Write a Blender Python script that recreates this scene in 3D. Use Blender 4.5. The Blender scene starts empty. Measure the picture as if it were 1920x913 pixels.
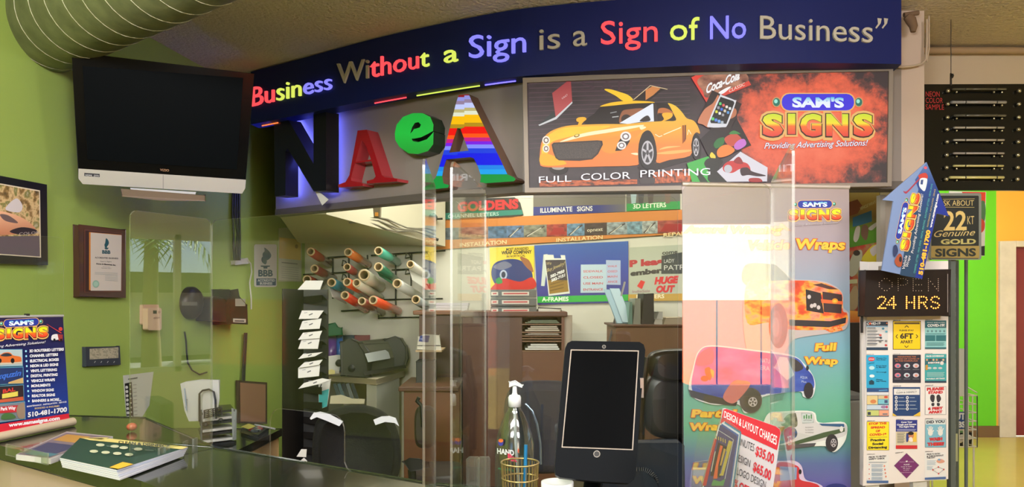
import bpy, bmesh, math, random
from mathutils import Vector, Matrix
from mathutils.geometry import tessellate_polygon
random.seed(7)
S = bpy.context.scene
COL = S.collection
PI = math.pi

# ---------------------------------------------------------------- camera
F, CX, HZ, CZ = 1387.0, 960.0, 556.0, 1.5        # focal length in px, horizon row, eye height (1920x913 frame)
cam = bpy.data.objects.new('camera', bpy.data.cameras.new('camera'))
COL.objects.link(cam); S.camera = cam
cam.location = (0, 0, CZ); cam.rotation_euler = (PI/2, 0, 0)
cam.data.sensor_width = 36; cam.data.lens = F/1920*36
cam.data.shift_y = (HZ-456.5)/1920
cam.data.clip_start = .02
S.view_settings.view_transform = 'Standard'; S.view_settings.look = 'None'
S.view_settings.exposure = 0.0; S.view_settings.gamma = 1
S.view_settings.use_curve_mapping = False
try:
    S.cycles.use_denoising = True
    S.cycles.max_bounces = 8; S.cycles.diffuse_bounces = 3; S.cycles.glossy_bounces = 4
    S.cycles.transparent_max_bounces = 24; S.cycles.caustics_reflective = False; S.cycles.caustics_refractive = False
    S.cycles.sample_clamp_indirect = 4
except Exception: pass
# ---------------------------------------------------------------- daylight, room lights and added fill
w = bpy.data.worlds.new('sky'); S.world = w; w.use_nodes = True
nt = w.node_tree; nt.nodes.clear()
wo = nt.nodes.new('ShaderNodeOutputWorld'); bg = nt.nodes.new('ShaderNodeBackground')
sky = nt.nodes.new('ShaderNodeTexSky'); sky.sky_type = 'HOSEK_WILKIE'
sky.sun_direction = Vector((.55, .45, .7)).normalized(); sky.turbidity = 3
bg.inputs[1].default_value = 5.0
nt.links.new(sky.outputs[0], bg.inputs[0]); nt.links.new(bg.outputs[0], wo.inputs[0])
sun = bpy.data.objects.new('sun', bpy.data.lights.new('sun', 'SUN')); COL.objects.link(sun)
sun.data.energy = 34; sun.data.color = (1, .95, .86); sun.data.angle = .01
sun.rotation_euler = (-Vector((.35, .5, .8))).to_track_quat('-Z', 'Y').to_euler(); sun.location = (0, 0, 8)
def area(name, loc, tgt, sx, sy, e, col=(1, .95, .86)):
    l = bpy.data.lights.new(name, 'AREA'); l.shape = 'RECTANGLE'; l.size = sx; l.size_y = sy; l.energy = e; l.color = col
    o = bpy.data.objects.new(name, l); COL.objects.link(o); o.location = loc
    o.rotation_euler = (Vector(tgt)-Vector(loc)).to_track_quat('-Z', 'Y').to_euler(); return o
area('lobby_light', (-.8, -.6, 2.9), (-1.0, 1.2, 1.4), 1.6, .6, 80, (1, .97, .93))
area('lobby_light', (1.6, -.4, 2.9), (1.4, 2.2, 1.4), 1.6, .6, 42, (1, .95, .93))
area('office_light', (-.4, 5.0, 2.5), (-.5, 5.4, 0), 1.4, .5, 24, (1, .97, .86))
area('office_light', (.9, 4.7, 2.5), (.9, 5.0, 0), 1.0, .4, 16, (1, .97, .86))
area('hall_light', (4.0, 6.3, 2.88), (4.2, 7.4, 0), 1.4, .8, 85, (1, .95, .8))

def point_fill(name, loc, e, col=(1, .95, .86), r=.12):
    l = bpy.data.lights.new(name, 'POINT'); l.energy = e; l.color = col; l.shadow_soft_size = r
    o = bpy.data.objects.new(name, l); COL.objects.link(o); o.location = loc; return o
area('front_fill', (-1.2, -2.2, 2.9), (-1.0, 2.5, 1.7), 1.4, .7, 150, (1, .98, .97)); area('front_fill', (2.0, -2.2, 2.9), (1.2, 3.0, 1.7), 1.4, .7, 120, (1, .97, .97))  # unseen fill lights behind the camera, added to brighten the lobby
point_fill('counter_fill', (-.9, 1.7, 2.5), 55, (1, .97, .96), .1); point_fill('counter_fill', (1.0, 2.0, 2.5), 42, (1, .96, .96), .1)  # added fill points above the view, brightening the ceiling and sign band
# ---------------------------------------------------------------- geometry of the view: a pixel and a depth give a point
def ray(px, py): return Vector(((px-CX)/F, 1, (HZ-py)/F))
def at(px, py, Y): return Vector((0, 0, CZ)) + ray(px, py)*Y
def atz(px, py, z): return at(px, py, (CZ-z)*F/(py-HZ))
class Plane:
    def __init__(s, o, n):
        s.o = Vector(o); s.n = Vector(n).normalized()
        if s.n.dot(s.o-Vector((0, 0, CZ))) > 0: s.n = -s.n
    def hit(s, px, py, lift=0):
        r = ray(px, py); c = Vector((0, 0, CZ))
        t = (s.o+s.n*lift-c).dot(s.n)/r.dot(s.n)
        return c+r*t
def vplane(x1, y1, x2, y2): return Plane((x1, y1, 1.5), (y2-y1, x1-x2, 0))
def yplane(Y, yaw=0, px=960):
    o = at(px, HZ, Y); a = math.radians(yaw); return Plane(o, (math.sin(a), -math.cos(a), 0))
def plane3(a, b, c): return Plane(a, (b-a).cross(c-a))

# ---------------------------------------------------------------- materials
def lin(c): c = c/255; return c/12.92 if c <= .04045 else ((c+.055)/1.055)**2.4
MC = {}
def M(r, g=None, b=None, rough=.5, metal=0, e=0, spec=.5, bump=0, bscale=60, var=0, vscale=6, coat=0):
    if g is None: r, g, b = r
    k = (r, g, b, rough, metal, e, spec, bump, bscale, var, vscale, coat)
    if k in MC: return MC[k]
    m = bpy.data.materials.new('m_%d_%d_%d' % (r, g, b)); m.use_nodes = True
    n = m.node_tree; p = n.nodes['Principled BSDF']; c = (lin(r), lin(g), lin(b), 1)
    p.inputs['Base Color'].default_value = c; p.inputs['Roughness'].default_value = rough
    p.inputs['Metallic'].default_value = metal; p.inputs['Specular IOR Level'].default_value = spec
    if coat: p.inputs['Coat Weight'].default_value = coat
    if e:
        p.inputs['Base Color'].default_value = (c[0]*.1, c[1]*.1, c[2]*.1, 1)
        p.inputs['Emission Color'].default_value = c; p.inputs['Emission Strength'].default_value = e
    if var:
        t = n.nodes.new('ShaderNodeTexNoise'); t.inputs['Scale'].default_value = vscale; t.inputs['Detail'].default_value = 6
        tc = n.nodes.new('ShaderNodeTexCoord'); n.links.new(tc.outputs['Object'], t.inputs['Vector'])
        cr = n.nodes.new('ShaderNodeValToRGB'); cr.color_ramp.elements[0].position = .3; cr.color_ramp.elements[1].position = .7
        cr.color_ramp.elements[0].color = (c[0]*(1-var), c[1]*(1-var), c[2]*(1-var), 1)
        cr.color_ramp.elements[1].color = (min(1, c[0]*(1+var)), min(1, c[1]*(1+var)), min(1, c[2]*(1+var)), 1)
        n.links.new(t.outputs['Fac'], cr.inputs[0]); n.links.new(cr.outputs[0], p.inputs['Base Color'])
    if bump:
        t = n.nodes.new('ShaderNodeTexNoise'); t.inputs['Scale'].default_value = bscale; t.inputs['Detail'].default_value = 4
        tc = n.nodes.new('ShaderNodeTexCoord'); n.links.new(tc.outputs['Object'], t.inputs['Vector'])
        bn = n.nodes.new('ShaderNodeBump'); bn.inputs['Strength'].default_value = bump; bn.inputs['Distance'].default_value = .02
        n.links.new(t.outputs['Fac'], bn.inputs['Height']); n.links.new(bn.outputs[0], p.inputs['Normal'])
    MC[k] = m; return m
def G(stops, e=0, axis=1, rough=.5, noise=0, nscale=(3, 3), detail=5):
    """printed colour run over a shape: stops = [(pos,(r,g,b)),...] along its own u or v"""
    k = ('g', tuple(stops), e, axis, rough, noise, nscale)
    if k in MC: return MC[k]
    m = bpy.data.materials.new('print_gradient'); m.use_nodes = True; n = m.node_tree; p = n.nodes['Principled BSDF']
    uv = n.nodes.new('ShaderNodeUVMap'); uv.uv_map = 'uv'; sp = n.nodes.new('ShaderNodeSeparateXYZ')
    n.links.new(uv.outputs[0], sp.inputs[0]); src = sp.outputs[axis] if axis < 2 else None
    if noise or axis == 2:
        mp = n.nodes.new('ShaderNodeMapping'); mp.inputs['Scale'].default_value = (nscale[0], nscale[1], 1)
        n.links.new(uv.outputs[0], mp.inputs[0])
        t = n.nodes.new('ShaderNodeTexNoise'); t.inputs['Scale'].default_value = 1; t.inputs['Detail'].default_value = detail
        n.links.new(mp.outputs[0], t.inputs['Vector'])
        if axis == 2: src = t.outputs['Fac']
        else:
            a = n.nodes.new('ShaderNodeMath'); a.operation = 'MULTIPLY_ADD'
            a.inputs[1].default_value = noise; n.links.new(t.outputs['Fac'], a.inputs[0]); n.links.new(src, a.inputs[2])
            b = n.nodes.new('ShaderNodeMath'); b.operation = 'SUBTRACT'; n.links.new(a.outputs[0], b.inputs[0]); b.inputs[1].default_value = noise/2
            src = b.outputs[0]
    cr = n.nodes.new('ShaderNodeValToRGB'); el = cr.color_ramp.elements
    while len(el) < len(stops): el.new(.5)
    for i, (q, c) in enumerate(stops): el[i].position = q; el[i].color = (lin(c[0]), lin(c[1]), lin(c[2]), 1)
    n.links.new(src, cr.inputs[0]); p.inputs['Roughness'].default_value = rough
    if e:
        p.inputs['Base Color'].default_value = (.02, .02, .02, 1)
        n.links.new(cr.outputs[0], p.inputs['Emission Color']); p.inputs['Emission Strength'].default_value = e
    else: n.links.new(cr.outputs[0], p.inputs['Base Color'])
    MC[k] = m; return m
def blotch(stops, e, nscale=(7, 5), amt=.8):
    """printed artwork colour: a ragged patch, one colour in the middle of the print and another round its rim"""
    m = bpy.data.materials.new('print_blotch'); m.use_nodes = True; n = m.node_tree; p = n.nodes['Principled BSDF']
    uv = n.nodes.new('ShaderNodeUVMap'); uv.uv_map = 'uv'; mp = n.nodes.new('ShaderNodeMapping'); mp.inputs['Location'].default_value = (-.5, -.5, 0); mp.inputs['Scale'].default_value = (1, 1, 1)
    ln = n.nodes.new('ShaderNodeVectorMath'); ln.operation = 'LENGTH'; m2 = n.nodes.new('ShaderNodeMapping'); m2.inputs['Scale'].default_value = (nscale[0], nscale[1], 1)
    t = n.nodes.new('ShaderNodeTexNoise'); t.inputs['Scale'].default_value = 1; t.inputs['Detail'].default_value = 9; t.inputs['Roughness'].default_value = .65
    a = n.nodes.new('ShaderNodeMath'); a.operation = 'MULTIPLY_ADD'; a.inputs[1].default_value = amt
    cr = n.nodes.new('ShaderNodeValToRGB'); el = cr.color_ramp.elements
    while len(el) < len(stops): el.new(.5)
    for i, (q, c) in enumerate(stops): el[i].position = q; el[i].color = (lin(c[0]), lin(c[1]), lin(c[2]), 1)
    L = n.links.new; L(uv.outputs[0], mp.inputs[0]); L(mp.outputs[0], ln.inputs[0]); L(uv.outputs[0], m2.inputs[0]); L(m2.outputs[0], t.inputs['Vector'])
    L(t.outputs['Fac'], a.inputs[0]); L(ln.outputs['Value'], a.inputs[2]); L(a.outputs[0], cr.inputs[0])
    p.inputs['Base Color'].default_value = (.02, .02, .02, 1); L(cr.outputs[0], p.inputs['Emission Color']); p.inputs['Emission Strength'].default_value = e
    return m
def acrylic(name, k=.05, tint=(.97, .99, .97), rough=.0):
    m = bpy.data.materials.new(name); m.use_nodes = True; n = m.node_tree; n.nodes.clear()
    o = n.nodes.new('ShaderNodeOutputMaterial'); mx = n.nodes.new('ShaderNodeMixShader')
    t = n.nodes.new('ShaderNodeBsdfTransparent'); t.inputs[0].default_value = (*tint, 1)
    g = n.nodes.new('ShaderNodeBsdfGlossy'); g.inputs['Roughness'].default_value = rough; g.inputs[0].default_value = (1, 1, 1, 1)
    lw = n.nodes.new('ShaderNodeLayerWeight'); lw.inputs[0].default_value = .5
    pw = n.nodes.new('ShaderNodeMath'); pw.operation = 'POWER'; pw.inputs[1].default_value = 5
    ma = n.nodes.new('ShaderNodeMath'); ma.operation = 'MULTIPLY_ADD'; ma.inputs[1].default_value = .5; ma.inputs[2].default_value = k
    n.links.new(lw.outputs['Facing'], pw.inputs[0]); n.links.new(pw.outputs[0], ma.inputs[0]); n.links.new(ma.outputs[0], mx.inputs[0])
    n.links.new(t.outputs[0], mx.inputs[1]); n.links.new(g.outputs[0], mx.inputs[2]); n.links.new(mx.outputs[0], o.inputs[0])
    return m
CLEAR = acrylic('clear_acrylic', .03); EDGE = acrylic('polished_acrylic_edge', .2, (.8, .84, .78), .4)
WIN = acrylic('window_glass', .03, (1, 1, 1)); PET = acrylic('clear_bottle', .16, (.78, .83, .84), .08)

# ---------------------------------------------------------------- objects
WL = {}
def tag(o, label=None, cat=None, group=None, kind=None):
    if label: o['label'] = label
    if cat: o['category'] = cat
    if group: o['group'] = group
    if kind: o['kind'] = kind
    return o
def thing(name, label, cat, loc, group=None):
    o = bpy.data.objects.new(name, None); COL.objects.link(o); o.location = loc; o.empty_display_size = .05
    WL[o] = Vector(loc); return tag(o, label, cat, group)
class MB:
    def __init__(s): s.v = []; s.f = []; s.m = []; s.uv = []; s.sm = []; s.mats = []
    def mi(s, m):
        if m not in s.mats: s.mats.append(m)
        return s.mats.index(m)
    def add(s, vs, fs, m, uvs=None, smooth=False):
        b = len(s.v); s.v += [Vector(v) for v in vs]; k = s.mi(m)
        for f in fs:
            s.f.append([b+i for i in f]); s.m.append(k); s.sm.append(smooth)
            s.uv.append([uvs[i] for i in f] if uvs else [(0, 0)]*len(f))
        return s
    def box(s, x0, x1, y0, y1, z0, z1, m, rot=0, piv=None):
        vs = [Vector((x, y, z)) for z in (z0, z1) for y in (y0, y1) for x in (x0, x1)]
        if rot:
            c = Vector(piv) if piv else Vector(((x0+x1)/2, (y0+y1)/2, 0)); R = Matrix.Rotation(rot, 3, 'Z')
            vs = [R@(v-c)+c for v in vs]
        return s.add(vs, [(0, 1, 3, 2)[::-1], (4, 5, 7, 6), (0, 1, 5, 4), (1, 3, 7, 5), (3, 2, 6, 7), (2, 0, 4, 6)], m)
    def hull(s, A, B, m, mB=None, ms=None, capA=True, capB=True, smooth=False):
        """loft between two closed loops of points"""
        n = len(A); A = [Vector(a) for a in A]; B = [Vector(b) for b in B]
        s.add(A+B, [(i, (i+1) % n, n+(i+1) % n, n+i) for i in range(n)], ms or m, smooth=smooth)
        if capA: s.fill(A, m)
        if capB: s.fill(B[::-1], mB or ms or m)
        return s
    def fill(s, P, m, uvs=None):
        tr = tessellate_polygon([P]); return s.add(P, [tuple(t) for t in tr], m, uvs)
    def prismz(s, pts, z0, z1, m, ms=None):
        return s.hull([(x, y, z1) for x, y in pts], [(x, y, z0) for x, y in pts], m, ms=ms)
    def tube(s, P, r, m, n=8, caps=True, closed=False):
        P = [Vector(p) for p in P]; k = len(P); rs = r if isinstance(r, (list, tuple)) else [r]*k
        vs = []; up = None
        for i, p in enumerate(P):
            if closed: d = P[(i+1) % k]-P[i-1]
            else: d = (P[min(i+1, k-1)]-P[max(i-1, 0)])
            d.normalize()
            if up is None:
                up = Vector((0, 0, 1)) if abs(d.z) < .9 else Vector((1, 0, 0))
            a = d.cross(up).normalized(); up = a.cross(d).normalized()
            for j in range(n):
                t = 2*PI*j/n; vs.append(p+(a*math.cos(t)+up*math.sin(t))*rs[i])
        fs = [(i*n+j, i*n+(j+1) % n, (i+1) % k*n+(j+1) % n, (i+1) % k*n+j) for i in range(k if closed else k-1) for j in range(n)]
        s.add(vs, fs, m, smooth=True)
        if caps and not closed:
            s.add(vs[:n], [tuple(range(n))[::-1]], m); s.add(vs[-n:], [tuple(range(n))], m)
        return s
    def lathe(s, c, prof, m, n=28, ax=(0, 0, 1), x=None, smooth=True):
        """prof = [(radius, height)] about the axis ax through c"""
        c = Vector(c); ax = Vector(ax).normalized(); a = Vector((1, 0, 0)) if abs(ax.x) < .9 else Vector((0, 1, 0))
        a = (a-ax*a.dot(ax)).normalized(); b = ax.cross(a); vs = []
        for r, h in prof:
            for j in range(n):
                t = 2*PI*j/n; vs.append(c+ax*h+(a*math.cos(t)+b*math.sin(t))*r)
        fs = [(i*n+j, i*n+(j+1) % n, (i+1)*n+(j+1) % n, (i+1)*n+j) for i in range(len(prof)-1) for j in range(n)]
        return s.add(vs, fs, m, smooth=smooth)
    def ball(s, c, r, m, n=12, sc=(1, 1, 1)):
        vs = []; c = Vector(c)
        for i in range(n//2+1):
            t = PI*i/(n//2)
            for j in range(n):
                p = 2*PI*j/n; vs.append(c+Vector((r*sc[0]*math.sin(t)*math.cos(p), r*sc[1]*math.sin(t)*math.sin(p), r*sc[2]*math.cos(t))))
        return s.add(vs, [(i*n+j, i*n+(j+1) % n, (i+1)*n+(j+1) % n, (i+1)*n+j) for i in range(n//2) for j in range(n)], m, smooth=True)
    def slab(s, pp, pl, thick, m, ms=None, lift=0):
        """outline in photo pixels on a real plane, given thickness away from the viewer"""
        A = [pl.hit(x, y, lift) for x, y in pp]; B = [a-pl.n*thick for a in A]
        n = len(A); s.add(A+B, [(i, (i+1) % n, n+(i+1) % n, n+i) for i in range(n)], ms or m)
        uv = bbuv(pp); s.fill(A, m, uv); s.fill(B[::-1], ms or m); return s
    def build(s, name, parent=None, bevel=0, sub=0, label=None, cat=None, group=None, kind=None):
        me = bpy.data.meshes.new(name)
        lo = Vector((min(v[i] for v in s.v) for i in range(3))); hi = Vector((max(v[i] for v in s.v) for i in range(3)))
        c = (lo+hi)/2
        if not parent: c.z = lo.z
        me.from_pydata([v-c for v in s.v], [], s.f)
        for m in s.mats: me.materials.append(m)
        me.polygons.foreach_set('material_index', s.m); me.polygons.foreach_set('use_smooth', s.sm)
        ul = me.uv_layers.new(name='uv'); flat = [q for u in s.uv for p in u for q in p]
        ul.data.foreach_set('uv', flat); me.update()
        o = bpy.data.objects.new(name, me); COL.objects.link(o); WL[o] = c
        if parent: o.parent = parent; o.location = c-WL[parent]
        else: o.location = c
        if bevel:
            wd = o.modifiers.new('weld', 'WELD'); wd.merge_threshold = 1e-5
            bv = o.modifiers.new('bevel', 'BEVEL'); bv.width = bevel; bv.segments = 2; bv.limit_method = 'ANGLE'
        if sub:
            wd = o.modifiers.new('weld', 'WELD'); wd.merge_threshold = 1e-5
            sb = o.modifiers.new('sub', 'SUBSURF'); sb.levels = sub; sb.render_levels = sub
        return tag(o, label, cat, group, kind)
def bbuv(pp):
    xs = [p[0] for p in pp]; ys = [p[1] for p in pp]; a, b, c, d = min(xs), max(xs), min(ys), max(ys)
    return [((x-a)/max(b-a, 1e-6), (d-y)/max(d-c, 1e-6)) for x, y in pp]
TG = {}
def tgeo(s, bold=0, shear=0, ext=0):
    k = (s, bold, shear, ext)
    if k in TG: return TG[k]
    cu = bpy.data.curves.new('t', 'FONT'); cu.body = s; cu.offset = bold; cu.shear = shear; cu.resolution_u = 3; cu.extrude = ext
    ob = bpy.data.objects.new('t', cu); COL.objects.link(ob)
    me = bpy.data.meshes.new_from_object(ob.evaluated_get(bpy.context.evaluated_depsgraph_get()))
    vs = [v.co.copy() for v in me.vertices]; fs = [tuple(p.vertices) for p in me.polygons]
    bpy.data.objects.remove(ob); bpy.data.curves.remove(cu); bpy.data.meshes.remove(me)
    TG[k] = (vs, fs); return TG[k]
CAP = .729
class Art(MB):
    """flat printed or cut artwork laid on a real plane, drawn with outlines read off the photograph"""
    def __init__(s, pl, lift=.0006, step=.00012): MB.__init__(s); s.pl = pl; s.l = lift; s.st = step; s.z0 = (0, 0, 1, 0, 0, 1)
    def z(s, ox, oy, sc): s.z0 = (ox, oy, 1/sc, 0, 0, 1/sc); return s
    def aff(s, *T): s.z0 = T; return s     # ox, oy, x-axis (ax, ay), y-axis (bx, by)
    def q(s, p): T = s.z0; return (T[0]+p[0]*T[2]+p[1]*T[4], T[1]+p[0]*T[3]+p[1]*T[5])
    def h(s, p, dl=0): a = s.q(p); return s.pl.hit(a[0], a[1], s.l+dl)
    def poly(s, pp, m):
        s.l += s.st; s.fill([s.h(p) for p in pp], m, bbuv(pp)); return s
    def smooth(s, pp, m, k=5):
        """closed Catmull-Rom outline"""
        n = len(pp); out = []
        for i in range(n):
            p0, p1, p2, p3 = pp[i-1], pp[i], pp[(i+1) % n], pp[(i+2) % n]
            for j in range(k):
                t = j/k
                out.append(tuple(.5*((2*p1[c])+(-p0[c]+p2[c])*t+(2*p0[c]-5*p1[c]+4*p2[c]-p3[c])*t*t+(-p0[c]+3*p1[c]-3*p2[c]+p3[c])*t**3) for c in (0, 1)))
        return s.poly(out, m)
    def rect(s, x0, y0, x1, y1, m): return s.poly([(x0, y0), (x1, y0), (x1, y1), (x0, y1)], m)
    def rr(s, x0, y0, x1, y1, r, m): return s.poly(rrect(x0, y0, x1, y1, r), m)
    def ell(s, x, y, rx, ry, m, rot=0, n=20):
        c, d = math.cos(rot), math.sin(rot)
        return s.poly([(x+rx*math.cos(t)*c-ry*math.sin(t)*d, y+rx*math.cos(t)*d+ry*math.sin(t)*c) for t in [2*PI*i/n for i in range(n)]], m)
    def line(s, pp, wd, m):
        s.l += s.st
        for a, b in zip(pp, pp[1:]):
            dx, dy = b[0]-a[0], b[1]-a[1]; L = math.hypot(dx, dy) or 1; nx, ny = -dy/L*wd/2, dx/L*wd/2
            P = [(a[0]+nx, a[1]+ny), (b[0]+nx, b[1]+ny), (b[0]-nx, b[1]-ny), (a[0]-nx, a[1]-ny)]
            s.add([s.h(p) for p in P], [(0, 1, 2, 3)], m, bbuv(P))
        return s
    def text(s, t, x0, y0, x1, y1, h, m, h1=None, bold=0, shear=0, up=None, ext=0, back=None, bb=.03, bound=None):
        """baseline (x0,y0)-(x1,y1), capital height h (h1 at the end) in the same units; back = outline colour"""
        if back: s.text(t, x0, y0, x1, y1, h, back, h1, bold+bb, shear, up, bound=bound or (t, bold, shear))
        s.l += s.st; vs, fs = tgeo(t, bold, shear, .5 if ext else 0)
        if not vs: return s
        rv = tgeo(*bound)[0] if bound else vs
        a = min(v.x for v in rv); b = max(v.x for v in rv); h1 = h1 or h; U = up or (0, -1); P = []; uv = []
        for v in vs:
            u = (v.x-a)/(b-a); k = v.y/CAP; hh = (h+(h1-h)*u)*k
            P.append(s.h((x0+(x1-x0)*u+U[0]*hh, y0+(y1-y0)*u+U[1]*hh), (v.z+.5)*ext if ext else 0)); uv.append((u, k))
        return s.add(P, fs, m, uv)
def rrect(x0, y0, x1, y1, r, k=4):
    o = []
    for cx, cy, a in ((x1-r, y0+r, -90), (x1-r, y1-r, 0), (x0+r, y1-r, 90), (x0+r, y0+r, 180)):
        for i in range(k+1): t = math.radians(a+90*i/k); o.append((cx+r*math.cos(t), cy+r*math.sin(t)))
    return o
def struct(mb, name, **k): return mb.build(name, kind='structure', **k)
WHITE = M(235, 235, 230); BLACK = M(16, 17, 20, rough=.35); NAVY = M(24, 40, 110)

# ================================================================ THE ROOM
CEIL = 2.96
def wx(Y): return -2.05+.14*(Y-4.1)                       # left wall
WALL_L = vplane(wx(0), 0, wx(7), 7)
def by(X): return 6.25-.319*(X+1.76)                      # office back wall
WALL_B = vplane(-1.76, by(-1.76), 2.6, by(2.6))
GREEN = M(150, 174, 84, rough=.55, bump=.05, bscale=14, var=.05, vscale=1.2)
FLOORM = M(196, 172, 88, rough=.35, var=.06, vscale=2, coat=.3)
m = MB().box(-3.2, 9, -12, 9.2, -.1, 0, FLOORM); struct(m, 'floor')
m = MB().prismz([(-3, -3.1), (9, -3.1), (9, 9), (-3, 9)], CEIL, CEIL+.1, M(206, 194, 176, rough=.95, bump=.9, bscale=45)); struct(m, 'ceiling')
m = MB().prismz([(wx(-3), -3), (wx(7.4), 7.4), (wx(7.4)-.15, 7.4), (wx(-3)-.15, -3)], 0, CEIL, GREEN); struct(m, 'wall_left')
OW = M(206, 203, 186, rough=.8, var=.03, vscale=2)
m = MB().prismz([(-1.76, by(-1.76)), (2.62, by(2.62)), (2.62, by(2.62)+.12), (-1.76, by(-1.76)+.12)], 0, CEIL, OW); struct(m, 'wall_office')
m = MB().prismz([(2.62, by(2.62)), (2.74, by(2.62)), (2.74, 7.9), (2.62, 7.9)], 0, CEIL, OW); struct(m, 'wall_hall')
# header wall over the office opening
HP = [(517, 4.98), (640, 4.6), (760, 4.28), (870, 4.05), (980, 3.88), (1330, 3.8), (1690, 3.76)]
hp = [at(px, HZ, Y) for px, Y in HP]
m = MB(); GR = M(140, 132, 126, rough=.6, var=.03, vscale=1)
A = [(p.x, p.y) for p in hp]; B = [(p.x, p.y+.1) for p in hp][::-1]
m.prismz(A+B, 2.085, CEIL, GR); struct(m, 'wall_header')
m = MB(); m.prismz([(x, y-.015) for x, y in A]+[(x, y+.01) for x, y in B], 2.045, 2.085, M(96, 90, 84, rough=.5)); struct(m, 'trim_1')
# white soffit and ceiling of the office
s0 = [at(612, 402, 5.05), at(835, 462, 5.8), at(560, 456, 6.15), at(522, 402, 5.2)]
m = MB(); SO = M(190, 184, 160, rough=.8)
m.hull(s0, [Vector((p.x, p.y, 2.56)) for p in s0], SO); struct(m, 'trim_2')
m = MB().prismz([(-1.62, 5.2), (-1.1, 4.85), (-.6, 4.42), (.1, 4.08), (2.6, 3.95), (2.6, 4.86), (-1.9, 6.1)], 2.56, 2.62, M(214, 208, 184, rough=.8)); struct(m, 'ceiling_office')
# column between the counter and the hall
m = MB(); c0, c1 = at(1677, HZ, 3.78), at(1733, HZ, 3.78)
m.prismz([(c0.x, 3.78), (c1.x, 3.78), (c1.x+.05, 4.2), (c0.x+.24, 4.2)], 0, CEIL, M(200, 182, 166, rough=.6, var=.03)); struct(m, 'wall_column')
m = MB(); j0 = at(1646, HZ, 3.86)
for k, (a, b, c) in enumerate(((0, .028, (150, 142, 128)), (.032, .075, (176, 164, 148)))):
    m.box(j0.x+.012+a, j0.x+.012+b, 3.86+.01*k, 3.90, 0, 2.03, M(*c, rough=.5))
struct(m, 'trim_3')
# beam over the hall opening, hall end wall
m = MB().box(c1.x, 4.6, 4.34, 4.5, 2.745, CEIL, M(212, 196, 168, rough=.7, bump=.1, bscale=30)); struct(m, 'wall_beam')
YB = 7.9; gx = at(1868, HZ, YB).x; d1 = at(1902, HZ, YB).x
LIME = M(96, 196, 20, rough=.5, var=.03, vscale=1); YEL = M(232, 176, 62, rough=.6, var=.03, vscale=1)
m = MB().box(2.62, gx, YB, YB+.12, 0, CEIL, LIME); struct(m, 'wall_back')
m = MB().box(gx, 8, YB, YB+.12, 2.09, CEIL, YEL); m.box(gx, gx+.02, YB, YB+.12, 0, 2.09, YEL); m.box(d1+1.0, 8, YB, YB+.12, 0, 2.09, YEL)
struct(m, 'wall_back_yellow')
m = MB().box(2.7, gx+.02, YB-.02, YB, 0, .12, M(112, 84, 52, rough=.6)); struct(m, 'baseboard_back')
fr = MB(); FRM = M(205, 196, 180, rough=.5, var=.08, vscale=9)
fr.box(gx+.02, d1, YB-.03, YB+.1, 0, 2.09, FRM); fr.box(d1+.92, d1+1.0, YB-.03, YB+.1, 0, 2.09, FRM); fr.box(d1, d1+.92, YB-.03, YB+.1, 2.03, 2.09, FRM)
dr = thing('door_1', None, None, (d1, YB, 0)); dr['kind'] = 'structure'; fr.build('door_frame', dr, bevel=.004)
RED = M(122, 34, 28, rough=.4)
leaf = MB().box(d1-.02, d1+.92, YB+.03, YB+.07, .01, 2.03, RED); leaf.build('door_leaf', dr, bevel=.003)
hg = MB().tube([(d1-.012, YB+.0, .52), (d1-.012, YB, .66)], .014, M(150, 140, 125, metal=.8)); hg.build('hinge', dr)
hg = MB().tube([(d1-.012, YB+.0, 1.72), (d1-.012, YB, 1.86)], .014, M(150, 140, 125, metal=.8)); hg.build('hinge', dr)
# right side wall and street front (behind the viewer), with windows
RW = 4.9; BE = M(205, 190, 165, rough=.8); FRW = M(196, 190, 176, rough=.4)
m = MB()
m.box(RW, RW+.12, -3, 2.2, 0, CEIL, BE); m.box(RW, RW+.12, 2.2, 4.6, 0, .75, BE); m.box(RW, RW+.12, 2.2, 4.6, 2.12, CEIL, BE); m.box(RW, RW+.12, 4.6, 4.8, 0, CEIL, BE)
struct(m, 'wall_right')
m = MB()
for y in (2.2, 3.38, 4.54): m.box(RW, RW+.08, y, y+.06, .75, 2.12, FRW)
m.box(RW, RW+.08, 2.2, 4.6, .75, .8, FRW); m.box(RW, RW+.08, 2.2, 4.6, 2.07, 2.12, FRW)
struct(m, 'window_2')
m = MB(); FY = -3.0
def hole(m, xs, zlo, zhi):
    x = wx(FY)-.1
    for a, b in xs: m.box(x, a, FY-.12, FY, 0, CEIL, BE); m.box(a, b, FY-.12, FY, zhi, CEIL, BE); (m.box(a, b, FY-.12, FY, 0, .72, BE) if a > 0 else 0); x = b
    m.box(x, RW+.12, FY-.12, FY, 0, CEIL, BE)
hole(m, [(-2.4, -.9), (1.15, 2.35)], .0, 2.10); struct(m, 'wall_front')
for i, (a, b) in enumerate(((-2.4, -.9), (1.15, 2.35))):
    m = MB()
    for x in (a, b-.05): m.box(x, x+.05, FY-.1, FY-.02, 0, 2.10, FRW)
    m.box(a, b, FY-.1, FY-.02, 2.075, 2.10, FRW); m.box(a, b, FY-.1, FY-.02, .72 if a > 0 else 0, .80 if a > 0 else .08, FRW)
    struct(m, 'window_%d' % (3+i))
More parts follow.
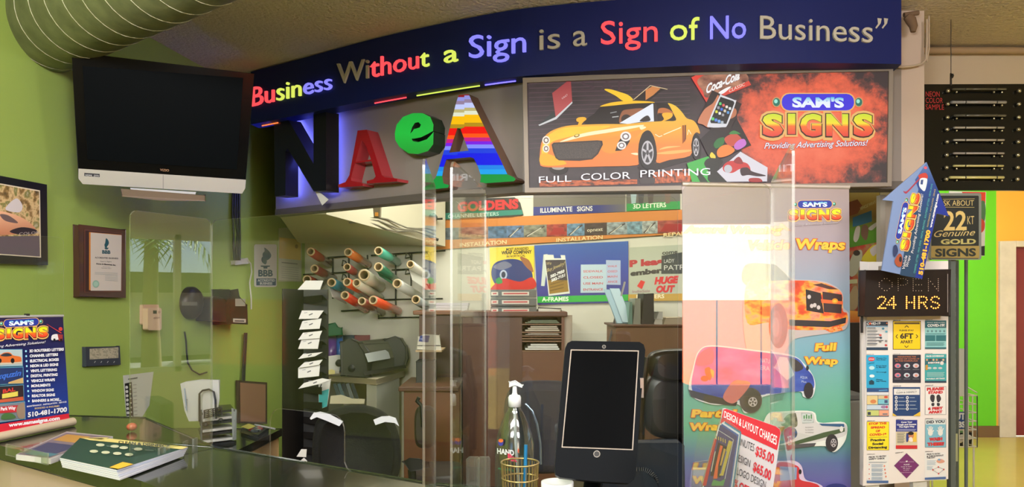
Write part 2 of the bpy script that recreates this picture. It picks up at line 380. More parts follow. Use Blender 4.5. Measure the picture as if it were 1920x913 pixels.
# the street outside: pavement, pale building, orange barrier, palms
m = MB().box(-30, 40, -40, -12, -.12, -.02, M(84, 84, 84, rough=.9)); m.box(9, 40, -12, 30, -.12, -.02, M(84, 84, 84, rough=.9)); struct(m, 'street_ground')
b = thing('white_building', 'white flat roofed building across the street', 'building', (3, -13.5, 0))
MB().box(1.5, 12, -16, -12.6, 0, 5.2, M(238, 234, 226, rough=.8)).build('wall', b)
MB().box(1.3, 12.2, -16.2, -12.4, 5.2, 5.45, M(200, 196, 188)).build('roof', b)
m = MB().box(.8, 6.5, -5.6, -5.54, .25, 1.46, M(244, 96, 18, rough=.7))
for i in range(12): m.box(.8+i*.5, .82+i*.5, -5.62, -5.54, 0, 1.46, M(250, 140, 60))
m.build('orange_barrier', label='orange street barrier outside the shop front', cat='barrier')
def palm(x, y, h):
    t = thing('palm_tree', None, 'tree', (x, y, 0), 'palm trees outside the shop')
    t['label'] = 'tall palm tree outside the shop window'
    MB().tube([(x, y, 0), (x+.1, y, h*.5), (x, y, h)], [.2, .15, .13], M(120, 98, 72, rough=.9), n=10).build('trunk', t)
    c = MB(); g = M(96, 128, 52, rough=.6)
    for i in range(22):
        a = i*2.4; L = 1.3+.3*math.sin(i*3.1); dn = .2+.9*((i*7) % 10)/10; P = []
        for j in range(6):
            u = j/5; r = L*u; P.append(Vector((x+r*math.cos(a), y+r*math.sin(a), h+.5*math.sin(u*2.2)-dn*u*u)))
        sd = Vector((-math.sin(a), math.cos(a), 0))
        for j in range(5):
            for sg in (-1, 1):
                for q in range(3):
                    p = P[j].lerp(P[j+1], q/3); w_ = .42*math.sin(PI*min(1, (j+q/3+.6)/5.6)); d = (P[j+1]-P[j]).normalized()
                    e = p+sd*sg*w_+d*.2-Vector((0, 0, .14)); c.add([p, p+d*.07, e], [(0, 1, 2)], g)
    c.build('crown', t)
for q in ((13, 4.9, 2.6), (15.5, 8.4, 3.3), (14, 1.2, 3.1)): palm(*q)
b = thing('low_building', 'long low building beyond the side window', 'building', (20, 12, 0))
MB().box(17, 22, -4, 22, 0, 1.6, M(214, 206, 190, rough=.8)).build('wall', b)
MB().box(16.6, 22.2, -4.2, 22.2, 1.6, 2.1, M(74, 62, 50)).build('roof', b)

# ================================================================ SPIRAL DUCT
DM = M(118, 122, 92, rough=.5, metal=.35, bump=.12, bscale=25, var=.2, vscale=14)
a0, a1 = Vector((-2.42, 3.63, 2.76)), Vector((1.6, .58, 2.76)); d = (a1-a0); L = d.length
duct = thing('spiral_air_duct', 'round galvanized metal spiral air duct under the ceiling above the television', 'air duct', (a0.x, a0.y, 2.55))
MB().lathe(a0, [(.212, 0), (.212, L)], DM, n=64, ax=d).build('duct_pipe', duct)
dn_ = d.normalized(); sd_ = dn_.cross(Vector((0, 0, 1))).normalized(); P = []
for i in range(int(L/.14*32)):
    a_ = 2*PI*i/32; P.append(a0+dn_*(.14*i/32)+(sd_*math.cos(a_)+Vector((0, 0, 1))*math.sin(a_))*.2125)
MB().tube(P, .0022, M(176, 178, 150, rough=.5, metal=.3), n=5).build('spiral_seam', duct)
for u in (.28, .62):
    p = a0+d*u; MB().tube([(p.x, p.y, 2.96), (p.x, p.y, 2.9)], .006, DM).build('hanger', duct)

# ================================================================ CURVED SLOGAN BANNER
BP = [(470, 4.78), (570, 4.50), (670, 4.24), (740, 4.09), (810, 3.965), (890, 3.84), (977, 3.735), (1100, 3.65), (1223, 3.59), (1350, 3.545), (1480, 3.52), (1600, 3.525), (1690, 3.54)]
class Curve:
    def __init__(s, pts): s.P = pts; s.n = Vector((0, -1, 0))
    def hit(s, px, py, lift=0):
        r = ray(px, py); P = s.P
        for i, (a, b) in enumerate(zip(P, P[1:])):
            # point on segment a-b where X/Y = r.x
            den = (b.x-a.x)-(b.y-a.y)*r.x
            t = (a.y*r.x-a.x)/den
            if t <= 1 or i == len(P)-2:
                y = a.y+(b.y-a.y)*t; n = Vector((b.y-a.y, a.x-b.x, 0)).normalized()
                if n.y > 0: n = -n
                return Vector((0, 0, CZ))+r*y+n*lift
bp = []
raw = [at(px, HZ, Y) for px, Y in BP]
for i in range(len(raw)-1):
    p0, p1, p2, p3 = raw[max(i-1, 0)], raw[i], raw[i+1], raw[min(i+2, len(raw)-1)]
    for j in range(4):
        t = j/4; bp.append(.5*((2*p1)+(p2-p0)*t+(2*p0-5*p1+4*p2-p3)*t*t+(3*p1-p0-3*p2+p3)*t**3))
bp.append(raw[-1])
BAN = Curve(bp)
sg = thing('slogan_sign', 'long curved navy sign band with lit coloured slogan letters under the ceiling', 'sign', (0, 3.8, 2.61))
m = MB(); f = [(p.x, p.y) for p in bp]; bk = [(p.x+.02, p.y+.11) for p in bp][::-1]
m.prismz(f+bk, 2.612, 2.952, M(60, 62, 74), M(22, 34, 98, rough=.5, spec=.25, var=.06, vscale=2)); m.build('sign_band', sg)
LR, LY, LV, LG = M(255, 78, 84, e=1.15), M(218, 232, 96, e=1.05), M(138, 134, 255, e=1.1), M(190, 186, 172, rough=.5)
def letters(word, cols, x0, y0, x1, y1, h0, h1):
    vs, fs = tgeo(word, 0, 0, 0); a = min(v.x for v in vs); b = max(v.x for v in vs); dg = tgeo('H', 0, 0, 0)
    names = {LR: 'red lit letter', LY: 'yellow green lit letter', LV: 'violet lit letter', LG: 'unlit grey letter'}
    # advance of each character from prefixes
    adv = [0]
    for i in range(1, len(word)+1):
        pv = tgeo(word[:i]+'l', 0, 0, 0)[0]; adv.append(max(v.x for v in pv))
    base = max(v.x for v in tgeo('l', 0, 0, 0)[0])
    for i, ch in enumerate(word):
        off = adv[i]-base if i else 0
        cv, cf = tgeo(ch, 0, 0, .5); A = Art(BAN, .0)
        P = []
        for v in cv:
            u = (v.x+off-a)/(b-a); hh = (h0+(h1-h0)*u)*v.y/CAP
            P.append(BAN.hit(x0+(x1-x0)*u, y0+(y1-y0)*u-hh, .001+(v.z+.5)*.012))
        A.add(P, cf, cols[i]); A.build('letter', sg, label=names[cols[i]])
R, Y_, V, Q = LR, LY, LV, LG
letters('Business', [R, R, Y_, Y_, Y_, V, V, V], 474, 200, 624, 167, 38, 31)
letters('Without', [Q, Q, R, R, R, R, Y_], 634, 159, 806, 124, 41, 35)
letters('a', [Y_], 834, 119, 860, 115, 36, 36)
letters('Sign', [V]*4, 881, 110, 987, 98, 44, 44)
letters('is', [Q]*2, 1012, 95, 1051, 91, 43, 43)
letters('a', [Q], 1075, 88, 1101, 86, 44, 44)
letters('Sign', [R]*4, 1127, 84, 1233, 78, 45, 44)
letters('of', [Y_]*2, 1256, 76, 1311, 75, 44, 44)
letters('No', [V]*2, 1331, 74, 1398, 72, 45, 45)
letters('Business', [Q]*8, 1424, 74, 1634, 81, 46, 44)
A = Art(BAN, .001)
for x in (1642, 1654):
    A.poly([(x+3, 34), (x+11, 35), (x+9, 44), (x+1, 54), (x-1, 52), (x+4, 45)], LG)
A.build('letter', sg, label='unlit grey closing quotation mark')
# coloured tubes inside the band's lower lip
def seg(x0, x1, c, mat):
    P = [BAN.hit(x, 300, -.055) for x in range(x0, x1+1, 30)]
    P = [Vector((p.x, p.y, 2.608)) for p in P]; MB().tube(P, .0035, mat, n=6).build('light_strip', sg, label=c)
seg(478, 518, 'orange light strip', M(255, 120, 60, e=1.6)); seg(690, 760, 'red light strip', M(255, 70, 80, e=1.8))
seg(770, 890, 'yellow green light strip', M(205, 225, 90, e=1.3)); seg(900, 975, 'violet light strip', M(110, 100, 255, e=2.4))

# ================================================================ SHARED LOGO
def logo(a, e=0, tagline=True, sq=False):
    """the pill, the big word and the script line, in the frame 0..1630 x 0..913"""
    gold = M(226, 176, 104, e=e); dk = M(60, 26, 14, e=e); pill = M(56, 42, 214, e=e) if e else M(30, 48, 150)
    yr = G([(0, (236, 60, 40)), (.4, (250, 110, 30)), (.55, (248, 226, 30)), (1, (206, 226, 30))], e=e)
    sm = G([(0, (240, 244, 255)), (.5, (232, 244, 255)), (1, (80, 196, 232))], e=e)
    for x in (300, 1305):
        a.ell(x, 205, 54, 62, M(190, 150, 100, e=e)); a.ell(x, 205, 42, 50, M(20, 110, 92, e=e)); a.ell(x-8, 195, 22, 25, M(150, 226, 208, e=e))
    a.rr(350, 92, 1262, 318, 100, gold); a.rr(364, 104, 1248, 306, 92, pill)
    a.text("SAM'S", 492, 262, 1125, 268, 118, sm, bold=.045)
    a.l += a.st
    for t, x0, x1 in (('S', 130, 388), ('I', 438, 538), ('G', 590, 858), ('N', 908, 1186), ('S', 1240, 1488)):
        if t == 'I':
            a.rect(x0-36, 318, x1+22, 628, gold); a.rect(x0-12, 336, x1+2, 606, dk)
        else:
            a.text(t, x0-38, 634, x1+22, 640, 306, gold, bold=.09); a.text(t, x0-14, 612, x1+4, 616, 266, dk, bold=.07)
    for t, x0, x1 in (('S', 130, 378), ('I', 438, 530), ('G', 590, 850), ('N', 908, 1176), ('S', 1240, 1480)):
        if t == 'I': a.rect(x0, 346, x1, 596, yr)
        else: a.text(t, x0, 600, x1, 604, 250, yr, bold=.055)
    if tagline:
        a.text('Providing Advertising Solutions!', 150, 775, 1418, 735, 76, M(248, 248, 250, e=e), shear=.35, back=M(40, 46, 120, e=e), bb=.035)
def wheel(a, x, y, rx, ry, e=0, tyre=(22, 20, 22), rim=(190, 186, 190)):
    a.ell(x, y, rx, ry, M(*tyre, e=e)); a.ell(x, y, rx*.72, ry*.72, M(*rim, e=e)); a.ell(x, y, rx*.6, ry*.6, M(60, 58, 62, e=e))
    for i in range(5):
        t = 2*PI*i/5-.3; p = (x+rx*.62*math.cos(t), y+ry*.62*math.sin(t)); a.line([(x, y), p], rx*.24, M(*rim, e=e))
    a.ell(x, y, rx*.16, ry*.16, M(70, 66, 70, e=e))

# ================================================================ LIGHTBOX
P0, P1 = at(980, HZ, 3.74), at(1675, HZ, 3.62); LBP = vplane(P0.x, P0.y, P1.x, P1.y)
lb = thing('lightbox_sign', 'wide backlit lightbox showing an orange sports car beside a red logo', 'sign', ((P0.x+P1.x)/2, 3.7, 2.02))
AL = M(134, 124, 112, rough=.45, metal=.2)
fo = [(980, 146), (1330, 131), (1675, 125), (1672, 349), (1330, 355), (984, 361)]
fi = [(988, 155), (1330, 140), (1667, 133), (1664, 342), (1330, 347), (992, 352)]
MB().slab([(981, 147), (1674, 126), (1671, 348), (985, 360)], LBP, .075, M(150, 140, 128), lift=-.01).build('cabinet', lb)
m = MB(); O = [LBP.hit(*p, .006) for p in fo]; I = [LBP.hit(*p, .006) for p in fi]; O2 = [p-LBP.n*.03 for p in O]; I2 = [p-LBP.n*.016 for p in I]
n = 6
for i in range(n):
    j = (i+1) % n
    m.add([O[i], O[j], I[j], I[i], O2[i], O2[j], I2[j], I2[i]], [(0, 1, 2, 3), (0, 1, 5, 4), (3, 2, 6, 7)], AL)
m.build('frame', lb)
E = .95
a = Art(LBP, -.008)
a.poly([(986, 153), (1330, 139), (1669, 131), (1666, 344), (1330, 349), (990, 354)], G([(.3, (22, 15, 20)), (.5, (56, 40, 48)), (.75, (26, 18, 24))], e=E, axis=2, nscale=(6, 5)))
a.z(990, 130, 4.15)
for i in range(16): a.line([(10, 75+i*36), (700, 62+i*34), (1260, 52+i*32)], 4, M(92, 72, 80, e=E))
for ch, x in (('S', 410), ('A', 560), ('M', 700)): a.text(ch, x, 165, x+110, 160, 80, M(70, 52, 60, e=E))
# red right part
red = G([(.0, (48, 26, 28)), (.36, (70, 36, 34)), (.44, (214, 84, 54)), (.52, (240, 100, 62)), (.75, (246, 110, 76)), (1, (250, 120, 84))], e=E, axis=2, nscale=(3.2, 2.2), detail=8)
a.z(0, 0, 1)
a.poly([(1378, 136), (1667, 133), (1664, 343), (1430, 346), (1392, 300), (1380, 200)], blotch([(.45, (255, 122, 86)), (.76, (240, 96, 60)), (.86, (204, 80, 52)), (.93, (104, 48, 42)), (1, (44, 26, 30))], E*.97))
# laptop
a.z(990, 130, 4.15)
a.poly([(188, 185), (332, 72), (344, 250), (215, 370)], G([(0, (196, 84, 84)), (1, (150, 44, 52))], e=E)); a.poly([(80, 436), (196, 330), (215, 368), (110, 426)], M(52, 58, 58, e=E))
a.poly([(80, 432), (212, 372), (344, 250), (346, 262), (220, 388), (90, 440)], M(206, 206, 208, e=E)); a.text('VAIO', 262, 238, 306, 206, 18, M(220, 190, 190, e=E))
# reflection strip under the car
fl = G([(.35, (60, 26, 12)), (.5, (190, 84, 36)), (.65, (226, 110, 52))], e=E, axis=2, nscale=(14, 3))
a.poly([(90, 868), (850, 856), (850, 892), (90, 915)], fl); a.poly([(970, 800), (1260, 775), (1290, 875), (980, 888)], fl); a.poly([(860, 850), (990, 845), (985, 890), (880, 893)], M(70, 62, 62, e=E))
# the car
K = M(30, 22, 22, e=E); OR = G([(0, (250, 128, 44)), (.35, (250, 140, 40)), (.62, (250, 176, 34)), (1, (248, 200, 40))], e=E)
a.ell(240, 770, 75, 48, K); a.ell(235, 762, 50, 20, M(170, 160, 150, e=E)); a.ell(1305, 620, 44, 120, K); a.poly([(850, 760), (1260, 680), (1290, 700), (1010, 780), (880, 800)], K)
a.smooth([(450, 425), (520, 340), (580, 290), (760, 268), (960, 262), (1080, 270), (1140, 330), (1155, 405), (900, 420)], K)
a.poly([(820, 240), (955, 122), (1088, 150), (1030, 175), (940, 245)], M(36, 28, 28, e=E)); a.poly([(915, 160), (975, 128), (1030, 150), (975, 200), (915, 240)], M(206, 130, 70, e=E)); a.line([(822, 236), (952, 126), (1085, 155)], 6, M(214, 190, 150, e=E))
a.smooth([(595, 158), (640, 155), (720, 178), (780, 200), (818, 236), (790, 248), (740, 246), (680, 205)], M(246, 198, 40, e=E))
a.smooth([(712, 418), (730, 330), (790, 310), (900, 305), (860, 350), (800, 395)], M(150, 92, 60, e=E)); a.ell(765, 388, 40, 38, M(50, 34, 30, e=E))
a.line([(640, 340), (690, 330)], 7, M(150, 150, 150, e=E)); a.line([(655, 372), (705, 366)], 7, M(190, 190, 190, e=E))
a.poly([(712, 418), (965, 268), (975, 268), (980, 405), (870, 410), (780, 425)], M(226, 232, 244, e=E)); a.smooth([(870, 405), (900, 372), (935, 360), (950, 400)], M(40, 32, 34, e=E))
a.poly([(980, 268), (1000, 268), (1010, 400), (985, 402)], M(50, 40, 40, e=E)); a.smooth([(1015, 310), (1060, 300), (1110, 320), (1125, 350), (1020, 360)], M(190, 110, 56, e=E)); a.poly([(1012, 340), (1140, 345), (1148, 396), (1012, 398)], M(40, 26, 24, e=E))
a.smooth([(560, 288), (650, 258), (800, 244), (950, 250), (978, 260), (820, 266), (640, 284)], M(246, 190, 36, e=E))
body = [(95, 620), (108, 560), (140, 510), (200, 470), (300, 440), (430, 430), (600, 425), (760, 425), (900, 412), (1060, 402), (1150, 398), (1135, 350), (1105, 290), (1090, 262), (1150, 285), (1200, 335), (1235, 380), (1290, 400), (1325, 450), (1338, 500), (1310, 490), (1285, 520), (1270, 590), (1262, 672), (1100, 705), (1000, 725), (992, 600), (965, 520), (930, 480), (890, 500), (868, 570), (858, 690), (850, 745), (600, 755), (300, 762), (120, 758), (92, 720)]
a.smooth(body, OR, 3)
a.smooth([(860, 720), (862, 580), (900, 490), (950, 480), (990, 560), (1000, 700), (930, 790), (880, 780)], K, 3)
YL = M(250, 206, 60, e=E); HL = M(255, 236, 190, e=E)
a.smooth([(110, 600), (150, 520), (260, 460), (420, 445), (640, 440), (520, 480), (300, 530), (180, 570), (160, 640), (110, 700)], G([(.3, (250, 196, 40)), (.7, (252, 216, 40))], e=E, axis=2, nscale=(3, 3)))
a.smooth([(255, 560), (420, 500), (640, 462), (880, 432), (870, 448), (640, 490), (450, 520), (290, 560)], HL); a.smooth([(870, 440), (920, 450), (880, 470)], HL)
a.smooth([(560, 560), (700, 520), (860, 470), (870, 500), (700, 640), (590, 640)], M(250, 150, 54, e=E)); a.smooth([(100, 660), (180, 665), (300, 735), (110, 745)], M(252, 176, 30, e=E))
a.line([(1055, 508), (1190, 452)], 7, HL); a.line([(990, 505), (1020, 525), (1045, 515)], 6, HL); a.line([(1240, 510), (1250, 470), (1270, 505)], 5, HL); a.smooth([(1000, 655), (1100, 635), (1255, 625), (1255, 640), (1100, 660)], M(255, 180, 96, e=E)); a.smooth([(1020, 625), (1080, 600), (1190, 598), (1100, 612)], M(255, 190, 110, e=E)); a.smooth([(800, 655), (850, 650), (850, 668)], HL)
a.poly([(183, 585), (200, 570), (540, 552), (578, 556), (583, 585), (545, 660), (500, 700), (400, 712), (240, 708), (215, 690), (195, 640)], M(58, 44, 40, e=E))
a.poly([(196, 590), (205, 580), (560, 562), (570, 585), (535, 652), (495, 690), (240, 697), (222, 680)], G([(.35, (40, 32, 32)), (.5, (80, 66, 60)), (.65, (44, 36, 36))], e=E, axis=2, nscale=(50, 14)))
for x, y, r, ry in ((141, 552, 30, 34), (141, 617, 26, 30)): a.ell(x, y, r, ry, M(240, 226, 210, e=E)); a.ell(x, y, r*.66, ry*.66, M(110, 84, 70, e=E)); a.ell(x, y, r*.4, ry*.4, M(250, 240, 226, e=E))
a.poly([(678, 636), (700, 570), (730, 520), (790, 520), (792, 560), (760, 610), (725, 632)], K)
for x, y, r, ry in ((760, 522, 42, 38), (728, 592, 36, 32)): a.ell(x, y, r, ry, M(236, 228, 224, e=E)); a.ell(x, y, r*.66, ry*.66, M(120, 104, 104, e=E)); a.ell(x, y, r*.4, ry*.4, M(250, 246, 240, e=E))
a.ell(380, 516, 22, 12, M(120, 84, 30, e=E), -.3); a.ell(380, 514, 15, 8, M(250, 216, 120, e=E), -.3)
for pp in ([(376, 388), (395, 374), (440, 372), (455, 388), (430, 410), (412, 432), (388, 434), (395, 412), (380, 405)], [(1042, 352), (1060, 338), (1110, 338), (1127, 352), (1110, 380), (1060, 402), (1030, 408), (1058, 388)]): a.smooth(pp, M(250, 178, 40, e=E), 3)
a.poly([(1200, 436), (1214, 434), (1218, 560), (1202, 580)], M(150, 70, 20, e=E)); a.poly([(1218, 434), (1230, 432), (1230, 540), (1218, 566)], M(110, 46, 20, e=E))
wheel(a, 930, 648, 66, 130, e=E); wheel(a, 1308, 605, 32, 98, e=E)
# corner pictures on the lightbox
a.z(1280, 120, 3.969)
a.poly([(64, 100), (200, 32), (435, 32), (510, 155), (180, 290)], M(222, 66, 50, e=E)); a.smooth([(110, 120), (220, 60), (420, 36), (480, 140), (200, 250), (150, 200)], G([(.35, (96, 40, 30)), (.6, (190, 130, 100))], e=E, axis=2, nscale=(3, 3)))
a.poly([(180, 290), (170, 262), (480, 130), (508, 154), (210, 276)], M(214, 70, 56, e=E)); W_ = M(240, 236, 236, e=E)
a.text('Coca-Cola', 175, 220, 425, 110, 68, W_, shear=.3, bold=.04, back=M(90, 24, 20, e=E)); a.text('CLASSIC', 345, 212, 462, 160, 26, M(240, 226, 210, e=E)); a.smooth([(270, 210), (330, 175), (360, 170), (310, 215), (280, 224)], W_)
a.poly([(108, 430), (220, 195), (440, 296), (345, 520), (210, 480)], M(38, 24, 24, e=E)); a.poly([(225, 470), (345, 520), (400, 400), (510, 605), (215, 730), (130, 560)], M(30, 22, 24, e=E))
a.smooth([(112, 430), (160, 340), (225, 290), (262, 230), (268, 260), (250, 310), (240, 380), (200, 470), (150, 450)], M(200, 124, 88, e=E)); a.smooth([(385, 330), (402, 350), (390, 390), (340, 410), (360, 360)], M(186, 112, 78, e=E))
ph = [(275, 235), (292, 232), (385, 268), (396, 285), (335, 450), (300, 470), (200, 470), (188, 440)]
a.smooth(ph, M(214, 214, 220, e=E), 3); a.poly([(282, 244), (378, 276), (385, 290), (325, 445), (210, 440), (205, 425)], M(18, 18, 22, e=E))
ic = [(90, 200, 110), (220, 90, 90), (230, 220, 210), (220, 222, 226), (150, 150, 160), (60, 110, 220), (210, 200, 180), (90, 150, 210), (210, 210, 60), (230, 230, 236), (150, 150, 156)]
for i, c in enumerate(ic): r, q = divmod(i, 4); x, y = 280+q*24-r*14, 295+q*12+r*30; a.rr(x-9, y-10, x+9, y+10, 4, M(*c, e=E))
for i, c in enumerate(((90, 200, 110), (80, 130, 220), (120, 170, 230), (170, 180, 190))): x, y = 225+i*23, 408+i*9; a.rr(x-10, y-11, x+10, y+11, 4, M(*c, e=E))
for pp, c in (([(230, 600), (255, 560), (300, 545), (312, 560), (300, 600), (250, 628)], (36, 110, 50)), ([(310, 560), (350, 525), (400, 520), (440, 560), (430, 600), (350, 610)], (196, 76, 56)), ([(255, 650), (290, 610), (340, 602), (388, 640), (340, 680), (270, 694)], (240, 130, 50)), ([(385, 600), (420, 565), (460, 560), (472, 600), (420, 636), (388, 630)], (196, 110, 200)), ([(202, 680), (215, 656), (235, 672), (245, 690), (238, 716), (212, 700)], (240, 206, 60)), ([(345, 520), (380, 495), (430, 518), (400, 522)], (56, 130, 60))): a.smooth(pp, M(*c, e=E), 4)
a.poly([(32, 738), (190, 686), (330, 876), (70, 880)], M(60, 176, 70, e=E)); a.smooth([(160, 740), (200, 700), (300, 720), (270, 790), (370, 876), (200, 876), (190, 800)], M(26, 30, 24, e=E)); a.poly([(90, 800), (120, 790), (190, 878), (130, 878)], M(22, 50, 26, e=E))
a.poly([(255, 800), (430, 652), (632, 770), (628, 874), (330, 876)], M(214, 210, 218, e=E))
a.smooth([(300, 760), (340, 725), (400, 722), (480, 740), (505, 790), (470, 800), (430, 780), (370, 810), (310, 800)], M(200, 50, 50, e=E)); a.ell(338, 780, 30, 30, M(190, 190, 196, e=E))
a.smooth([(430, 780), (480, 770), (520, 800), (620, 830), (560, 836), (490, 826), (440, 830)], M(60, 40, 46, e=E)); a.smooth([(380, 720), (420, 690), (450, 740), (400, 740)], M(150, 40, 44, e=E)); a.smooth([(500, 850), (570, 850), (590, 876), (500, 876)], M(170, 50, 50, e=E))
a.z(990, 130, 4.15)
a.text('FULL', 85, 884, 338, 872, 52, M(244, 240, 244, e=1.1)); a.text('COLOR', 412, 865, 796, 850, 56, M(244, 240, 244, e=1.1)); a.text('PRINTING', 874, 840, 1418, 822, 58, M(244, 240, 244, e=1.1))
a.z(1410, 160, 6.52); logo(a, e=E)
a.build('backlit_print', lb)

# ================================================================ CHANNEL LETTERS ON THE HEADER
HW = Curve(hp)
class Surf(Curve): pass
def off(px, py, l): return HW.hit(px, py, l)
def letter3d(pp, holes, d0, d1, mf, ms, name, parent, **k):
    """outline standing off the header from depth d0 to d1"""
    pl = Plane(off(sum(p[0] for p in pp)/len(pp), 300, d1), HW.hit(pp[0][0], 300, 0)-HW.hit(pp[0][0], 300, 1)) if False else None
    x0, x1 = min(p[0] for p in pp), max(p[0] for p in pp); A, B = off(x0, 300, d1), off(x1, 300, d1); P = vplane(A.x, A.y, B.x, B.y)
    m = MB(); loops = [pp]+holes; F3 = [[P.hit(*q) for q in lp] for lp in loops]; T = d1-d0
    for L3 in F3:
        n = len(L3); m.add(L3+[q-P.n*T for q in L3], [(i, (i+1) % n, n+(i+1) % n, n+i) for i in range(n)], ms)
    allp = [q for L3 in F3 for q in L3]; uv = bbuv([q for lp in loops for q in lp]); tr = tessellate_polygon(F3)
    m.add(allp, [tuple(t) for t in tr], mf, uv); m.add([q-P.n*T for q in allp], [tuple(t) for t in tr], ms)
    return m.build(name, parent, **k), P
Zf = lambda pp: [(490+x/3.804, 160+y/3.804) for x, y in pp]
# N, black, halo lit
t = thing('channel_letter', 'black halo lit letter N glowing blue on the grey header', 'letter', (off(560, 300, .05).x, 4.7, 2.05), 'sample channel letters')
NP = Zf([(90, 245), (190, 240), (372, 560), (372, 185), (462, 180), (462, 752), (372, 755), (188, 450), (172, 470), (172, 785), (95, 792)])
_, NPL = letter3d(NP, [], .05, .15, M(14, 16, 26, rough=.3), M(40, 38, 40, rough=.35, metal=.4), 'letter_body', t)
cx = sum(p[0] for p in NP)/len(NP)
bl = M(96, 104, 255, e=55)
pts = [Zf([p])[0] for p in ((135, 285), (135, 750), )]
for a_, b_ in (((168, 300), (168, 780)), ((225, 250), (385, 560)), ((490, 210), (490, 750)), ((215, 480), (215, 780))):
    A_, B_ = Zf([a_, b_]); MB().tube([NPL.hit(*A_, -.118), NPL.hit(*B_, -.118)], .008, bl, n=6).build('halo_light', t, label='blue led strip behind the letter')
# small red serif A
t = thing('channel_letter', 'small red acrylic letter A with serifs on the grey header', 'letter', (off(690, 300, .05).x, 4.4, 2.05), 'sample channel letters')
SA = Zf([(548, 708), (600, 690), (628, 640), (682, 345), (686, 322), (752, 316), (762, 340), (860, 640), (880, 655), (925, 660), (970, 665), (968, 685), (752, 700), (752, 682), (800, 668), (815, 650), (785, 540), (668, 556), (655, 600), (640, 660), (640, 680), (690, 690), (725, 700), (722, 718), (550, 728)])
RA = M(158, 20, 34, rough=.12, coat=.6)
letter3d(SA, [Zf([(716, 392), (700, 440), (672, 545), (782, 528), (745, 430)])], .0, .09, RA, M(176, 60, 66, rough=.2), 'letter_body', t)
# green e
t = thing('channel_letter', 'green round lowercase letter e leaning on the grey header', 'letter', (off(780, 250, .05).x, 4.2, 2.1), 'sample channel letters')
ecx, ecy = 1090, 345
eo = [(952, 340), (965, 280), (1010, 225), (1080, 198), (1150, 198), (1205, 225), (1228, 280), (1225, 325), (1190, 345), (1140, 370), (1090, 380), (1072, 380), (1080, 398), (1120, 405), (1180, 385), (1218, 345), (1228, 330), (1226, 420), (1190, 468), (1120, 490), (1050, 485), (985, 440), (955, 390)]
eh = [(1062, 345), (1075, 300), (1095, 268), (1120, 262), (1138, 280), (1130, 300), (1105, 308), (1088, 312), (1078, 328)]
letter3d(Zf(eo), [Zf(eh)], .0, .1, G([(0, (4, 160, 40)), (.5, (10, 196, 60)), (1, (20, 182, 60))], e=.9), M(44, 62, 44, rough=.3), 'letter_body', t)
# big striped A
t = thing('channel_letter', 'large rainbow striped lit letter A with serifs beside the lightbox', 'letter', (off(890, 300, .05).x, 4.0, 2.05), 'sample channel letters')
BA = Zf([(1152, 730), (1200, 710), (1245, 655), (1275, 560), (1310, 440), (1390, 120), (1408, 70), (1480, 64), (1500, 110), (1720, 560), (1755, 635), (1800, 655), (1815, 670), (1800, 684), (1600, 698), (1560, 690), (1568, 650), (1545, 580), (1515, 520), (1490, 512), (1320, 528), (1302, 580), (1290, 650), (1300, 700), (1340, 712), (1330, 730), (1160, 748)])
HOLE = Zf([(1398, 305), (1340, 480), (1478, 466), (1420, 310)])
_, AP = letter3d(BA, [HOLE], .0, .1, M(8, 150, 60, e=.9), M(120, 90, 70, rough=.4), 'letter_body', t)
bands = [(64, (140, 20, 30)), (78, (150, 150, 226)), (105, (150, 130, 160)), (130, (196, 206, 255)), (165, (190, 180, 120)), (188, (226, 232, 206)), (215, (250, 190, 0)), (272, (180, 140, 20)), (300, (240, 0, 0)), (350, (255, 84, 10)), (378, (196, 20, 130)), (405, (120, 20, 226)), (428, (130, 140, 250)), (455, (20, 60, 220)), (490, (0, 10, 230)), (575, (20, 130, 230)), (605, (20, 160, 236)), (640, (0, 150, 90)), (700, (4, 120, 60))]
def clip(poly, y0, y1):
    def half(P, y, keep):
        o = []
        for i in range(len(P)):
            a_, b_ = P[i-1], P[i]; ia, ib = keep(a_[1]), keep(b_[1])
            if ia != ib: t_ = (y-a_[1])/(b_[1]-a_[1]); o.append((a_[0]+(b_[0]-a_[0])*t_, y))
            if ib: o.append(b_)
        return o
    P = half(poly, y0, lambda v: v >= y0); return half(P, y1, lambda v: v <= y1) if P else []
Lp = [(1152, 730), (1200, 710), (1245, 655), (1275, 560), (1310, 440), (1390, 120), (1408, 70), (1448, 66), (1448, 300), (1398, 305), (1340, 480), (1400, 474), (1400, 520), (1320, 528), (1302, 580), (1290, 650), (1300, 700), (1340, 712), (1330, 730), (1160, 748)]
Rp = [(1448, 66), (1480, 64), (1500, 110), (1720, 560), (1755, 635), (1800, 655), (1815, 670), (1800, 684), (1600, 698), (1560, 690), (1568, 650), (1545, 580), (1515, 520), (1490, 512), (1400, 520), (1400, 474), (1478, 466), (1420, 310), (1448, 300)]
a = Art(AP, .0008); a.z(490, 160, 3.804)
for i, (y, c) in enumerate(bands[:-2]):
    y1 = bands[i+1][0]
    for pp, dx in ((Lp, 6), (Rp, -6)):
        c_ = clip(pp, y+dx, y1+dx) if i else clip(pp, 60, y1+dx)
        if len(c_) > 2: a.poly(c_, M(*c, e=.95))
a.build('striped_face', t)
a = MB(); q = [off(593, 360, .1), off(606, 358, .1), off(616, 378, .1), off(604, 385, .1)]
a.slab([(590, 358), (600, 361), (616, 374), (604, 385)], vplane(off(520, 300, .11).x, off(520, 300, .11).y, off(650, 300, .11).x, off(650, 300, .11).y), .001, WHITE)
a.build('paper_tag', label='white paper tag hanging below the black letter N', cat='tag')

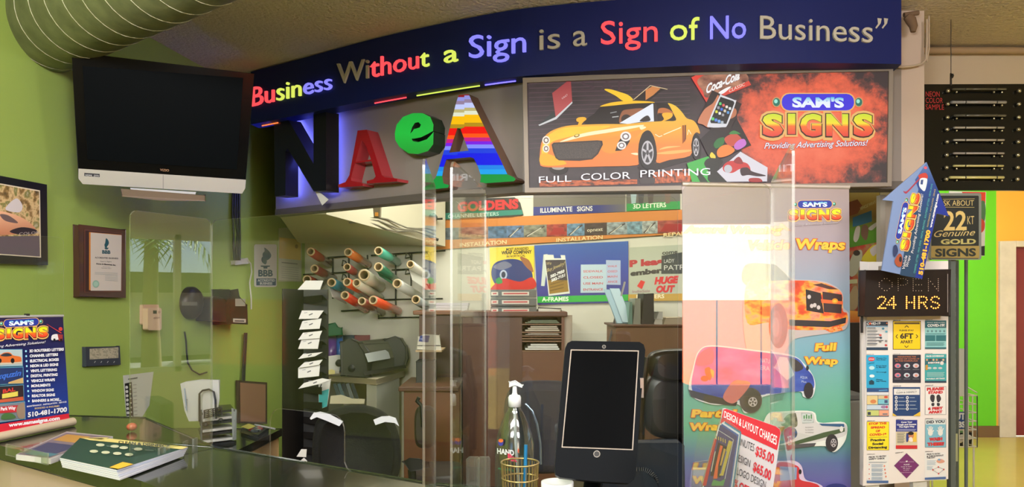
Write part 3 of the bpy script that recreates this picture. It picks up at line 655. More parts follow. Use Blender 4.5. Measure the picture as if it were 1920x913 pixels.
# ================================================================ OFFICE BEHIND THE COUNTER
def wb(px, py, l=0): return WALL_B.hit(px, py, l)
BN = WALL_B.n
def panel(pp, pl, name, label, cat, base, th=.006, lift=.004, group=None, z=None, edge=None):
    """a flat printed board: returns (thing, art)"""
    c = pl.hit(sum(p[0] for p in pp)/len(pp), max(p[1] for p in pp), lift)
    t = thing(name, label, cat, c, group)
    MB().slab(pp, pl, th, base, edge, lift=lift+th if pl is WALL_B else lift).build('board', t)
    a = Art(pl, (lift+th if pl is WALL_B else lift)+.0006)
    if z: a.z(*z)
    return t, a
W = WALL_B
# sign boards on the office wall
t, a = panel([(818, 374), (965, 370), (975, 380), (981, 403), (960, 408), (822, 414), (816, 400)], W, 'channel_letters_sign', 'rounded dark sample sign with red letters over a teal channel letters strip', 'sign', M(40, 40, 36))
a.text('GOLDENS', 858, 396, 972, 390, 17, M(196, 30, 36), bold=.05, back=M(90, 14, 16)); a.poly([(822, 400), (978, 393), (981, 402), (822, 412)], M(30, 120, 104)); a.text('CHANNEL LETTERS', 840, 409, 935, 404, 7, M(190, 210, 200)); a.build('print', t)
t, a = panel([(1000, 362), (1172, 362), (1172, 397), (1000, 404)], W, 'illuminate_signs_board', 'navy strip board reading illuminate signs on the office wall', 'sign', M(104, 98, 88))
a.poly([(1000, 388), (1172, 383), (1172, 397), (1000, 404)], G([(0, (34, 44, 116)), (.7, (34, 44, 116)), (1, (100, 96, 96))], axis=0)); a.text('ILLUMINATE', 1013, 399, 1073, 396, 9, M(222, 218, 205), bold=.02); a.text('SIGNS', 1082, 396, 1111, 395, 9, M(222, 218, 205), bold=.02); a.build('print', t)
t, a = panel([(1175, 358), (1275, 356), (1275, 392), (1175, 396)], W, 'letters_board', 'green strip board reading 3D letters on the office wall', 'sign', M(96, 92, 84))
a.poly([(1175, 382), (1275, 377), (1275, 392), (1175, 396)], M(34, 140, 64)); a.text('3D LETTERS', 1187, 391, 1249, 388, 8.5, M(220, 225, 205), bold=.02)
for i, (x, c) in enumerate(((1182, (150, 170, 170)), (1196, (60, 60, 60)), (1214, (70, 60, 56)), (1246, (110, 90, 76)))): a.poly([(x, 360), (x+12, 359), (x+10, 381), (x+2, 382)], M(*c))
a.build('print', t)
OB = M(196, 122, 56, rough=.6)
t, a = panel([(818, 412), (1285, 393), (1285, 438), (818, 468)], W, 'installation_photo_board', 'long orange board with a row of crane photos reading installation', 'sign', OB)
xs = [818, 860, 915, 950, 982, 1025, 1063, 1096, 1138, 1176, 1204, 1233, 1285]
def yt(x): return 428-(x-818)*16/467
def yb(x): return 450-(x-818)*14/467
cols = [(90, 100, 110), (150, 120, 100), (70, 96, 122), (86, 110, 140), (120, 120, 104), (150, 60, 50), (96, 128, 150), (70, 58, 56), (140, 150, 150), (110, 140, 150), (150, 156, 150), (150, 70, 60)]
for i, c in enumerate(cols):
    x0, x1 = xs[i], xs[i+1]; a.poly([(x0, yt(x0)), (x1, yt(x1)), (x1, yb(x1)), (x0, yb(x0))], G([(.3, tuple(int(v*.5) for v in c)), (.5, c), (.7, tuple(min(255, int(v*1.25)) for v in c))], axis=2, nscale=(3, 3)))
    if i in (3, 4, 6, 8, 10): a.line([(x0+3, yb(x0)-2), (x1-4, yt(x1)+3)], 2.5, M(60, 50, 48)); a.line([(x0+6, yb(x0)-2), (x1-10, yt(x1)+6)], 1.6, M(190, 186, 170))
    if i in (5, 11): a.poly([(x0+5, yb(x0)-3), (x0+14, yt(x0)+6), (x1-8, yt(x1)+8), (x1-3, yb(x1)-4)], M(150, 34, 36))
a.text('opnext', 1101, yb(1100)-7, 1130, yb(1130)-8, 7, M(230, 220, 190)); a.text('INSTALLATION', 1043, 454, 1130, 448, 7.5, M(232, 206, 150), bold=.02); a.text('INSTALLATION', 862, 463, 950, 457, 7.5, M(232, 206, 150), bold=.02); a.text('REPAIR', 1244, 444, 1290, 440, 7, M(232, 206, 150), bold=.02)
a.build('print', t)
t, a = panel([(918, 464), (1001, 461), (1002, 541), (920, 548)], W, 'wrap_company_poster', 'yellow poster with a blue wrapped car reading most awarded wrap company', 'poster', M(232, 200, 60))
a.text('MOST AWARDED', 949, 470, 991, 468, 5, M(60, 50, 30), bold=.03); a.text('WRAP COMPANY', 940, 477, 997, 475, 6.5, M(40, 40, 30), bold=.04); a.text('IN NORTH CAL', 950, 483, 985, 481, 4.5, M(60, 50, 30), bold=.02)
a.smooth([(922, 520), (926, 495), (950, 486), (975, 488), (995, 505), (998, 530), (980, 540), (940, 542)], M(44, 56, 110)); a.smooth([(925, 500), (945, 490), (960, 498), (940, 506)], M(110, 110, 130)); a.smooth([(975, 482), (992, 488), (1000, 510), (986, 500)], M(150, 96, 60)); a.ell(944, 515, 7, 9, M(170, 180, 200)); a.ell(944, 515, 4, 6, M(40, 40, 60)); a.smooth([(928, 532), (945, 522), (975, 528), (998, 520), (1000, 541), (925, 546)], M(190, 40, 36)); a.smooth([(930, 524), (938, 520), (942, 530), (932, 532)], M(60, 140, 70)); a.build('print', t)
t, a = panel([(1002, 460), (1178, 452), (1178, 567), (1008, 571)], W, 'a_frames_poster', 'blue poster of folding sidewalk signs with a green a-frames strip', 'poster', G([(0, (58, 52, 128)), (.5, (52, 66, 150)), (1, (62, 100, 170))]))
a.poly([(1008, 556), (1178, 552), (1178, 564), (1008, 568)], M(48, 170, 66)); a.text('A-FRAMES', 1016, 565, 1066, 564, 8, M(225, 240, 215), bold=.03)
a.z(900, 360, 3.513)
a.poly([(418, 412), (444, 408), (450, 440), (425, 620), (402, 618)], M(190, 200, 190)); a.poly([(422, 412), (560, 416), (592, 668), (452, 684)], M(214, 216, 204)); a.poly([(430, 448), (562, 446), (584, 655), (458, 672)], G([(0, (150, 118, 48)), (.38, (140, 108, 44)), (.42, (58, 54, 58)), (1, (66, 60, 66))])); a.poly([(484, 414), (530, 414), (535, 436), (488, 436)], M(52, 80, 150))
a.text('We', 438, 482, 470, 478, 22, M(190, 170, 120), shear=.2); a.text('Buy Jewelry!', 440, 528, 560, 478, 24, M(196, 176, 120), shear=.3); a.text('582-7950', 464, 566, 556, 528, 19, M(230, 230, 225), bold=.04); a.text('582-7151', 470, 592, 560, 555, 19, M(230, 230, 225), bold=.04)
for i in range(3): a.line([(462, 610+i*20), (552, 584+i*22)], 6, M(110, 84, 34))
SW = M(176, 196, 206)
a.poly([(830, 448), (926, 450), (926, 612), (832, 610)], M(166, 180, 206)); a.poly([(664, 478), (832, 476), (834, 662), (662, 664)], SW)
for i, (t1, t2) in enumerate((('SIDEWALK', 'WALK'), ('CLOSED', 'OSED'), ('USE MAIN', 'MAIN'), ('ENTRANCE', 'ANCE'))):
    a.text(t1, 680, 530+i*40, 810, 528+i*40, 15, M(196, 90, 90), bold=.02)
    if i < 4: a.text(t2, 840, 496+i*34, 905, 494+i*34, 14, M(196, 110, 120), bold=.02)
a.build('print', t)
t, a = panel([(1180, 464), (1290, 458), (1290, 560), (1180, 566)], W, 'banners_poster', 'pale poster of sample banners reading huge out over a yellow banners strip', 'poster', M(176, 180, 160))
a.z(900, 360, 3.513)
a.poly([(975, 674), (1370, 668), (1370, 716), (975, 718)], M(190, 150, 60)); a.text('BANNERS', 1030, 702, 1214, 698, 26, M(236, 226, 190), bold=.03)
a.text('P leas', 985, 492, 1205, 474, 42, M(176, 50, 56), bold=.06); a.text('ember', 990, 552, 1200, 530, 34, M(60, 56, 52), bold=.06); a.text('HUGE', 1148, 606, 1308, 596, 44, M(206, 40, 46), bold=.07, shear=.2); a.text('OUT', 1160, 660, 1285, 656, 42, M(206, 40, 46), bold=.07, shear=.2)
a.poly([(1034, 620), (1060, 580), (1088, 590), (1066, 640)], M(210, 50, 40)); a.text('IndieSale', 1004, 664, 1120, 658, 18, M(160, 110, 120)); a.poly([(1196, 420), (1370, 390), (1370, 536), (1194, 538)], M(58, 62, 58)); a.text('LADY', 1212, 468, 1280, 464, 26, M(200, 200, 190)); a.text('PATRIC', 1212, 515, 1400, 508, 34, M(200, 200, 190)); a.text('come', 1200, 412, 1300, 404, 26, M(60, 60, 56), bold=.02)
a.build('print', t)
# fluorescent reflector: a slim shelf light on the wall over the banners poster
# wire racks on the wall
WR = M(36, 34, 34, rough=.4, metal=.6)
def rack(name, label, hs, vs, pegs):
    t = thing(name, label, 'rack', wb((hs[0][0]+hs[0][2])/2, max(h[1] for h in hs)), 'wire vinyl racks on the office wall')
    m = MB()
    for x0, y0, x1, y1 in hs: m.tube([wb(x0, y0, .03), wb(x1, y1, .03)], .007, WR, n=6)
    for x, y0, y1 in vs: m.tube([wb(x, y0, .03), wb(x, y1, .03)], .007, WR, n=6)
    for x, y in ((hs[0][0]+3, hs[0][1]), (hs[-1][2]-3, hs[-1][3])): m.tube([wb(x, y, .03), wb(x, y, .0)], .006, WR, n=6)
    m.build('grid', t)
    for x, y in pegs:
        MB().tube([wb(x, y, .03), wb(x-11, y+2, .03), wb(x-9, y-8, .2), wb(x-4, y-6, .24), wb(x+3, y+12, .05)], .005, WR, n=6).build('peg', t)
rack('wire_rack', 'black wire rack holding vinyl rolls, leftmost beside the green wall', [(600, 484, 656, 480), (566, 515, 656, 510), (640, 583, 692, 580)], [(624, 484, 560), (654, 478, 545), (689, 478, 520)], [(652, 496), (652, 522)])
rack('wire_rack', 'black wire rack holding vinyl rolls, nearest the channel letters sign', [(696, 479, 835, 470), (735, 506, 800, 503), (710, 562, 830, 560), (710, 596, 830, 594)], [(742, 478, 594), (771, 474, 536), (806, 472, 560), (710, 560, 598)], [(771, 482), (806, 480), (771, 512), (806, 540)])
RL = [  # near end px, far end px, near radius, colour, words
 (583, 472, 617, 494, .033, (156, 34, 34), 'dark red vinyl roll topmost beside the green wall'),
 (590, 504, 625, 522, .033, (118, 40, 44), 'maroon vinyl roll below the dark red one at the left'),
 (653, 473, 689, 495, .033, (214, 110, 40), 'orange vinyl roll in the middle of the top row'),
 (710, 471, 744, 491, .034, (64, 164, 138), 'mint green vinyl roll at the right of the top row'),
 (710, 501, 746, 530, .036, (20, 92, 64), 'dark green vinyl roll under the mint one'),
 (683, 516, 712, 536, .046, (206, 204, 176), 'thick cream vinyl roll beside the dark green one'),
 (651, 501, 676, 518, .030, (140, 44, 48), 'short wine red vinyl roll with a pale end'),
 (651, 529, 690, 552, .033, (232, 84, 34), 'orange vinyl roll in the middle of the pile'),
 (669, 531, 712, 558, .033, (214, 210, 184), 'cream vinyl roll leaning beside the orange one'),
 (622, 530, 655, 546, .036, (20, 116, 132), 'teal blue vinyl roll with a white cap edge'),
 (647, 554, 685, 579, .033, (220, 52, 34), 'bright red vinyl roll in the bottom row'),
 (679, 565, 716, 586, .032, (136, 60, 52), 'brown red vinyl roll in the bottom row'),
 (700, 563, 746, 583, .034, (228, 76, 38), 'orange red vinyl roll at the bottom right'),
 (745, 532, 785, 556, .036, (206, 206, 196), 'white vinyl roll right of the dark green one'),
 (780, 562, 808, 580, .033, (136, 146, 144), 'grey vinyl roll lowest beside the brown cabinet'),
 (770, 496, 806, 522, .030, (202, 200, 184), 'white vinyl roll highest beside the cabinet'),
 (576, 524, 600, 534, .034, (132, 24, 30), 'crimson vinyl roll lowest beside the mail rack'),
]
for i, (x0, y0, x1, y1, r, c, lab) in enumerate(RL):
    q = wb(x1, y1, .04); n_ = 1.0
    Yn = q.y-.52; p = at(x0, y0, Yn); t = thing('vinyl_roll', lab, 'vinyl roll', (p.x, p.y, min(p.z, q.z)-r), 'vinyl rolls on the office wall')
    d = q-p; L = d.length; r = r*1.02
    MB().lathe(p, [(r*.8, .001), (r, 0), (r, L), (r*.6, L)], M(*c, rough=.25, coat=.4), ax=d, n=24).build('vinyl', t)
    MB().lathe(p, [(r*.62, .3), (r*.66, .0), (r*.66, -.012), (r*.92, -.012), (r*.92, .004)], M(196, 170, 130, rough=.8), ax=d, n=24).build('core', t)
    if i in (9, 15, 4):
        s_ = MB(); u = (q-p).normalized(); cc = M(*((204, 206, 196) if i != 4 else (20, 92, 64)), rough=.5)
        A_ = p+u*.04+Vector((-r, 0, 0)); B_ = p+u*.3+Vector((-r*.2, 0, 0)) if i != 15 else p+u*.4; h_ = .13 if i != 4 else .07
        s_.hull([A_, B_, B_-Vector((-.04, 0, h_)), A_-Vector((-.03, 0, h_*.8))], [v+Vector((.002, .002, 0)) for v in (A_, B_, B_-Vector((-.04, 0, h_)), A_-Vector((-.03, 0, h_*.8)))], cc); s_.build('loose_end', t)
# cables along the soffit and a small camera
m = MB()
for k in range(3):
    m.tube([at(655+i*18, 398+8*k+i*(4.2-k*.4)+4*math.sin(i*1.3+k), 5.2+.05*i) for i in range(10)], .006, M(110, 104, 90), n=5)
m.build('cable_bundle', label='loose grey cables running along the office soffit', cat='cable')
t = thing('security_camera', 'small teal eyed security camera bracket with black leads high in the office', 'camera', at(806, 415, 5.8))
MB().lathe(at(811, 406, 5.6), [(.0, -.01), (.022, 0), (.03, .02), (.03, .1), (0, .1)], M(70, 84, 84), ax=(0, 1, 0), n=16).build('camera_body', t)
MB().tube([at(790, 412, 5.7), at(830, 410, 5.7)], .008, WR).tube([at(800, 412, 5.7), at(800, 402, 5.7), at(800, 396, 5.7)], .008, WR).build('bracket', t)
MB().tube([at(780, 414, 5.68), at(786, 428, 5.68), at(796, 440, 5.68), at(812, 446, 5.7), at(822, 450, 5.7)], .012, M(24, 24, 26), n=6).tube([at(796, 404, 5.7), at(786, 412, 5.68), at(792, 428, 5.7), at(808, 444, 5.7)], .006, M(24, 24, 26), n=6).build('cable', t)
t = thing('exit_lamp', 'small amber lamp box hanging under the header in the office', 'lamp', at(706, 408, 4.9))
MB().slab([(699, 388), (713, 387), (712, 408), (701, 408)], yplane(4.9), .05, M(120, 110, 90)).build('lamp_box', t); MB().slab([(703, 398), (709, 398), (709, 405), (703, 405)], yplane(4.893), .006, M(230, 150, 50, e=.8)).build('lens', t)

# work table with the sheet plotter
def pz(px, py, z): p = atz(px, py, z); return (p.x, p.y)
TT = M(202, 192, 166, rough=.5, var=.04)
t = thing('work_table', 'pale work table carrying the grey plotter', 'table', (-1.1, 5.6, 0))
c1, c2, c3 = atz(595, 703, .9), atz(706, 711, .9), atz(765, 694, .9)
c4 = c1+(c3-c2)
MB().prismz([(p.x, p.y) for p in (c1, c2, c3, c4)], .86, .9, TT, M(150, 138, 116)).build('table_top', t, bevel=.004)
def pan(a_, b_, z0, z1, th, mat):
    d = (b_-a_); n_ = Vector((-d.y, d.x, 0)).normalized()*th; return MB().prismz([(a_.x, a_.y), (b_.x, b_.y), (b_.x+n_.x, b_.y+n_.y), (a_.x+n_.x, a_.y+n_.y)], z0, z1, mat)
WP = M(196, 200, 186, rough=.5)
e = (c3-c2)*.04+(c1-c2)*.02
pan(c2+e, c3-(c3-c2)*.3, 0, .86, .02, WP).build('side_panel', t); g = c2+(c1-c2)*.16
pan(g, c2+e, 0, .86, .02, M(166, 166, 152)).build('front_panel', t); pan(c1+(c2-c1)*.03+(c4-c1)*.02, c1+(c4-c1)*.7, 0, .86, .02, WP).build('side_panel', t)
sh = [c1+(c2-c1)*.05, g, g+(c3-c2)*.7, c1+(c4-c1)*.7]; MB().prismz([(p.x, p.y) for p in sh], .48, .5, TT).build('shelf', t)
PG = M(84, 84, 74, rough=.4); PD = M(56, 56, 52, rough=.4)
t = thing('sheet_plotter', 'grey curved desktop plotter on the pale work table', 'plotter', (-1.0, 5.6, .9))
lf = [(640, 644), (652, 641), (668, 645), (676, 658), (684, 676), (684, 702), (660, 703), (642, 700)]; rt = [(728, 636), (740, 633), (750, 640), (756, 652), (760, 668), (760, 686), (745, 689), (730, 686)]
Yl, Yr = 5.5, 5.85
MB().hull([at(x, y, Yl) for x, y in lf], [at(x, y, Yr) for x, y in rt], PG, smooth=False).build('body', t, bevel=.01)
ef = [(638, 642), (654, 637), (672, 642), (684, 660), (690, 682), (688, 705), (640, 703)]; MB().hull([at(x, y, Yl-.06) for x, y in ef], [at(x+7, y-.5, Yl+.02) for x, y in ef], PD).build('end_cap', t, bevel=.01)
er = [(720, 637), (738, 633), (752, 636), (761, 650), (762, 672), (757, 690), (735, 692)]; MB().hull([at(x, y, Yr-.1) for x, y in er], [at(x+3, y-1, Yr) for x, y in er], PD).build('end_cap', t, bevel=.01)
MB().lathe(at(659, 691, Yl-.062), [(.0, -.004), (.024, -.004), (.028, .004)], M(28, 28, 28), ax=(0, 1, 0), n=18).build('knob', t)
MB().lathe(at(635, 681, Yl-.02), [(.0, -.004), (.024, -.004), (.028, .02)], M(34, 34, 34), ax=(0, 1, 0), n=18).build('knob', t)
MB().hull([at(684, 663, Yl-.07), at(727, 655, Yr-.12), at(732, 672, Yr-.16), at(690, 679, Yl-.1)], [at(684, 663, Yl-.05), at(727, 655, Yr-.1), at(732, 672, Yr-.14), at(690, 679, Yl-.08)], M(176, 184, 180, rough=.2)).build('sheet_guide', t, label='pale metal sheet guide')
MB().hull([at(680, 697, Yl-.1), at(760, 684, Yr-.15), at(762, 690, Yr-.15), at(684, 704, Yl-.1)], [at(680, 697, Yl), at(760, 684, Yr), at(762, 690, Yr), at(684, 704, Yl)], M(40, 38, 34)).build('front_roller', t)
def box_thing(pp, Y, dep, name, label, cat, mat, parts=(), group=None, bevel=.004, zb=None, dx=0):
    """box whose front face is seen at pp = (x0,y0,x1,y1), reaching back by dep"""
    x0, y0, x1, y1 = pp; a_, b_ = at(x0, y0, Y), at(x1, y1, Y); z0 = zb if zb is not None else b_.z
    t = thing(name, label, cat, ((a_.x+b_.x)/2, Y+dep/2, z0), group)
    MB().prismz([(a_.x, Y), (b_.x, Y), (b_.x+dx, Y+dep), (a_.x+dx, Y+dep)], z0, a_.z, mat).build('body', t, bevel=bevel); return t
# blue and purple folders, green bag, papers on the table
for x0, x1, y0, c, lab in ((597, 612, 632, (24, 84, 170), 'blue vinyl roll standing on the work table at its left end'), (611, 632, 630, (98, 50, 140), 'purple vinyl roll standing between two blue rolls'), (631, 643, 629, (30, 96, 176), 'blue vinyl roll standing against the plotter')):
    p0, p1 = at(x0, y0, 5.95), at(x1, y0, 5.95); r = (p1.x-p0.x)/2; c_ = Vector(((p0.x+p1.x)/2, 5.95, .9))
    t = thing('vinyl_roll', lab, 'vinyl roll', c_, 'rolls standing on the work table'); MB().lathe(c_, [(0, 0), (r, 0), (r, p0.z-.9), (r*.5, p0.z-.9)], M(*c, rough=.3, coat=.3), n=20).build('vinyl', t); MB().lathe(c_+Vector((0, 0, p0.z-.9)), [(r*.5, -.05), (r*.5, .006), (r*.7, .006), (r*.7, -.01)], M(190, 160, 120), n=20).build('core', t)
m = MB(); gp = [(597, 612), (612, 610), (628, 607), (634, 613), (642, 615), (643, 628), (620, 630), (598, 631)]
m.hull([at(x, y, 5.8) for x, y in gp], [at(x, y, 6.0) for x, y in gp], M(14, 92, 58, rough=.35)); m.build('green_bag', bevel=.01, label='green plastic bag lying on the standing rolls', cat='bag')
for x0, x1, c, lab in ((643, 664, (30, 50, 66), 'dark blue box behind the plotter'), (664, 692, (120, 40, 52), 'wine red box behind the plotter')):
    box_thing((x0, 629, x1, 652), 6.02, .12, 'storage_box', lab, 'box', M(*c), group='boxes behind the plotter', zb=.9)
m = MB(); cu = [(597, 672), (612, 668), (636, 665), (640, 668), (636, 700), (612, 702), (598, 690)]; m.hull([at(x, y, 5.5) for x, y in cu], [at(x, y, 5.56) for x, y in cu], M(206, 206, 200)); m.build('curled_paper', label='curled white sheet standing left of the plotter', cat='paper')
m = MB(); q = [(613, 695), (622, 692), (628, 695), (628, 701), (614, 702)]; m.hull([at(x, y, 5.42) for x, y in q], [at(x, y, 5.47) for x, y in q], M(206, 196, 130)); m.build('sticky_notes', label='small yellow block of notes on the work table edge', cat='notes')
# files on the lower shelf
for i, (x, c) in enumerate(((628, (44, 60, 66)), (636, (60, 84, 92)), (644, (30, 36, 42)), (652, (88, 96, 100)), (661, (36, 44, 50)))):
    q = [(x-4, 720), (x+2, 718), (x+12, 746), (x+6, 750)]; m = MB(); m.hull([at(a_, b_, 5.45) for a_, b_ in q], [at(a_, b_, 5.7) for a_, b_ in q], M(*c)); m.build('binder', label=['dark green grey binder first on the shelf under the plotter', 'blue grey binder second on the shelf', 'black binder leaning in the middle of the shelf', 'pale grey binder leaning on the shelf', 'dark binder last on the shelf by the panel'][i], cat='binder', group='binders under the work table')
m = MB(); q = [(620, 742), (640, 740), (660, 747), (684, 748), (683, 757), (618, 757)]; m.hull([at(a_, b_, 5.3) for a_, b_ in q], [at(a_, b_, 5.6) for a_, b_ in q], M(226, 220, 190)); m.build('paper_stack', label='cream paper stack under the binders', cat='paper')
t = thing('brochure_pack', 'white and teal printed pack standing beside the mail rack', 'brochure', at(606, 765, 4.02)); PLb = yplane(4.02, 10, 606)
MB().slab([(597, 716), (620, 712), (613, 762), (598, 768)], PLb, .05, M(220, 222, 216)).build('pack', t); a = Art(PLb, .001); a.poly([(598, 735), (617, 729), (613, 762), (598, 767)], M(40, 160, 160)); a.line([(600, 727), (603, 720)], 2, M(60, 60, 60)); a.build('print', t)

# black mail rack with papers
MK = M(11, 11, 11, rough=.5)
t = thing('mail_rack', 'tall black mail rack with letters sticking out beside the green wall', 'mail rack', at(560, 556, 4.0)-Vector((0, 0, 1.5)))
f0, f1, f2 = at(530, HZ, 3.75), at(569, HZ, 4.1), at(604, HZ, 4.0)
tz = 1.54
MB().prismz([(f0.x, f0.y), (f1.x, f1.y), (f1.x, f1.y+.02), (f0.x-.01, f0.y+.02)], 0, tz, MK).build('side_panel', t)
MB().prismz([(f1.x, f1.y), (f2.x, f2.y+.12), (f2.x, f2.y+.14), (f1.x, f1.y+.02)], 0, tz, MK).build('back_panel', t)
for i in range(14):
    z = .42+i*.083; MB().add([Vector((f1.x, f1.y-.0, z)), Vector((f2.x, f2.y, z+.01)), Vector((f2.x, f2.y+.12, z-.02)), Vector((f1.x, f1.y+.08, z-.02))], [(0, 1, 2, 3)], MK).add([Vector((f1.x, f1.y-.004, z)), Vector((f2.x, f2.y-.004, z+.01)), Vector((f2.x, f2.y-.004, z-.03)), Vector((f1.x, f1.y-.004, z-.035))], [(0, 1, 2, 3)], M(40, 38, 36, rough=.3)).build('pocket', t)
PL = yplane(3.9, -18, 580)
a = Art(PL, .001); a.poly([(541, 692), (546, 687), (551, 693), (546, 702)], M(214, 220, 220)); a.poly([(543, 693), (546, 690), (549, 693), (546, 699)], M(90, 110, 110)); a.build('sticker', t, label='small pale sticker')
mails = [([(558, 543), (573, 526), (606, 526), (600, 543)], 'white sheet on top of the black mail rack'), ([(560, 598), (566, 582), (607, 582), (596, 597)], 'white envelope highest in the mail rack'), ([(561, 618), (567, 602), (603, 597), (599, 616)], 'white envelope second in the mail rack'), ([(559, 637), (568, 624), (604, 620), (598, 634)], 'thin white envelope third in the mail rack'), ([(559, 654), (566, 635), (600, 631), (596, 654)], 'white envelope fourth in the mail rack'), ([(559, 673), (568, 664), (605, 660), (590, 668)], 'flat white letter fifth in the mail rack'), ([(559, 690), (570, 680), (605, 674), (598, 684)], 'greyish letter sixth in the mail rack'), ([(559, 709), (559, 690), (600, 684), (598, 705)], 'grey white envelope seventh in the mail rack'), ([(559, 729), (570, 718), (604, 709), (620, 712), (598, 720)], 'folded letter jutting lowest from the mail rack'), ([(556, 856), (565, 842), (575, 842), (574, 857)], 'small white envelope low behind the black chair'), ([(558, 868), (570, 858), (576, 864), (574, 872)], 'white letter lowest behind the black chair')]
for i, (pp, lab) in enumerate(mails):
    Pm = Plane(at(580, pp[0][1], 3.82), (.1, -1, .35)); t = thing('envelope', lab, 'envelope', Pm.hit(*pp[0]), 'letters in the mail rack'); MB().slab(pp, Pm, .003, M(222, 220, 216)).build('paper', t)
    a = Art(Pm, .0006); x0, y0 = pp[0]; cx = sum(p[0] for p in pp)/len(pp); cy = sum(p[1] for p in pp)/len(pp)
    if i and i < 9: a.line([(cx-3, cy+1), (cx+4, cy-2)], 2, M(90, 90, 96)); a.line([(cx-12, cy-3), (cx-6, cy-4)], 1, M(140, 140, 150)); a.build('print', t)

# brown cabinets
WD = M(86, 52, 34, rough=.45, var=.12, vscale=3); WD2 = M(110, 68, 42, rough=.45, var=.12, vscale=3); WD3 = M(132, 96, 68, rough=.5, var=.08, vscale=3)
t = thing('desk', 'brown wooden desk end standing behind the black chair', 'desk', at(810, 556, 4.9)-Vector((0, 0, 1.5)))
p0, p1 = at(757, HZ, 4.7), at(861, HZ, 4.7); MB().box(p0.x, p1.x, 4.7, 5.22, 0, .9, WD2).build('body', t, bevel=.003); MB().box(p0.x-.03, p1.x, 4.67, 5.24, .9, .93, WD).build('desk_top', t, bevel=.006)
t = thing('hutch_cabinet', 'tall dark brown cabinet carrying papers behind the time clock', 'cabinet', at(810, 556, 5.2)-Vector((0, 0, 1.5)))
p0, p1 = at(786, HZ, 5.3), at(860, HZ, 5.3); MB().box(p0.x, p1.x, 5.3, 5.75, .0, 1.37, WD).build('body', t); MB().box(p0.x-.04, p1.x+.02, 5.26, 5.78, 1.37, 1.4, WD2).build('cabinet_top', t, bevel=.006); MB().box(p0.x+.08, p1.x-.03, 5.29, 5.31, .95, 1.3, M(70, 42, 28)).build('door', t)
m = MB()
for i in range(5): q = at(802+i, 588-5*i, 5.4); m.box(q.x, q.x+.28, 5.4, 5.6, q.z-.018, q.z, M(200-i*4, 196-i*4, 186))
m.build('paper_stack', label='stack of papers on top of the tall brown cabinet', cat='paper')
t = thing('time_clock', 'white time stamp clock with a blue top on the cabinet shelf', 'clock', at(802, 660, 5.0))
q = [(782, 655), (784, 632), (796, 628), (824, 628), (826, 655)]; MB().hull([at(x, y, 5.0) for x, y in q], [at(x, y, 5.16) for x, y in q], M(214, 212, 196)).build('body', t, bevel=.006)
a = Art(yplane(4.998), .002); a.poly([(785, 640), (788, 629), (806, 629), (803, 642)], M(36, 50, 130)); a.line([(782, 648), (826, 648)], 1.5, M(40, 40, 40)); a.text('T8', 786, 637, 792, 637, 3, M(180, 190, 240)); a.build('front_print', t)
MB().slab([(779, 657), (828, 657), (828, 660), (779, 660)], yplane(4.97), .3, M(196, 170, 130)).build('shelf', t)
box_thing((780, 678, 813, 724), 4.9, .18, 'computer_tower', 'small black speaker box on the brown desk', 'speaker', M(40, 40, 42), zb=.93)
# credenza with pigeonholes
t = thing('pigeonhole_cabinet', 'brown cabinet with open paper pigeonholes in the middle of the office', 'cabinet', at(990, 556, 4.8)-Vector((0, 0, 1.5)))
Yc = 4.9; X0, X1 = at(868, 0, Yc).x, at(1058, 0, Yc).x; zt = at(0, 594, Yc).z; xs0 = at(979, 0, Yc).x; xs1 = at(1057, 0, Yc).x
MB().box(X0, xs0, Yc, Yc+.5, 0, zt, WD).build('body', t); MB().box(xs0, X1, Yc+.02, Yc+.5, 0, at(0, 657, Yc).z, WD2).build('lower_body', t); MB().box(X0-.02, X1+.02, Yc-.03, Yc+.52, zt, zt+.035, WD).build('cabinet_top', t, bevel=.008)
MB().box(xs1-.015, xs1+.005, Yc, Yc+.5, at(0, 657, Yc).z, zt, WD2).build('side_panel', t); MB().box(xs0, xs1, Yc+.45, Yc+.47, at(0, 657, Yc).z, zt, M(50, 30, 22)).build('back_panel', t)
for i, y in enumerate((607, 622, 629, 634, 639, 657)): z = at(0, y, Yc).z; MB().box(xs0, xs1-.015, Yc+.01, Yc+.45, z-.008, z, WD3).build('shelf', t)
for i, (y, hh, c, lab) in enumerate(((606, .02, (110, 124, 96), 'green grey papers in the top pigeonhole'), (621, .035, (190, 180, 160), 'cream papers in the second pigeonhole'), (628, .015, (170, 160, 146), 'thin papers in the third pigeonhole'), (656, .04, (214, 214, 206), 'white crumpled papers in the bottom pigeonhole'))):
    z = at(0, y, Yc).z; m = MB()
    for k in range(3): m.box(xs0+.02+.015*k, xs1-.03-.01*k, Yc-.01+.012*k, Yc+.35, z+k*hh/3+.001, z+(k+.8)*hh/3+.001, M(*c), rot=.02*k)
    m.build('paper_stack', label=lab, cat='paper', group='papers in the pigeonholes')
box_thing((1052, 592, 1072, 700), Yc+.05, .3, 'side_board', 'pale narrow board beside the pigeonhole cabinet', 'board', M(176, 164, 144), zb=0)
t = thing('drawer_trays', 'three grey drawer trays with red labels on the brown cabinet', 'drawer unit', at(960, 594, 5.0)); Yt = 4.95
for i in range(3):
    y0 = 543+i*15.8; A_ = at(920, y0, Yt); B_ = at(1006, y0+15, Yt)
    MB().box(A_.x, B_.x, Yt, Yt+.3, B_.z, A_.z, M(96, 100, 96, rough=.3)).build('tray', t, bevel=.004)
    for x0, x1 in ((921, 934), (941, 992)):
        a = Art(yplane(Yt-.004), .001+.002); a.rect(x0, y0+4, x1, y0+11, M(222, 214, 200)); a.line([(x0+3, y0+7.5), (x1-3, y0+7.2)], 2.6, M(196, 70, 70)); a.build('drawer_label', t, label='cream label with red print')
t = thing('file_sorter', 'wire file sorter with white sheets beside the drawer trays', 'file sorter', at(1030, 592, 4.95))
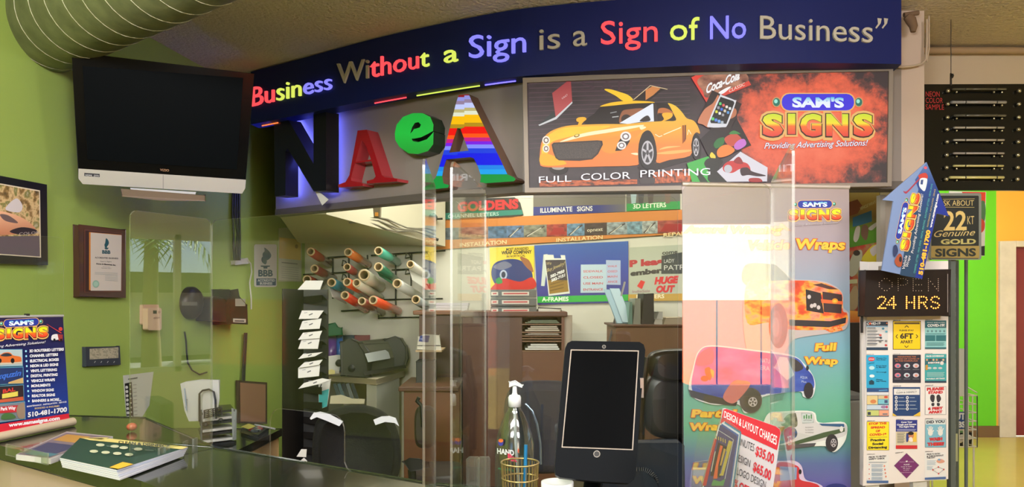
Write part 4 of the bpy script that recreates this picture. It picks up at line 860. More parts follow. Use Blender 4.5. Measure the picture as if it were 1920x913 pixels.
MB().box(at(1009, 0, 4.95).x, at(1050, 0, 4.95).x, 4.95, 5.2, at(0, 590, 4.95).z, at(0, 580, 4.95).z, M(214, 210, 196)).build('papers', t); MB().tube([at(1009, 590, 4.93), at(1009, 577, 4.93), at(1052, 579, 4.93), at(1053, 592, 4.93)], .004, WR, n=6).build('wire_frame', t)
# right hand credenza, boxes, tubes
t = thing('low_cabinet', 'light brown cabinet at the right of the office under the banners poster', 'cabinet', at(1230, 556, 4.7)-Vector((0, 0, 1.5))); Yd = 4.6
MB().box(at(1155, 0, Yd).x, at(1300, 0, Yd).x, Yd, Yd+.45, 0, at(0, 613, Yd).z, WD3).build('body', t, bevel=.004); MB().box(at(1150, 0, Yd).x, at(1300, 0, Yd).x, Yd-.02, Yd+.47, at(0, 613, Yd).z, at(0, 609, Yd).z, WD).build('cabinet_top', t, bevel=.004)
zc = at(0, 609, Yd).z
for i, (x0, y0, x1, c, lab) in enumerate(((1178, 566, 1186, (110, 150, 136), 'slim green file standing on the low cabinet'), (1188, 560, 1201, (150, 154, 140), 'pale grey roll standing on the low cabinet'), (1204, 551, 1226, (48, 50, 50), 'black binder standing on the low cabinet'), (1232, 585, 1243, (200, 200, 190), 'small white box stacked on the low cabinet'), (1226, 598, 1242, (206, 204, 190), 'flat white carton on the low cabinet'), (1245, 596, 1285, (190, 176, 150), 'cream paper heap on the low cabinet'))):
    A_ = at(x0, y0, Yd+.1); B_ = at(x1, y0, Yd+.1); zb = zc if i != 3 else at(0, 598, Yd+.1).z
    m = MB(); m.hull([Vector((A_.x, Yd+.1, zb)), Vector((B_.x, Yd+.1, zb)), Vector((B_.x-.004, Yd+.1, A_.z)), Vector((A_.x+.01, Yd+.1, A_.z))], [Vector((A_.x, Yd+.3, zb)), Vector((B_.x, Yd+.3, zb)), Vector((B_.x, Yd+.3, A_.z)), Vector((A_.x+.01, Yd+.3, A_.z))], M(*c)); m.build('binder' if i < 3 else 'carton', bevel=.004, label=lab, cat='binder' if i < 3 else 'box', group='things standing on the low cabinet')
for i, (x0, y0, x1, y1, c, lab) in enumerate(((1142, 543, 1166, 606, (120, 146, 158), 'grey blue folded stand leaning beside the low cabinet'), (1153, 541, 1176, 604, (140, 160, 168), 'second grey stand leaning beside the low cabinet'), (1172, 528, 1140, 650, (96, 92, 86), 'long dark pole leaning across the stands'))):
    p, q = at(x0, y0, 5.0), at(x1, y1, 4.72); q = q if i < 2 else p+(q-p)*((p.z)/(p.z-q.z))*.98; w_ = .03 if i < 2 else .006
    m = MB(); m.hull([p+Vector((-w_, 0, 0)), p+Vector((w_, 0, 0)), q+Vector((w_, 0, 0)), q+Vector((-w_, 0, 0))], [v+Vector((0, .02, 0)) for v in (p+Vector((-w_, 0, 0)), p+Vector((w_, 0, 0)), q+Vector((w_, 0, 0)), q+Vector((-w_, 0, 0)))], M(*c)); m.build('folded_stand' if i < 2 else 'pole', label=lab, cat='stand' if i < 2 else 'pole', bevel=.003)

# ---------------- chairs
def soft(m, name, parent, bevel=0, sub=1, **k): return m.build(name, parent, bevel=bevel, sub=sub, **k)
def cushion(c, w, h, d, mat, r=.35, ax=None, top=1.0, n=32):
    """pillow like slab: width w, height h, depth d, superellipse outline"""
    m = MB(); vs = []; c = Vector(c); lev = [(-.5, .80), (-.42, .93), (-.2, 1), (.2, 1), (.42, .93), (.5, .80)]
    for dz, s_ in lev:
        for j in range(n):
            t = 2*PI*j/n; ct, st = math.cos(t), math.sin(t); e = 2/3.6
            x = abs(ct)**e*(1 if ct > 0 else -1)*w/2; z = abs(st)**e*(1 if st > 0 else -1)*h/2; x *= (top if z > 0 else 1)+(1-(top if z > 0 else 1))*(1-abs(z)/(h/2))
            vs.append(c+Vector((x*s_, dz*d+.04*(x/w)**2*d*8, z*s_)))
    k = len(lev); fs = [(i*n+j, i*n+(j+1) % n, (i+1)*n+(j+1) % n, (i+1)*n+j) for i in range(k-1) for j in range(n)]
    m.add(vs, fs, mat, smooth=True); m.add(vs[:n], [tuple(range(n))], mat, smooth=True); m.add(vs[-n:], [tuple(range(n))[::-1]], mat, smooth=True); return m
def swivel(t, X, Y, mat, seat=.48, ws=.5):
    cushion((X, Y+.28, seat), ws, .5, .09, mat)
    m = MB(); vs = cushion((0, 0, 0), ws, .48, .1, mat); m.add([Vector((X+v.x, Y+.28+v.z, seat+v.y)) for v in vs.v], vs.f, mat, smooth=True); m.build('seat', t)
    MB().tube([(X, Y+.28, .12), (X, Y+.28, seat-.05)], .03, M(60, 60, 62, metal=.6)).build('gas_post', t)
    for k in range(5):
        a_ = 2*PI*k/5+.4; e_ = Vector((X+.28*math.cos(a_), Y+.28+.28*math.sin(a_), .07)); MB().tube([(X, Y+.28, .12), e_], [.025, .016], MK).build('base_leg', t); MB().lathe(e_-Vector((0, .012, .04)), [(0, 0), (.03, 0), (.03, .024), (0, .024)], MK, ax=(0, 1, 0), n=14).build('caster', t)
FAB = M(9, 9, 12, rough=.9, bump=.15, bscale=120)
Yk = 3.1; A_ = at(665, 825, Yk)
t = thing('office_chair', 'black fabric office chair with two strips of white tape over its back', 'office chair', (A_.x, Yk, 0))
ol = [(588, 800), (592, 788), (604, 776), (625, 764), (655, 757), (690, 758), (715, 766), (735, 782), (748, 805), (754, 840), (753, 880), (745, 905), (700, 925), (650, 925), (600, 910), (585, 880), (583, 840)]
m = MB(); cxp, cyp = 668, 840
def ring(s_, Y): return [at(cxp+(x-cxp)*s_, cyp+(y-cyp)*s_, Y) for x, y in ol]
L_ = [ring(.8, Yk-.05), ring(.95, Yk-.035), ring(1, Yk), ring(.98, Yk+.06), ring(.85, Yk+.09)]; n = len(ol)
for u_, v_ in zip(L_, L_[1:]): m.add(u_+v_, [(i, (i+1) % n, n+(i+1) % n, n+i) for i in range(n)], FAB, smooth=True)
m.add(L_[0], [tuple(range(n))], FAB, smooth=True); m.add(L_[-1], [tuple(range(n))[::-1]], FAB, smooth=True); m.build('backrest', t, sub=1)
TP = M(214, 216, 226, rough=.6)
for pp in ([(581, 784), (588, 774), (600, 772), (616, 776), (643, 790), (636, 799), (610, 788), (594, 782), (583, 787)], [(700, 787), (704, 797), (722, 791), (740, 793), (748, 799), (742, 784), (730, 780), (715, 781)]):
    MB().slab([(cxp+(x-cxp)*1.0, y) for x, y in pp], yplane(Yk-.06), .006, TP).build('tape_strip', t, label='white tape strip')
MB().hull([at(x, y, Yk+.1) for x, y in ((755, 866), (768, 860), (790, 861), (804, 868), (806, 876), (790, 881), (770, 882))], [at(x, y+2, Yk+.34) for x, y in ((758, 862), (768, 858), (786, 859), (796, 864), (796, 870), (784, 874), (768, 874))], M(30, 30, 32, rough=.35)).build('armrest', t, bevel=.008)
MB().tube([at(772, 880, Yk+.2), at(774, 900, Yk+.2), at(768, 950, Yk+.2), at(740, 975, Yk+.2)], .018, M(30, 30, 32), n=10).build('armrest_post', t)
swivel(t, A_.x, Yk, FAB)
# grey blue mesh chair, cut by the tablet
Yk = 3.2; GB = M(34, 34, 46, rough=.8); A_ = at(1018, 800, Yk)
t = thing('office_chair', 'dark grey round backed office chair behind the soap bottle', 'office chair', (A_.x, Yk, 0))
B_ = cushion((A_.x, Yk, at(0, 800, Yk).z), .34, .40, .07, GB); B_.build('backrest', t)
MB().tube([at(985, 757, Yk-.06), at(998, 770, Yk-.07), at(1007, 795, Yk-.07), at(1013, 830, Yk-.06), at(1014, 870, Yk-.05)], .006, M(150, 170, 200, metal=.8, rough=.2), n=8).build('back_trim', t, label='shiny pale trim'); swivel(t, A_.x, Yk, GB)
# black leather chair
Yk = 3.62; LE = M(9, 9, 11, rough=.3, spec=.4)
A_ = at(1290, 720, Yk); t = thing('office_chair', 'black leather executive chair behind the tablet', 'office chair', (A_.x, Yk, 0))
cushion((A_.x, Yk-.01, at(0, 684, Yk).z), .40, .16, .12, LE).build('headrest', t); cushion((A_.x, Yk+.03, at(0, 760, Yk).z), .44, .34, .1, M(26, 26, 26, rough=.35)).build('backrest', t); cushion((A_.x, Yk+.0, at(0, 850, Yk).z), .46, .14, .14, LE).build('lumbar_pad', t)
for sg in (-1, 1): MB().tube([(A_.x+sg*.23, Yk, at(0, 850, Yk).z), (A_.x+sg*.235, Yk, at(0, 740, Yk).z), (A_.x+sg*.2, Yk, at(0, 670, Yk).z)], .02, LE, n=10).build('side_rail', t)
swivel(t, A_.x, Yk, LE)
t = thing('office_chair', 'dark chair far back at the desk behind the black armrest', 'office chair', (at(795, 0, 4.2).x, 4.2, 0)); cushion(at(797, 800, 4.2), .12, .24, .05, M(44, 34, 30)).build('backrest', t); MB().tube([at(786, 745, 4.15), at(782, 752, 4.15), at(790, 760, 4.15), at(793, 800, 4.15)], .012, MK).build('armrest', t); swivel(t, at(815, 0, 4.2).x, 4.02, M(44, 34, 30), seat=.45, ws=.3)

# ================================================================ RECEPTION COUNTER
CT = 1.07
GRN = M(34, 38, 30, rough=.12, var=.55, vscale=90, coat=.3)
cp = [(-2.04, 2.56), (-1.5, 2.14), (-.857, 1.71), (-.42, 1.32), (-.1, .98), (.9, .9), (1.0, 1.5), (.5, 1.62), (-.06, 1.66), (-.19, 1.70), (-.847, 2.11), (-1.30, 2.62), (-2.0, 2.74)]
t = thing('reception_counter', 'reception counter with a dark granite top and beige front', 'counter', (-.5, 1.7, 0))
MB().prismz(cp, 1.035, CT, GRN).build('granite_top', t, bevel=.004)
ip = [(-1.98, 2.60), (-1.47, 2.17), (-.84, 1.75), (-.40, 1.36), (-.08, 1.02), (.87, .94), (.97, 1.46), (.48, 1.58), (-.07, 1.62), (-.86, 2.06), (-1.31, 2.57), (-1.96, 2.68)]
MB().prismz(ip, 0, 1.035, M(190, 170, 158, rough=.6)).build('front_panel', t)
# lower desk along the green wall
t = thing('side_desk', 'lower granite topped desk with light wood drawers along the green wall', 'desk', (-1.7, 4.0, 0))
dp = [atz(395, 868, .75), atz(530, 804, .75)]
q0, q1 = dp; wl0, wl1 = Vector((wx(q0.y)+.01, q0.y, .75)), Vector((wx(q1.y)+.01, q1.y+.02, .75))
q0x = q0+(q0-q1)*.5; wl0 = Vector((wx(q0x.y)+.01, q0x.y, .75))
MB().prismz([(p.x, p.y) for p in (wl0, q0x, q1, wl1)], .715, .75, GRN).build('granite_top', t, bevel=.003)
WO = M(206, 172, 124, rough=.45, var=.08, vscale=3)
dn = (q1-q0x).normalized(); nn = Vector((-dn.y, dn.x, 0))*.03
b0, b1 = q0x+nn, q1+nn-dn*.02
MB().prismz([(wl0.x, wl0.y), (b0.x, b0.y), (b1.x, b1.y), (wl1.x, wl1.y-.02)], 0, .715, WO).build('cabinet_body', t)
Ld = (b1-b0).length
for i in range(3):
    u0, u1 = b0+dn*(Ld*i/3+.01), b0+dn*(Ld*(i+1)/3-.01); o_ = -nn.normalized()*.016
    f_ = MB().prismz([(u0.x, u0.y), (u1.x, u1.y), (u1.x+o_.x, u1.y+o_.y), (u0.x+o_.x, u0.y+o_.y)], .5, .7, WO).build('drawer', t, bevel=.003)
    MB().prismz([(u0.x, u0.y), (u1.x, u1.y), (u1.x+o_.x, u1.y+o_.y), (u0.x+o_.x, u0.y+o_.y)], .05, .48, WO).build('door', t, bevel=.003)
    c_ = (u0+u1)/2+o_*2.4; MB().tube([c_-dn*.05+Vector((0, 0, -.15))-o_*1.4, c_-dn*.05+Vector((0, 0, -.15)), c_+dn*.05+Vector((0, 0, -.15)), c_+dn*.05+Vector((0, 0, -.15))-o_*1.4], .006, M(150, 140, 120, metal=.9, rough=.3)).build('handle', f_)

# ================================================================ LEFT WALL
def wl(px, py, l=0): return WALL_L.hit(px, py, l)
# television
tc = [at(135, 98, 3.24), at(477, 138, 3.50), at(460, 362, 3.62), at(147, 343, 3.36)]
TVP = Plane(sum(tc, Vector())/4, (tc[1]-tc[3]).cross(tc[2]-tc[0]))
tv = thing('television', 'black flat television with a silver lower edge mounted high on the green wall', 'television', (TVP.o.x, TVP.o.y, 2.0))
TB = M(5, 7, 10, rough=.15, spec=.12); SV = M(172, 172, 172, rough=.35, metal=.4)
MB().slab([(135, 98), (477, 138), (461, 338), (460, 352), (452, 362), (156, 344), (147, 335), (146, 316)], TVP, .045, TB, M(26, 28, 32), lift=-.004).build('casing', tv, bevel=.004)
a = Art(TVP, .0012); a.poly([(147, 316), (461, 337), (460, 353), (454, 363), (155, 345), (147, 335)], SV); a.poly([(158, 324), (187, 326), (187, 332), (158, 330)], M(20, 24, 40)); a.text('HDMI', 160, 329.5, 172, 330.5, 3, M(210, 214, 220)); a.text('DTV', 176, 330.6, 186, 331.5, 3.2, M(210, 214, 220), shear=.3); a.line([(306, 328), (306, 354)], 1.2, M(120, 120, 122)); a.build('silver_bezel', tv, label='silver lower bezel')
a = Art(TVP, .0012); a.poly([(155, 124), (456, 146), (444, 318), (164, 299)], M(4, 7, 10, rough=.5, spec=.03)); a.build('screen', tv)
a = Art(TVP, .0014); a.text('VIZIO', 300, 320.5, 317, 321.7, 4.4, M(150, 110, 80), bold=.02); a.build('maker_mark', tv)
MB().hull([TVP.hit(244, 352, -.01), TVP.hit(368, 360, -.01), TVP.hit(366, 365, .0), TVP.hit(246, 357, .0)], [TVP.hit(244, 352, -.05), TVP.hit(368, 360, -.05), TVP.hit(366, 365, -.05), TVP.hit(246, 357, -.05)], M(190, 190, 192)).build('stand_neck', tv)
MB().hull([TVP.hit(228, 355, .06), TVP.hit(385, 366, .06), TVP.hit(385, 377, .05), TVP.hit(300, 376, .07), TVP.hit(229, 368, .05)], [TVP.hit(232, 356, -.14), TVP.hit(382, 366, -.14), TVP.hit(382, 374, -.14), TVP.hit(300, 372, -.14), TVP.hit(232, 366, -.14)], M(120, 104, 92, rough=.4), ms=M(50, 44, 40)).build('stand_foot', tv, bevel=.003)
MB().slab([(200, 160), (400, 180), (395, 310), (205, 290)], TVP, .06, M(30, 30, 32), lift=-.05).build('rear_housing', tv)
r0 = TVP.hit(300, 240, -.11); MB().tube([r0, Vector((r0.x-.1, r0.y+.25, r0.z)), Vector((wx(r0.y+.35), r0.y+.35, r0.z))], .02, BLACK).build('wall_arm', tv)
# television cables and the cables lower down
m = MB()
for k in range(4): m.tube([wl(x, y, .03+.01*k) for x, y in ((437+4*k, 360), (436+4.2*k, 400), (438+4*k+(k == 1)*3, 440), (438+4*k, 470), (439+3.5*k, 488))], .007, M(16, 16, 16), n=6)
m.build('cable_bundle', label='black cables hanging down the green wall under the television', cat='cable')
m = MB()
for k in range(3): m.tube([wl(x+1.8*k, y, .02) for x, y in ((459, 624), (457, 660), (455, 700), (454, 740), (455, 792))], .006, M(20, 20, 22), n=6)
m.build('cable_bundle', label='thin black cables running down to the lower desk', cat='cable')
m = MB().tube([wl(x, y, .015) for x, y in ((346, 622), (349, 640), (350, 660), (352, 680), (360, 694), (374, 702), (388, 698))], .005, M(22, 22, 24), n=6); m.build('phone_cord', label='single curled black cord above the white file holder', cat='cable')
t = thing('power_strip', 'pale grey power strip on the green wall under the television cables', 'power strip', wl(455, 500)); MB().slab([(440, 489), (464, 484), (467, 490), (465, 494), (441, 496)], WALL_L, .03, M(190, 188, 178), lift=.03).build('strip_body', t, bevel=.003)
MB().tube([wl(464, 489, .03), wl(470, 494, .03), wl(472, 510, .03), wl(468, 530, .03), wl(471, 560, .03), wl(471, 580, .03)], .006, M(190, 188, 178), n=6).build('cord', t)
# framed car picture
t = thing('framed_picture', 'black framed picture of a peach coloured car at the left edge', 'picture', wl(44, 497))
MB().slab([(-70, 316), (88, 346), (90, 497), (-70, 492)], WALL_L, .03, BLACK, lift=.03).build('frame', t)
a = Art(WALL_L, .031); a.poly([(-55, 334), (75, 357), (77, 483), (-55, 474)], M(226, 214, 190)); a.poly([(-55, 336), (73, 359), (75, 481), (-55, 472)], G([(.3, (70, 62, 40)), (.42, (140, 110, 60)), (.52, (220, 190, 140)), (.62, (120, 120, 54)), (.8, (214, 200, 180))], axis=2, nscale=(9, 8), detail=8))
a.smooth([(-55, 412), (-10, 396), (20, 400), (45, 410), (64, 425), (68, 436), (50, 438), (20, 440), (-55, 444)], G([(0, (186, 116, 84)), (1, (240, 186, 150))])); a.smooth([(0, 402), (16, 404), (34, 418), (10, 414)], M(110, 90, 90)); a.smooth([(18, 434), (40, 426), (66, 430), (68, 437), (40, 440)], M(44, 34, 40)); a.poly([(-55, 444), (74, 442), (75, 481), (-55, 472)], M(96, 84, 96)); a.smooth([(10, 392), (30, 372), (42, 385), (36, 398)], M(214, 206, 210)); a.text('COLOR', 36, 441, 74, 438, 5, M(190, 180, 180)); a.build('picture_print', t)
# certificate
t = thing('framed_certificate', 'accredited business certificate in a dark brown wooden frame', 'certificate', wl(190, 556))
MB().slab([(148, 422), (235, 431), (235, 557), (148, 556)], WALL_L, .03, M(66, 36, 28, rough=.3, coat=.3), lift=.03).build('frame', t, bevel=.004)
a = Art(WALL_L, .031); a.poly([(158, 430), (229, 437), (229, 547), (158, 548)], M(100, 62, 50)); a.poly([(160, 432), (227, 438), (227, 545), (160, 547)], M(60, 34, 30)); a.poly([(167, 435), (227, 440), (226, 545), (167, 544)], M(214, 140, 60)); a.poly([(170, 436), (228, 441), (227, 545), (170, 545)], M(214, 206, 196))
a.z(0, 310, 3.148); TQ = M(30, 88, 100)
a.smooth([(627, 430), (640, 445), (642, 462), (632, 478), (620, 470), (622, 450)], TQ); a.smooth([(618, 462), (632, 474), (628, 488), (618, 480)], TQ); a.poly([(615, 486), (642, 486), (638, 492), (634, 496), (622, 496)], TQ); a.text('BBB', 603, 520, 652, 522, 20, TQ, bold=.05)
a.text('ACCREDITED BUSINESS', 560, 548, 698, 554, 9, M(90, 90, 90), bold=.03); a.text("Sam's Signs", 592, 570, 658, 572, 8, M(90, 90, 90)); a.text('Home & Electrical, Inc.', 568, 584, 684, 592, 8, M(60, 60, 60), bold=.05); a.text('San Leandro', 606, 600, 650, 602, 5, M(120, 120, 120)); a.text('December 2017', 598, 608, 656, 612, 5, M(100, 100, 100))
for i in range(6): a.line([(560+(i > 1)*60, 632+i*9), (695, 637+i*9)], 2.5, M(170, 178, 176))
a.ell(566, 700, 20, 22, M(150, 190, 170)); a.ell(566, 700, 13, 15, M(170, 206, 186)); a.build('certificate_print', t)
# BBB sticker, notices
t = thing('business_sticker', 'white and navy accredited business sticker on the green wall', 'sticker', wl(498, 540)); MB().slab(rrect(477, 458, 519, 538, 4), WALL_L, .003, M(206, 204, 206), lift=.004).build('sticker_sheet', t)
a = Art(WALL_L, .005); a.z(225, 380, 3.803); TQ = M(32, 74, 100)
a.poly(rrect(972, 540, 1112, 590, 3), M(30, 70, 106)); a.smooth([(1030, 320), (1062, 345), (1078, 372), (1070, 396), (1042, 412), (1020, 392), (1018, 362), (1032, 345)], TQ); a.smooth([(1018, 386), (1046, 412), (1044, 432), (1034, 440), (1014, 424), (1008, 404)], TQ); a.poly([(1003, 448), (1070, 448), (1068, 456), (1052, 458), (1050, 470), (1024, 470), (1022, 458), (1004, 456)], TQ)
a.text('BBB', 986, 524, 1090, 524, 46, TQ, bold=.04); a.text('ACCREDITED', 982, 562, 1104, 562, 17, M(214, 220, 226), bold=.03); a.text('BUSINESS', 998, 584, 1086, 584, 17, M(214, 220, 226), bold=.03); a.build('print', t)
t = thing('wall_notice', 'yellow and white notices in a clear sleeve under the grey header', 'notice', wl(544, 527)); MB().slab([(523, 428), (566, 424), (566, 528), (522, 528)], WALL_L, .003, M(186, 190, 150), lift=.004).build('sleeve', t)
a = Art(WALL_L, .006); a.poly([(524, 445), (564, 449), (564, 488), (523, 484)], M(222, 190, 110)); a.poly([(523, 484), (564, 488), (564, 528), (522, 525)], M(206, 206, 190)); a.line([(528, 492), (558, 495)], 2, M(140, 140, 130))
for i in range(6): a.line([(528, 500+i*4), (560, 503+i*4)], 1, M(170, 170, 160))
a.ell(556, 462, 3, 4, M(170, 140, 80)); a.build('print', t)
# thermostat, clock like phone, black printer
t = thing('thermostat', 'cream thermostat on the green wall', 'thermostat', wl(285, 620)); MB().slab(rrect(268, 571, 298, 609, 3), WALL_L, .02, M(214, 176, 146), lift=.02).build('back_plate', t, bevel=.002); MB().slab(rrect(277, 577, 303, 619, 4), WALL_L, .03, M(220, 190, 160), lift=.05).build('cover', t, bevel=.003); a = Art(WALL_L, .051); a.rect(287, 582, 294, 588, M(70, 84, 64)); a.ell(298.5, 585, 2.4, 2.6, M(190, 150, 120)); a.text('0000', 288, 598, 300, 597, 3, M(120, 90, 80)); a.build('dial_display', t)
t = thing('wall_speaker', 'round black wall speaker above the white file holder', 'speaker', wl(354, 590)); c_ = wl(354, 568, .0); MB().lathe(c_, [(0, .06), (.05, .062), (.085, .05), (.1, .03), (.1, 0)], M(40, 36, 34, rough=.4), ax=WALL_L.n, n=32).build('speaker_body', t); a = Art(WALL_L, .064); a.rect(341, 566, 370, 573, M(110, 110, 100)); a.build('label_strip', t)
t = thing('receipt_printer', 'black time recorder box on the green wall under the television cables', 'printer', wl(430, 610)); MB().slab([(395, 560), (403, 556), (420, 560), (431, 574), (431, 604), (395, 600)], WALL_L, .1, M(24, 24, 28, rough=.4), lift=.1).build('left_body', t, bevel=.006); MB().slab([(429, 544), (446, 543), (448, 556), (462, 572), (464, 607), (430, 607)], WALL_L, .12, M(18, 18, 20, rough=.4), lift=.12).build('right_body', t, bevel=.006); a = Art(WALL_L, .122); a.poly([(437, 597), (461, 598), (461, 605), (437, 604)], M(190, 186, 176)); a.line([(440, 601.5), (458, 602)], 2.2, M(40, 40, 40)); a.poly([(441, 560), (460, 560), (460, 574), (441, 574)], M(150, 150, 136)); a.build('labels', t)
# little wall display with a framed strip
t = thing('wall_display', 'small dark framed strip display behind the clear guard', 'display', wl(194, 686)); DPp = [(161, 651), (224, 649), (226, 683), (161, 687)]; MB().slab(DPp, WALL_L, .02, M(52, 58, 70), lift=.02).build('frame', t, bevel=.002); a = Art(WALL_L, .021); a.poly([(168, 654), (222, 651), (222, 671), (168, 674)], G([(.4, (150, 146, 124)), (.55, (190, 180, 156)), (.65, (120, 116, 104))], axis=2, nscale=(8, 4)))
for i in range(4): a.line([(177+i*12, 680), (179+i*12, 677)], 1.2, M(200, 200, 200))
a.build('display_face', t)
t = thing('price_chart', 'white chart sheet with a black dotted column taped low on the green wall', 'chart', atz(258, 799, .9)); PC = Plane(WALL_L.o+WALL_L.n*.004, WALL_L.n); MB().slab([(231, 704), (288, 697), (280, 760), (256, 799), (239, 802)], PC, .002, M(198, 200, 190)).build('sheet', t); a = Art(PC, .001); a.poly([(234, 719), (247, 716), (251, 791), (238, 794)], M(26, 26, 28)); 
for i in range(9): a.ell(237.5+i*.4, 726+i*8, 2.6, 2.8, M(220, 220, 214)); a.ell(244+i*.4, 721+i*8.6, 1.5, 1.6, M(200, 200, 194))
a.line([(240, 711), (258, 708)], 2, M(90, 90, 90))
for i in range(10): a.line([(249+i*.3, 722+i*7), (256+i*.2, 721+i*7)], 1, M(120, 120, 120))
a.build('print', t)
# cork board, calculator, file holder, trays on the lower desk
t = thing('cork_board', 'small brown cork board leaning on the green wall', 'cork board', wl(475, 795)); CBp = [(447, 713), (501, 717), (501, 795), (449, 793)]; MB().slab(CBp, WALL_L, .02, M(70, 52, 44), lift=.03).build('frame', t); a = Art(WALL_L, .031); a.poly([(450, 717), (498, 721), (498, 791), (451, 790)], M(142, 104, 82, rough=.9)); a.build('cork', t)
t = thing('calculator', 'dark desk calculator with a yellow note on the lower desk', 'calculator', atz(480, 808, .75)); q = [atz(452, 804, .77), atz(474, 795, .77), atz(503, 803, .77), atz(484, 815, .77)]; MB().hull(q, [v-Vector((0, 0, .018)) for v in q], M(34, 36, 38, rough=.4)).build('case', t, bevel=.003); m = MB()
for i in range(4):
    for j in range(4):
        u, v = .3+i*.15, .25+j*.16; p = q[0].lerp(q[1], v).lerp(q[3].lerp(q[2], v), u); m.box(p.x-.012, p.x+.012, p.y-.012, p.y+.012, p.z, p.z+.008, M(*((150, 160, 150), (190, 60, 60), (90, 96, 96), (60, 66, 70))[(i+j) % 4]))
m.build('keys', t); r = [q[0].lerp(q[3], k)+Vector((0, 0, .012)) for k in (0, .45)]; MB().add([r[0], r[1], r[1]+Vector((.03, .03, .012)), r[0]+Vector((.03, .03, .012))], [(0, 1, 2, 3)], M(206, 196, 90)).build('note', t, label='yellow note')
m = MB().tube([atz(478, 796, .78), atz(515, 804, .78)], .005, M(200, 200, 200), n=8); m.build('pen', label='silver pen beside the calculator', cat='pen')
# stacked paper trays
Yq = 3.67; zq = at(0, 836, Yq).z
t = thing('paper_trays', 'stack of dark plastic paper trays on the lower desk', 'paper trays', at(402, 838, Yq))
for i, y in enumerate((772, 792, 812, 832)):
    q = [at(375, y+2, Yq), at(440, y-5, Yq+.12), at(432, y-14, Yq+.4), at(372, y-10, Yq+.3)]; MB().hull(q, [v-Vector((0, 0, .012)) for v in q], M(32, 36, 40, rough=.3)).build('tray', t); 
    if i: p_ = [at(380, y-1, Yq), at(437, y-8, Yq+.11), at(430, y-14, Yq+.36), at(376, y-11, Yq+.28)]; MB().hull([v+Vector((0, 0, .012)) for v in p_], p_, M(206, 206, 202)).build('paper', t, label='white paper in the tray')
MB().hull([at(434, 765, Yq+.1), at(444, 768, Yq+.14), at(443, 824, Yq+.14), at(436, 826, Yq+.1)], [at(434, 765, Yq+.16), at(444, 768, Yq+.2), at(443, 824, Yq+.2), at(436, 826, Yq+.16)], M(176, 186, 186)).build('tray_side', t)
MB().hull([at(376, 768, Yq), at(379, 768, Yq), at(379, 838, Yq), at(376, 838, Yq)], [at(376, 768, Yq+.2), at(379, 768, Yq+.2), at(379, 838, Yq+.2), at(376, 838, Yq+.2)], M(80, 84, 88)).build('tray_side', t)
t = thing('file_holder', 'wire holder full of white papers on top of the paper trays', 'file holder', at(385, 775, 3.68)); Pf = yplane(3.68, -12, 380)
for i in range(4): MB().slab([(338+i*3, 719-i*1.2), (372+i*2, 714-i), (410+i*.6, 712), (411, 748), (405, 788-i), (354+i*3, 790-i), (346+i*2, 770)], Plane(Pf.o+Vector((0, .02*i, 0)), Pf.n), .004, M(216-i*6, 214-i*6, 216-i*5)).build('paper', t)
a = Art(Pf, .012); a.text('BLAKE', 350, 765, 352, 748, 3, M(70, 70, 90), up=(-1, 0)); a.line([(346, 728), (350, 770)], 2, M(150, 170, 206)); a.build('print', t)
MB().tube([Pf.hit(x, y, .03) for x, y in ((374, 790), (374, 738), (380, 732), (392, 730), (401, 735), (404, 750), (405, 785))], .005, BLACK, n=6).build('wire_loop', t); m = MB()
for i in range(5): m.tube([Pf.hit(383+i*8, 770-i*1.5, .04), Pf.hit(384+i*8, 784-i*1.5, .04)], .004, BLACK, n=5)
for j in range(5): m.tube([Pf.hit(382, 770+j*3.4, .04), Pf.hit(415, 763+j*3.4, .04)], .003, BLACK, n=5)
m.build('wire_basket', t)
for x, y in ((386, 796), (414, 788)): MB().ball(Pf.hit(x, y, .03), .012, BLACK, n=10).build('foot', t)
m = MB().ball(atz(247, 800, 1.085), .016, M(176, 96, 66, rough=.4), sc=(1, 1, .8)); m.build('orange_ball', label='small orange round pot behind the magazines', cat='ball')
MB().slab([(145, 786), (225, 799), (228, 832), (146, 820)], vplane(at(145, 0, 2.62).x, 2.62, at(228, 0, 2.5).x, 2.5), .02, M(20, 24, 24, rough=.15)).build('black_tray', label='low black acrylic tray wall behind the magazines', cat='tray')

# table top roll up banner
p0, p1 = at(0, HZ, 2.20), at(124, HZ, 2.44); RB = vplane(p0.x, p0.y, p1.x, p1.y)
t = thing('table_banner', 'blue table top roll up banner listing services at the left edge', 'banner', RB.hit(60, 800))
MB().slab([(-150, 596), (118, 592), (130, 783), (-150, 846)], RB, .002, G([(0, (60, 90, 190)), (.4, (24, 54, 140)), (.75, (18, 24, 84)), (1, (30, 20, 60))])).build('banner_sheet', t)
a = Art(RB, .0008); a.aff(-19.3, 593.8, .0736, -.004, 0, .07); logo(a, tagline=False); a.z(0, 580, 3.804); WT = M(238, 240, 246); YW = M(220, 196, 120)
a.text('Providing Advertising Solutions!', -96, 280, 325, 240, 18, WT, shear=.3, back=M(30, 30, 70))
a.poly([(330, 104), (338, 106), (440, 166), (436, 172)], M(196, 60, 60)); a.ell(432, 140, 14, 14, M(200, 60, 56)); a.smooth([(366, 200), (375, 182), (405, 176), (424, 190), (426, 212), (372, 220)], M(222, 222, 226)); a.poly([(410, 176), (448, 180), (446, 222), (420, 224)], M(150, 50, 50)); a.ell(388, 216, 8, 9, BLACK); a.ell(436, 218, 8, 9, BLACK)
sv = ['3D ROUTERED LETTERS', 'CHANNEL LETTERS', 'ELECTRICAL BOXES', 'NEON & LED SIGNS', 'VINYL LETTERING', 'DIGITAL PRINTING', 'VEHICLE WRAPS', 'MONUMENTS', 'WINDOW SIGNS', 'REALTOR SIGNS', 'BANNERS & MORE...']
xe = [455, 414, 420, 416, 406, 411, 392, 360, 384, 393, 436]
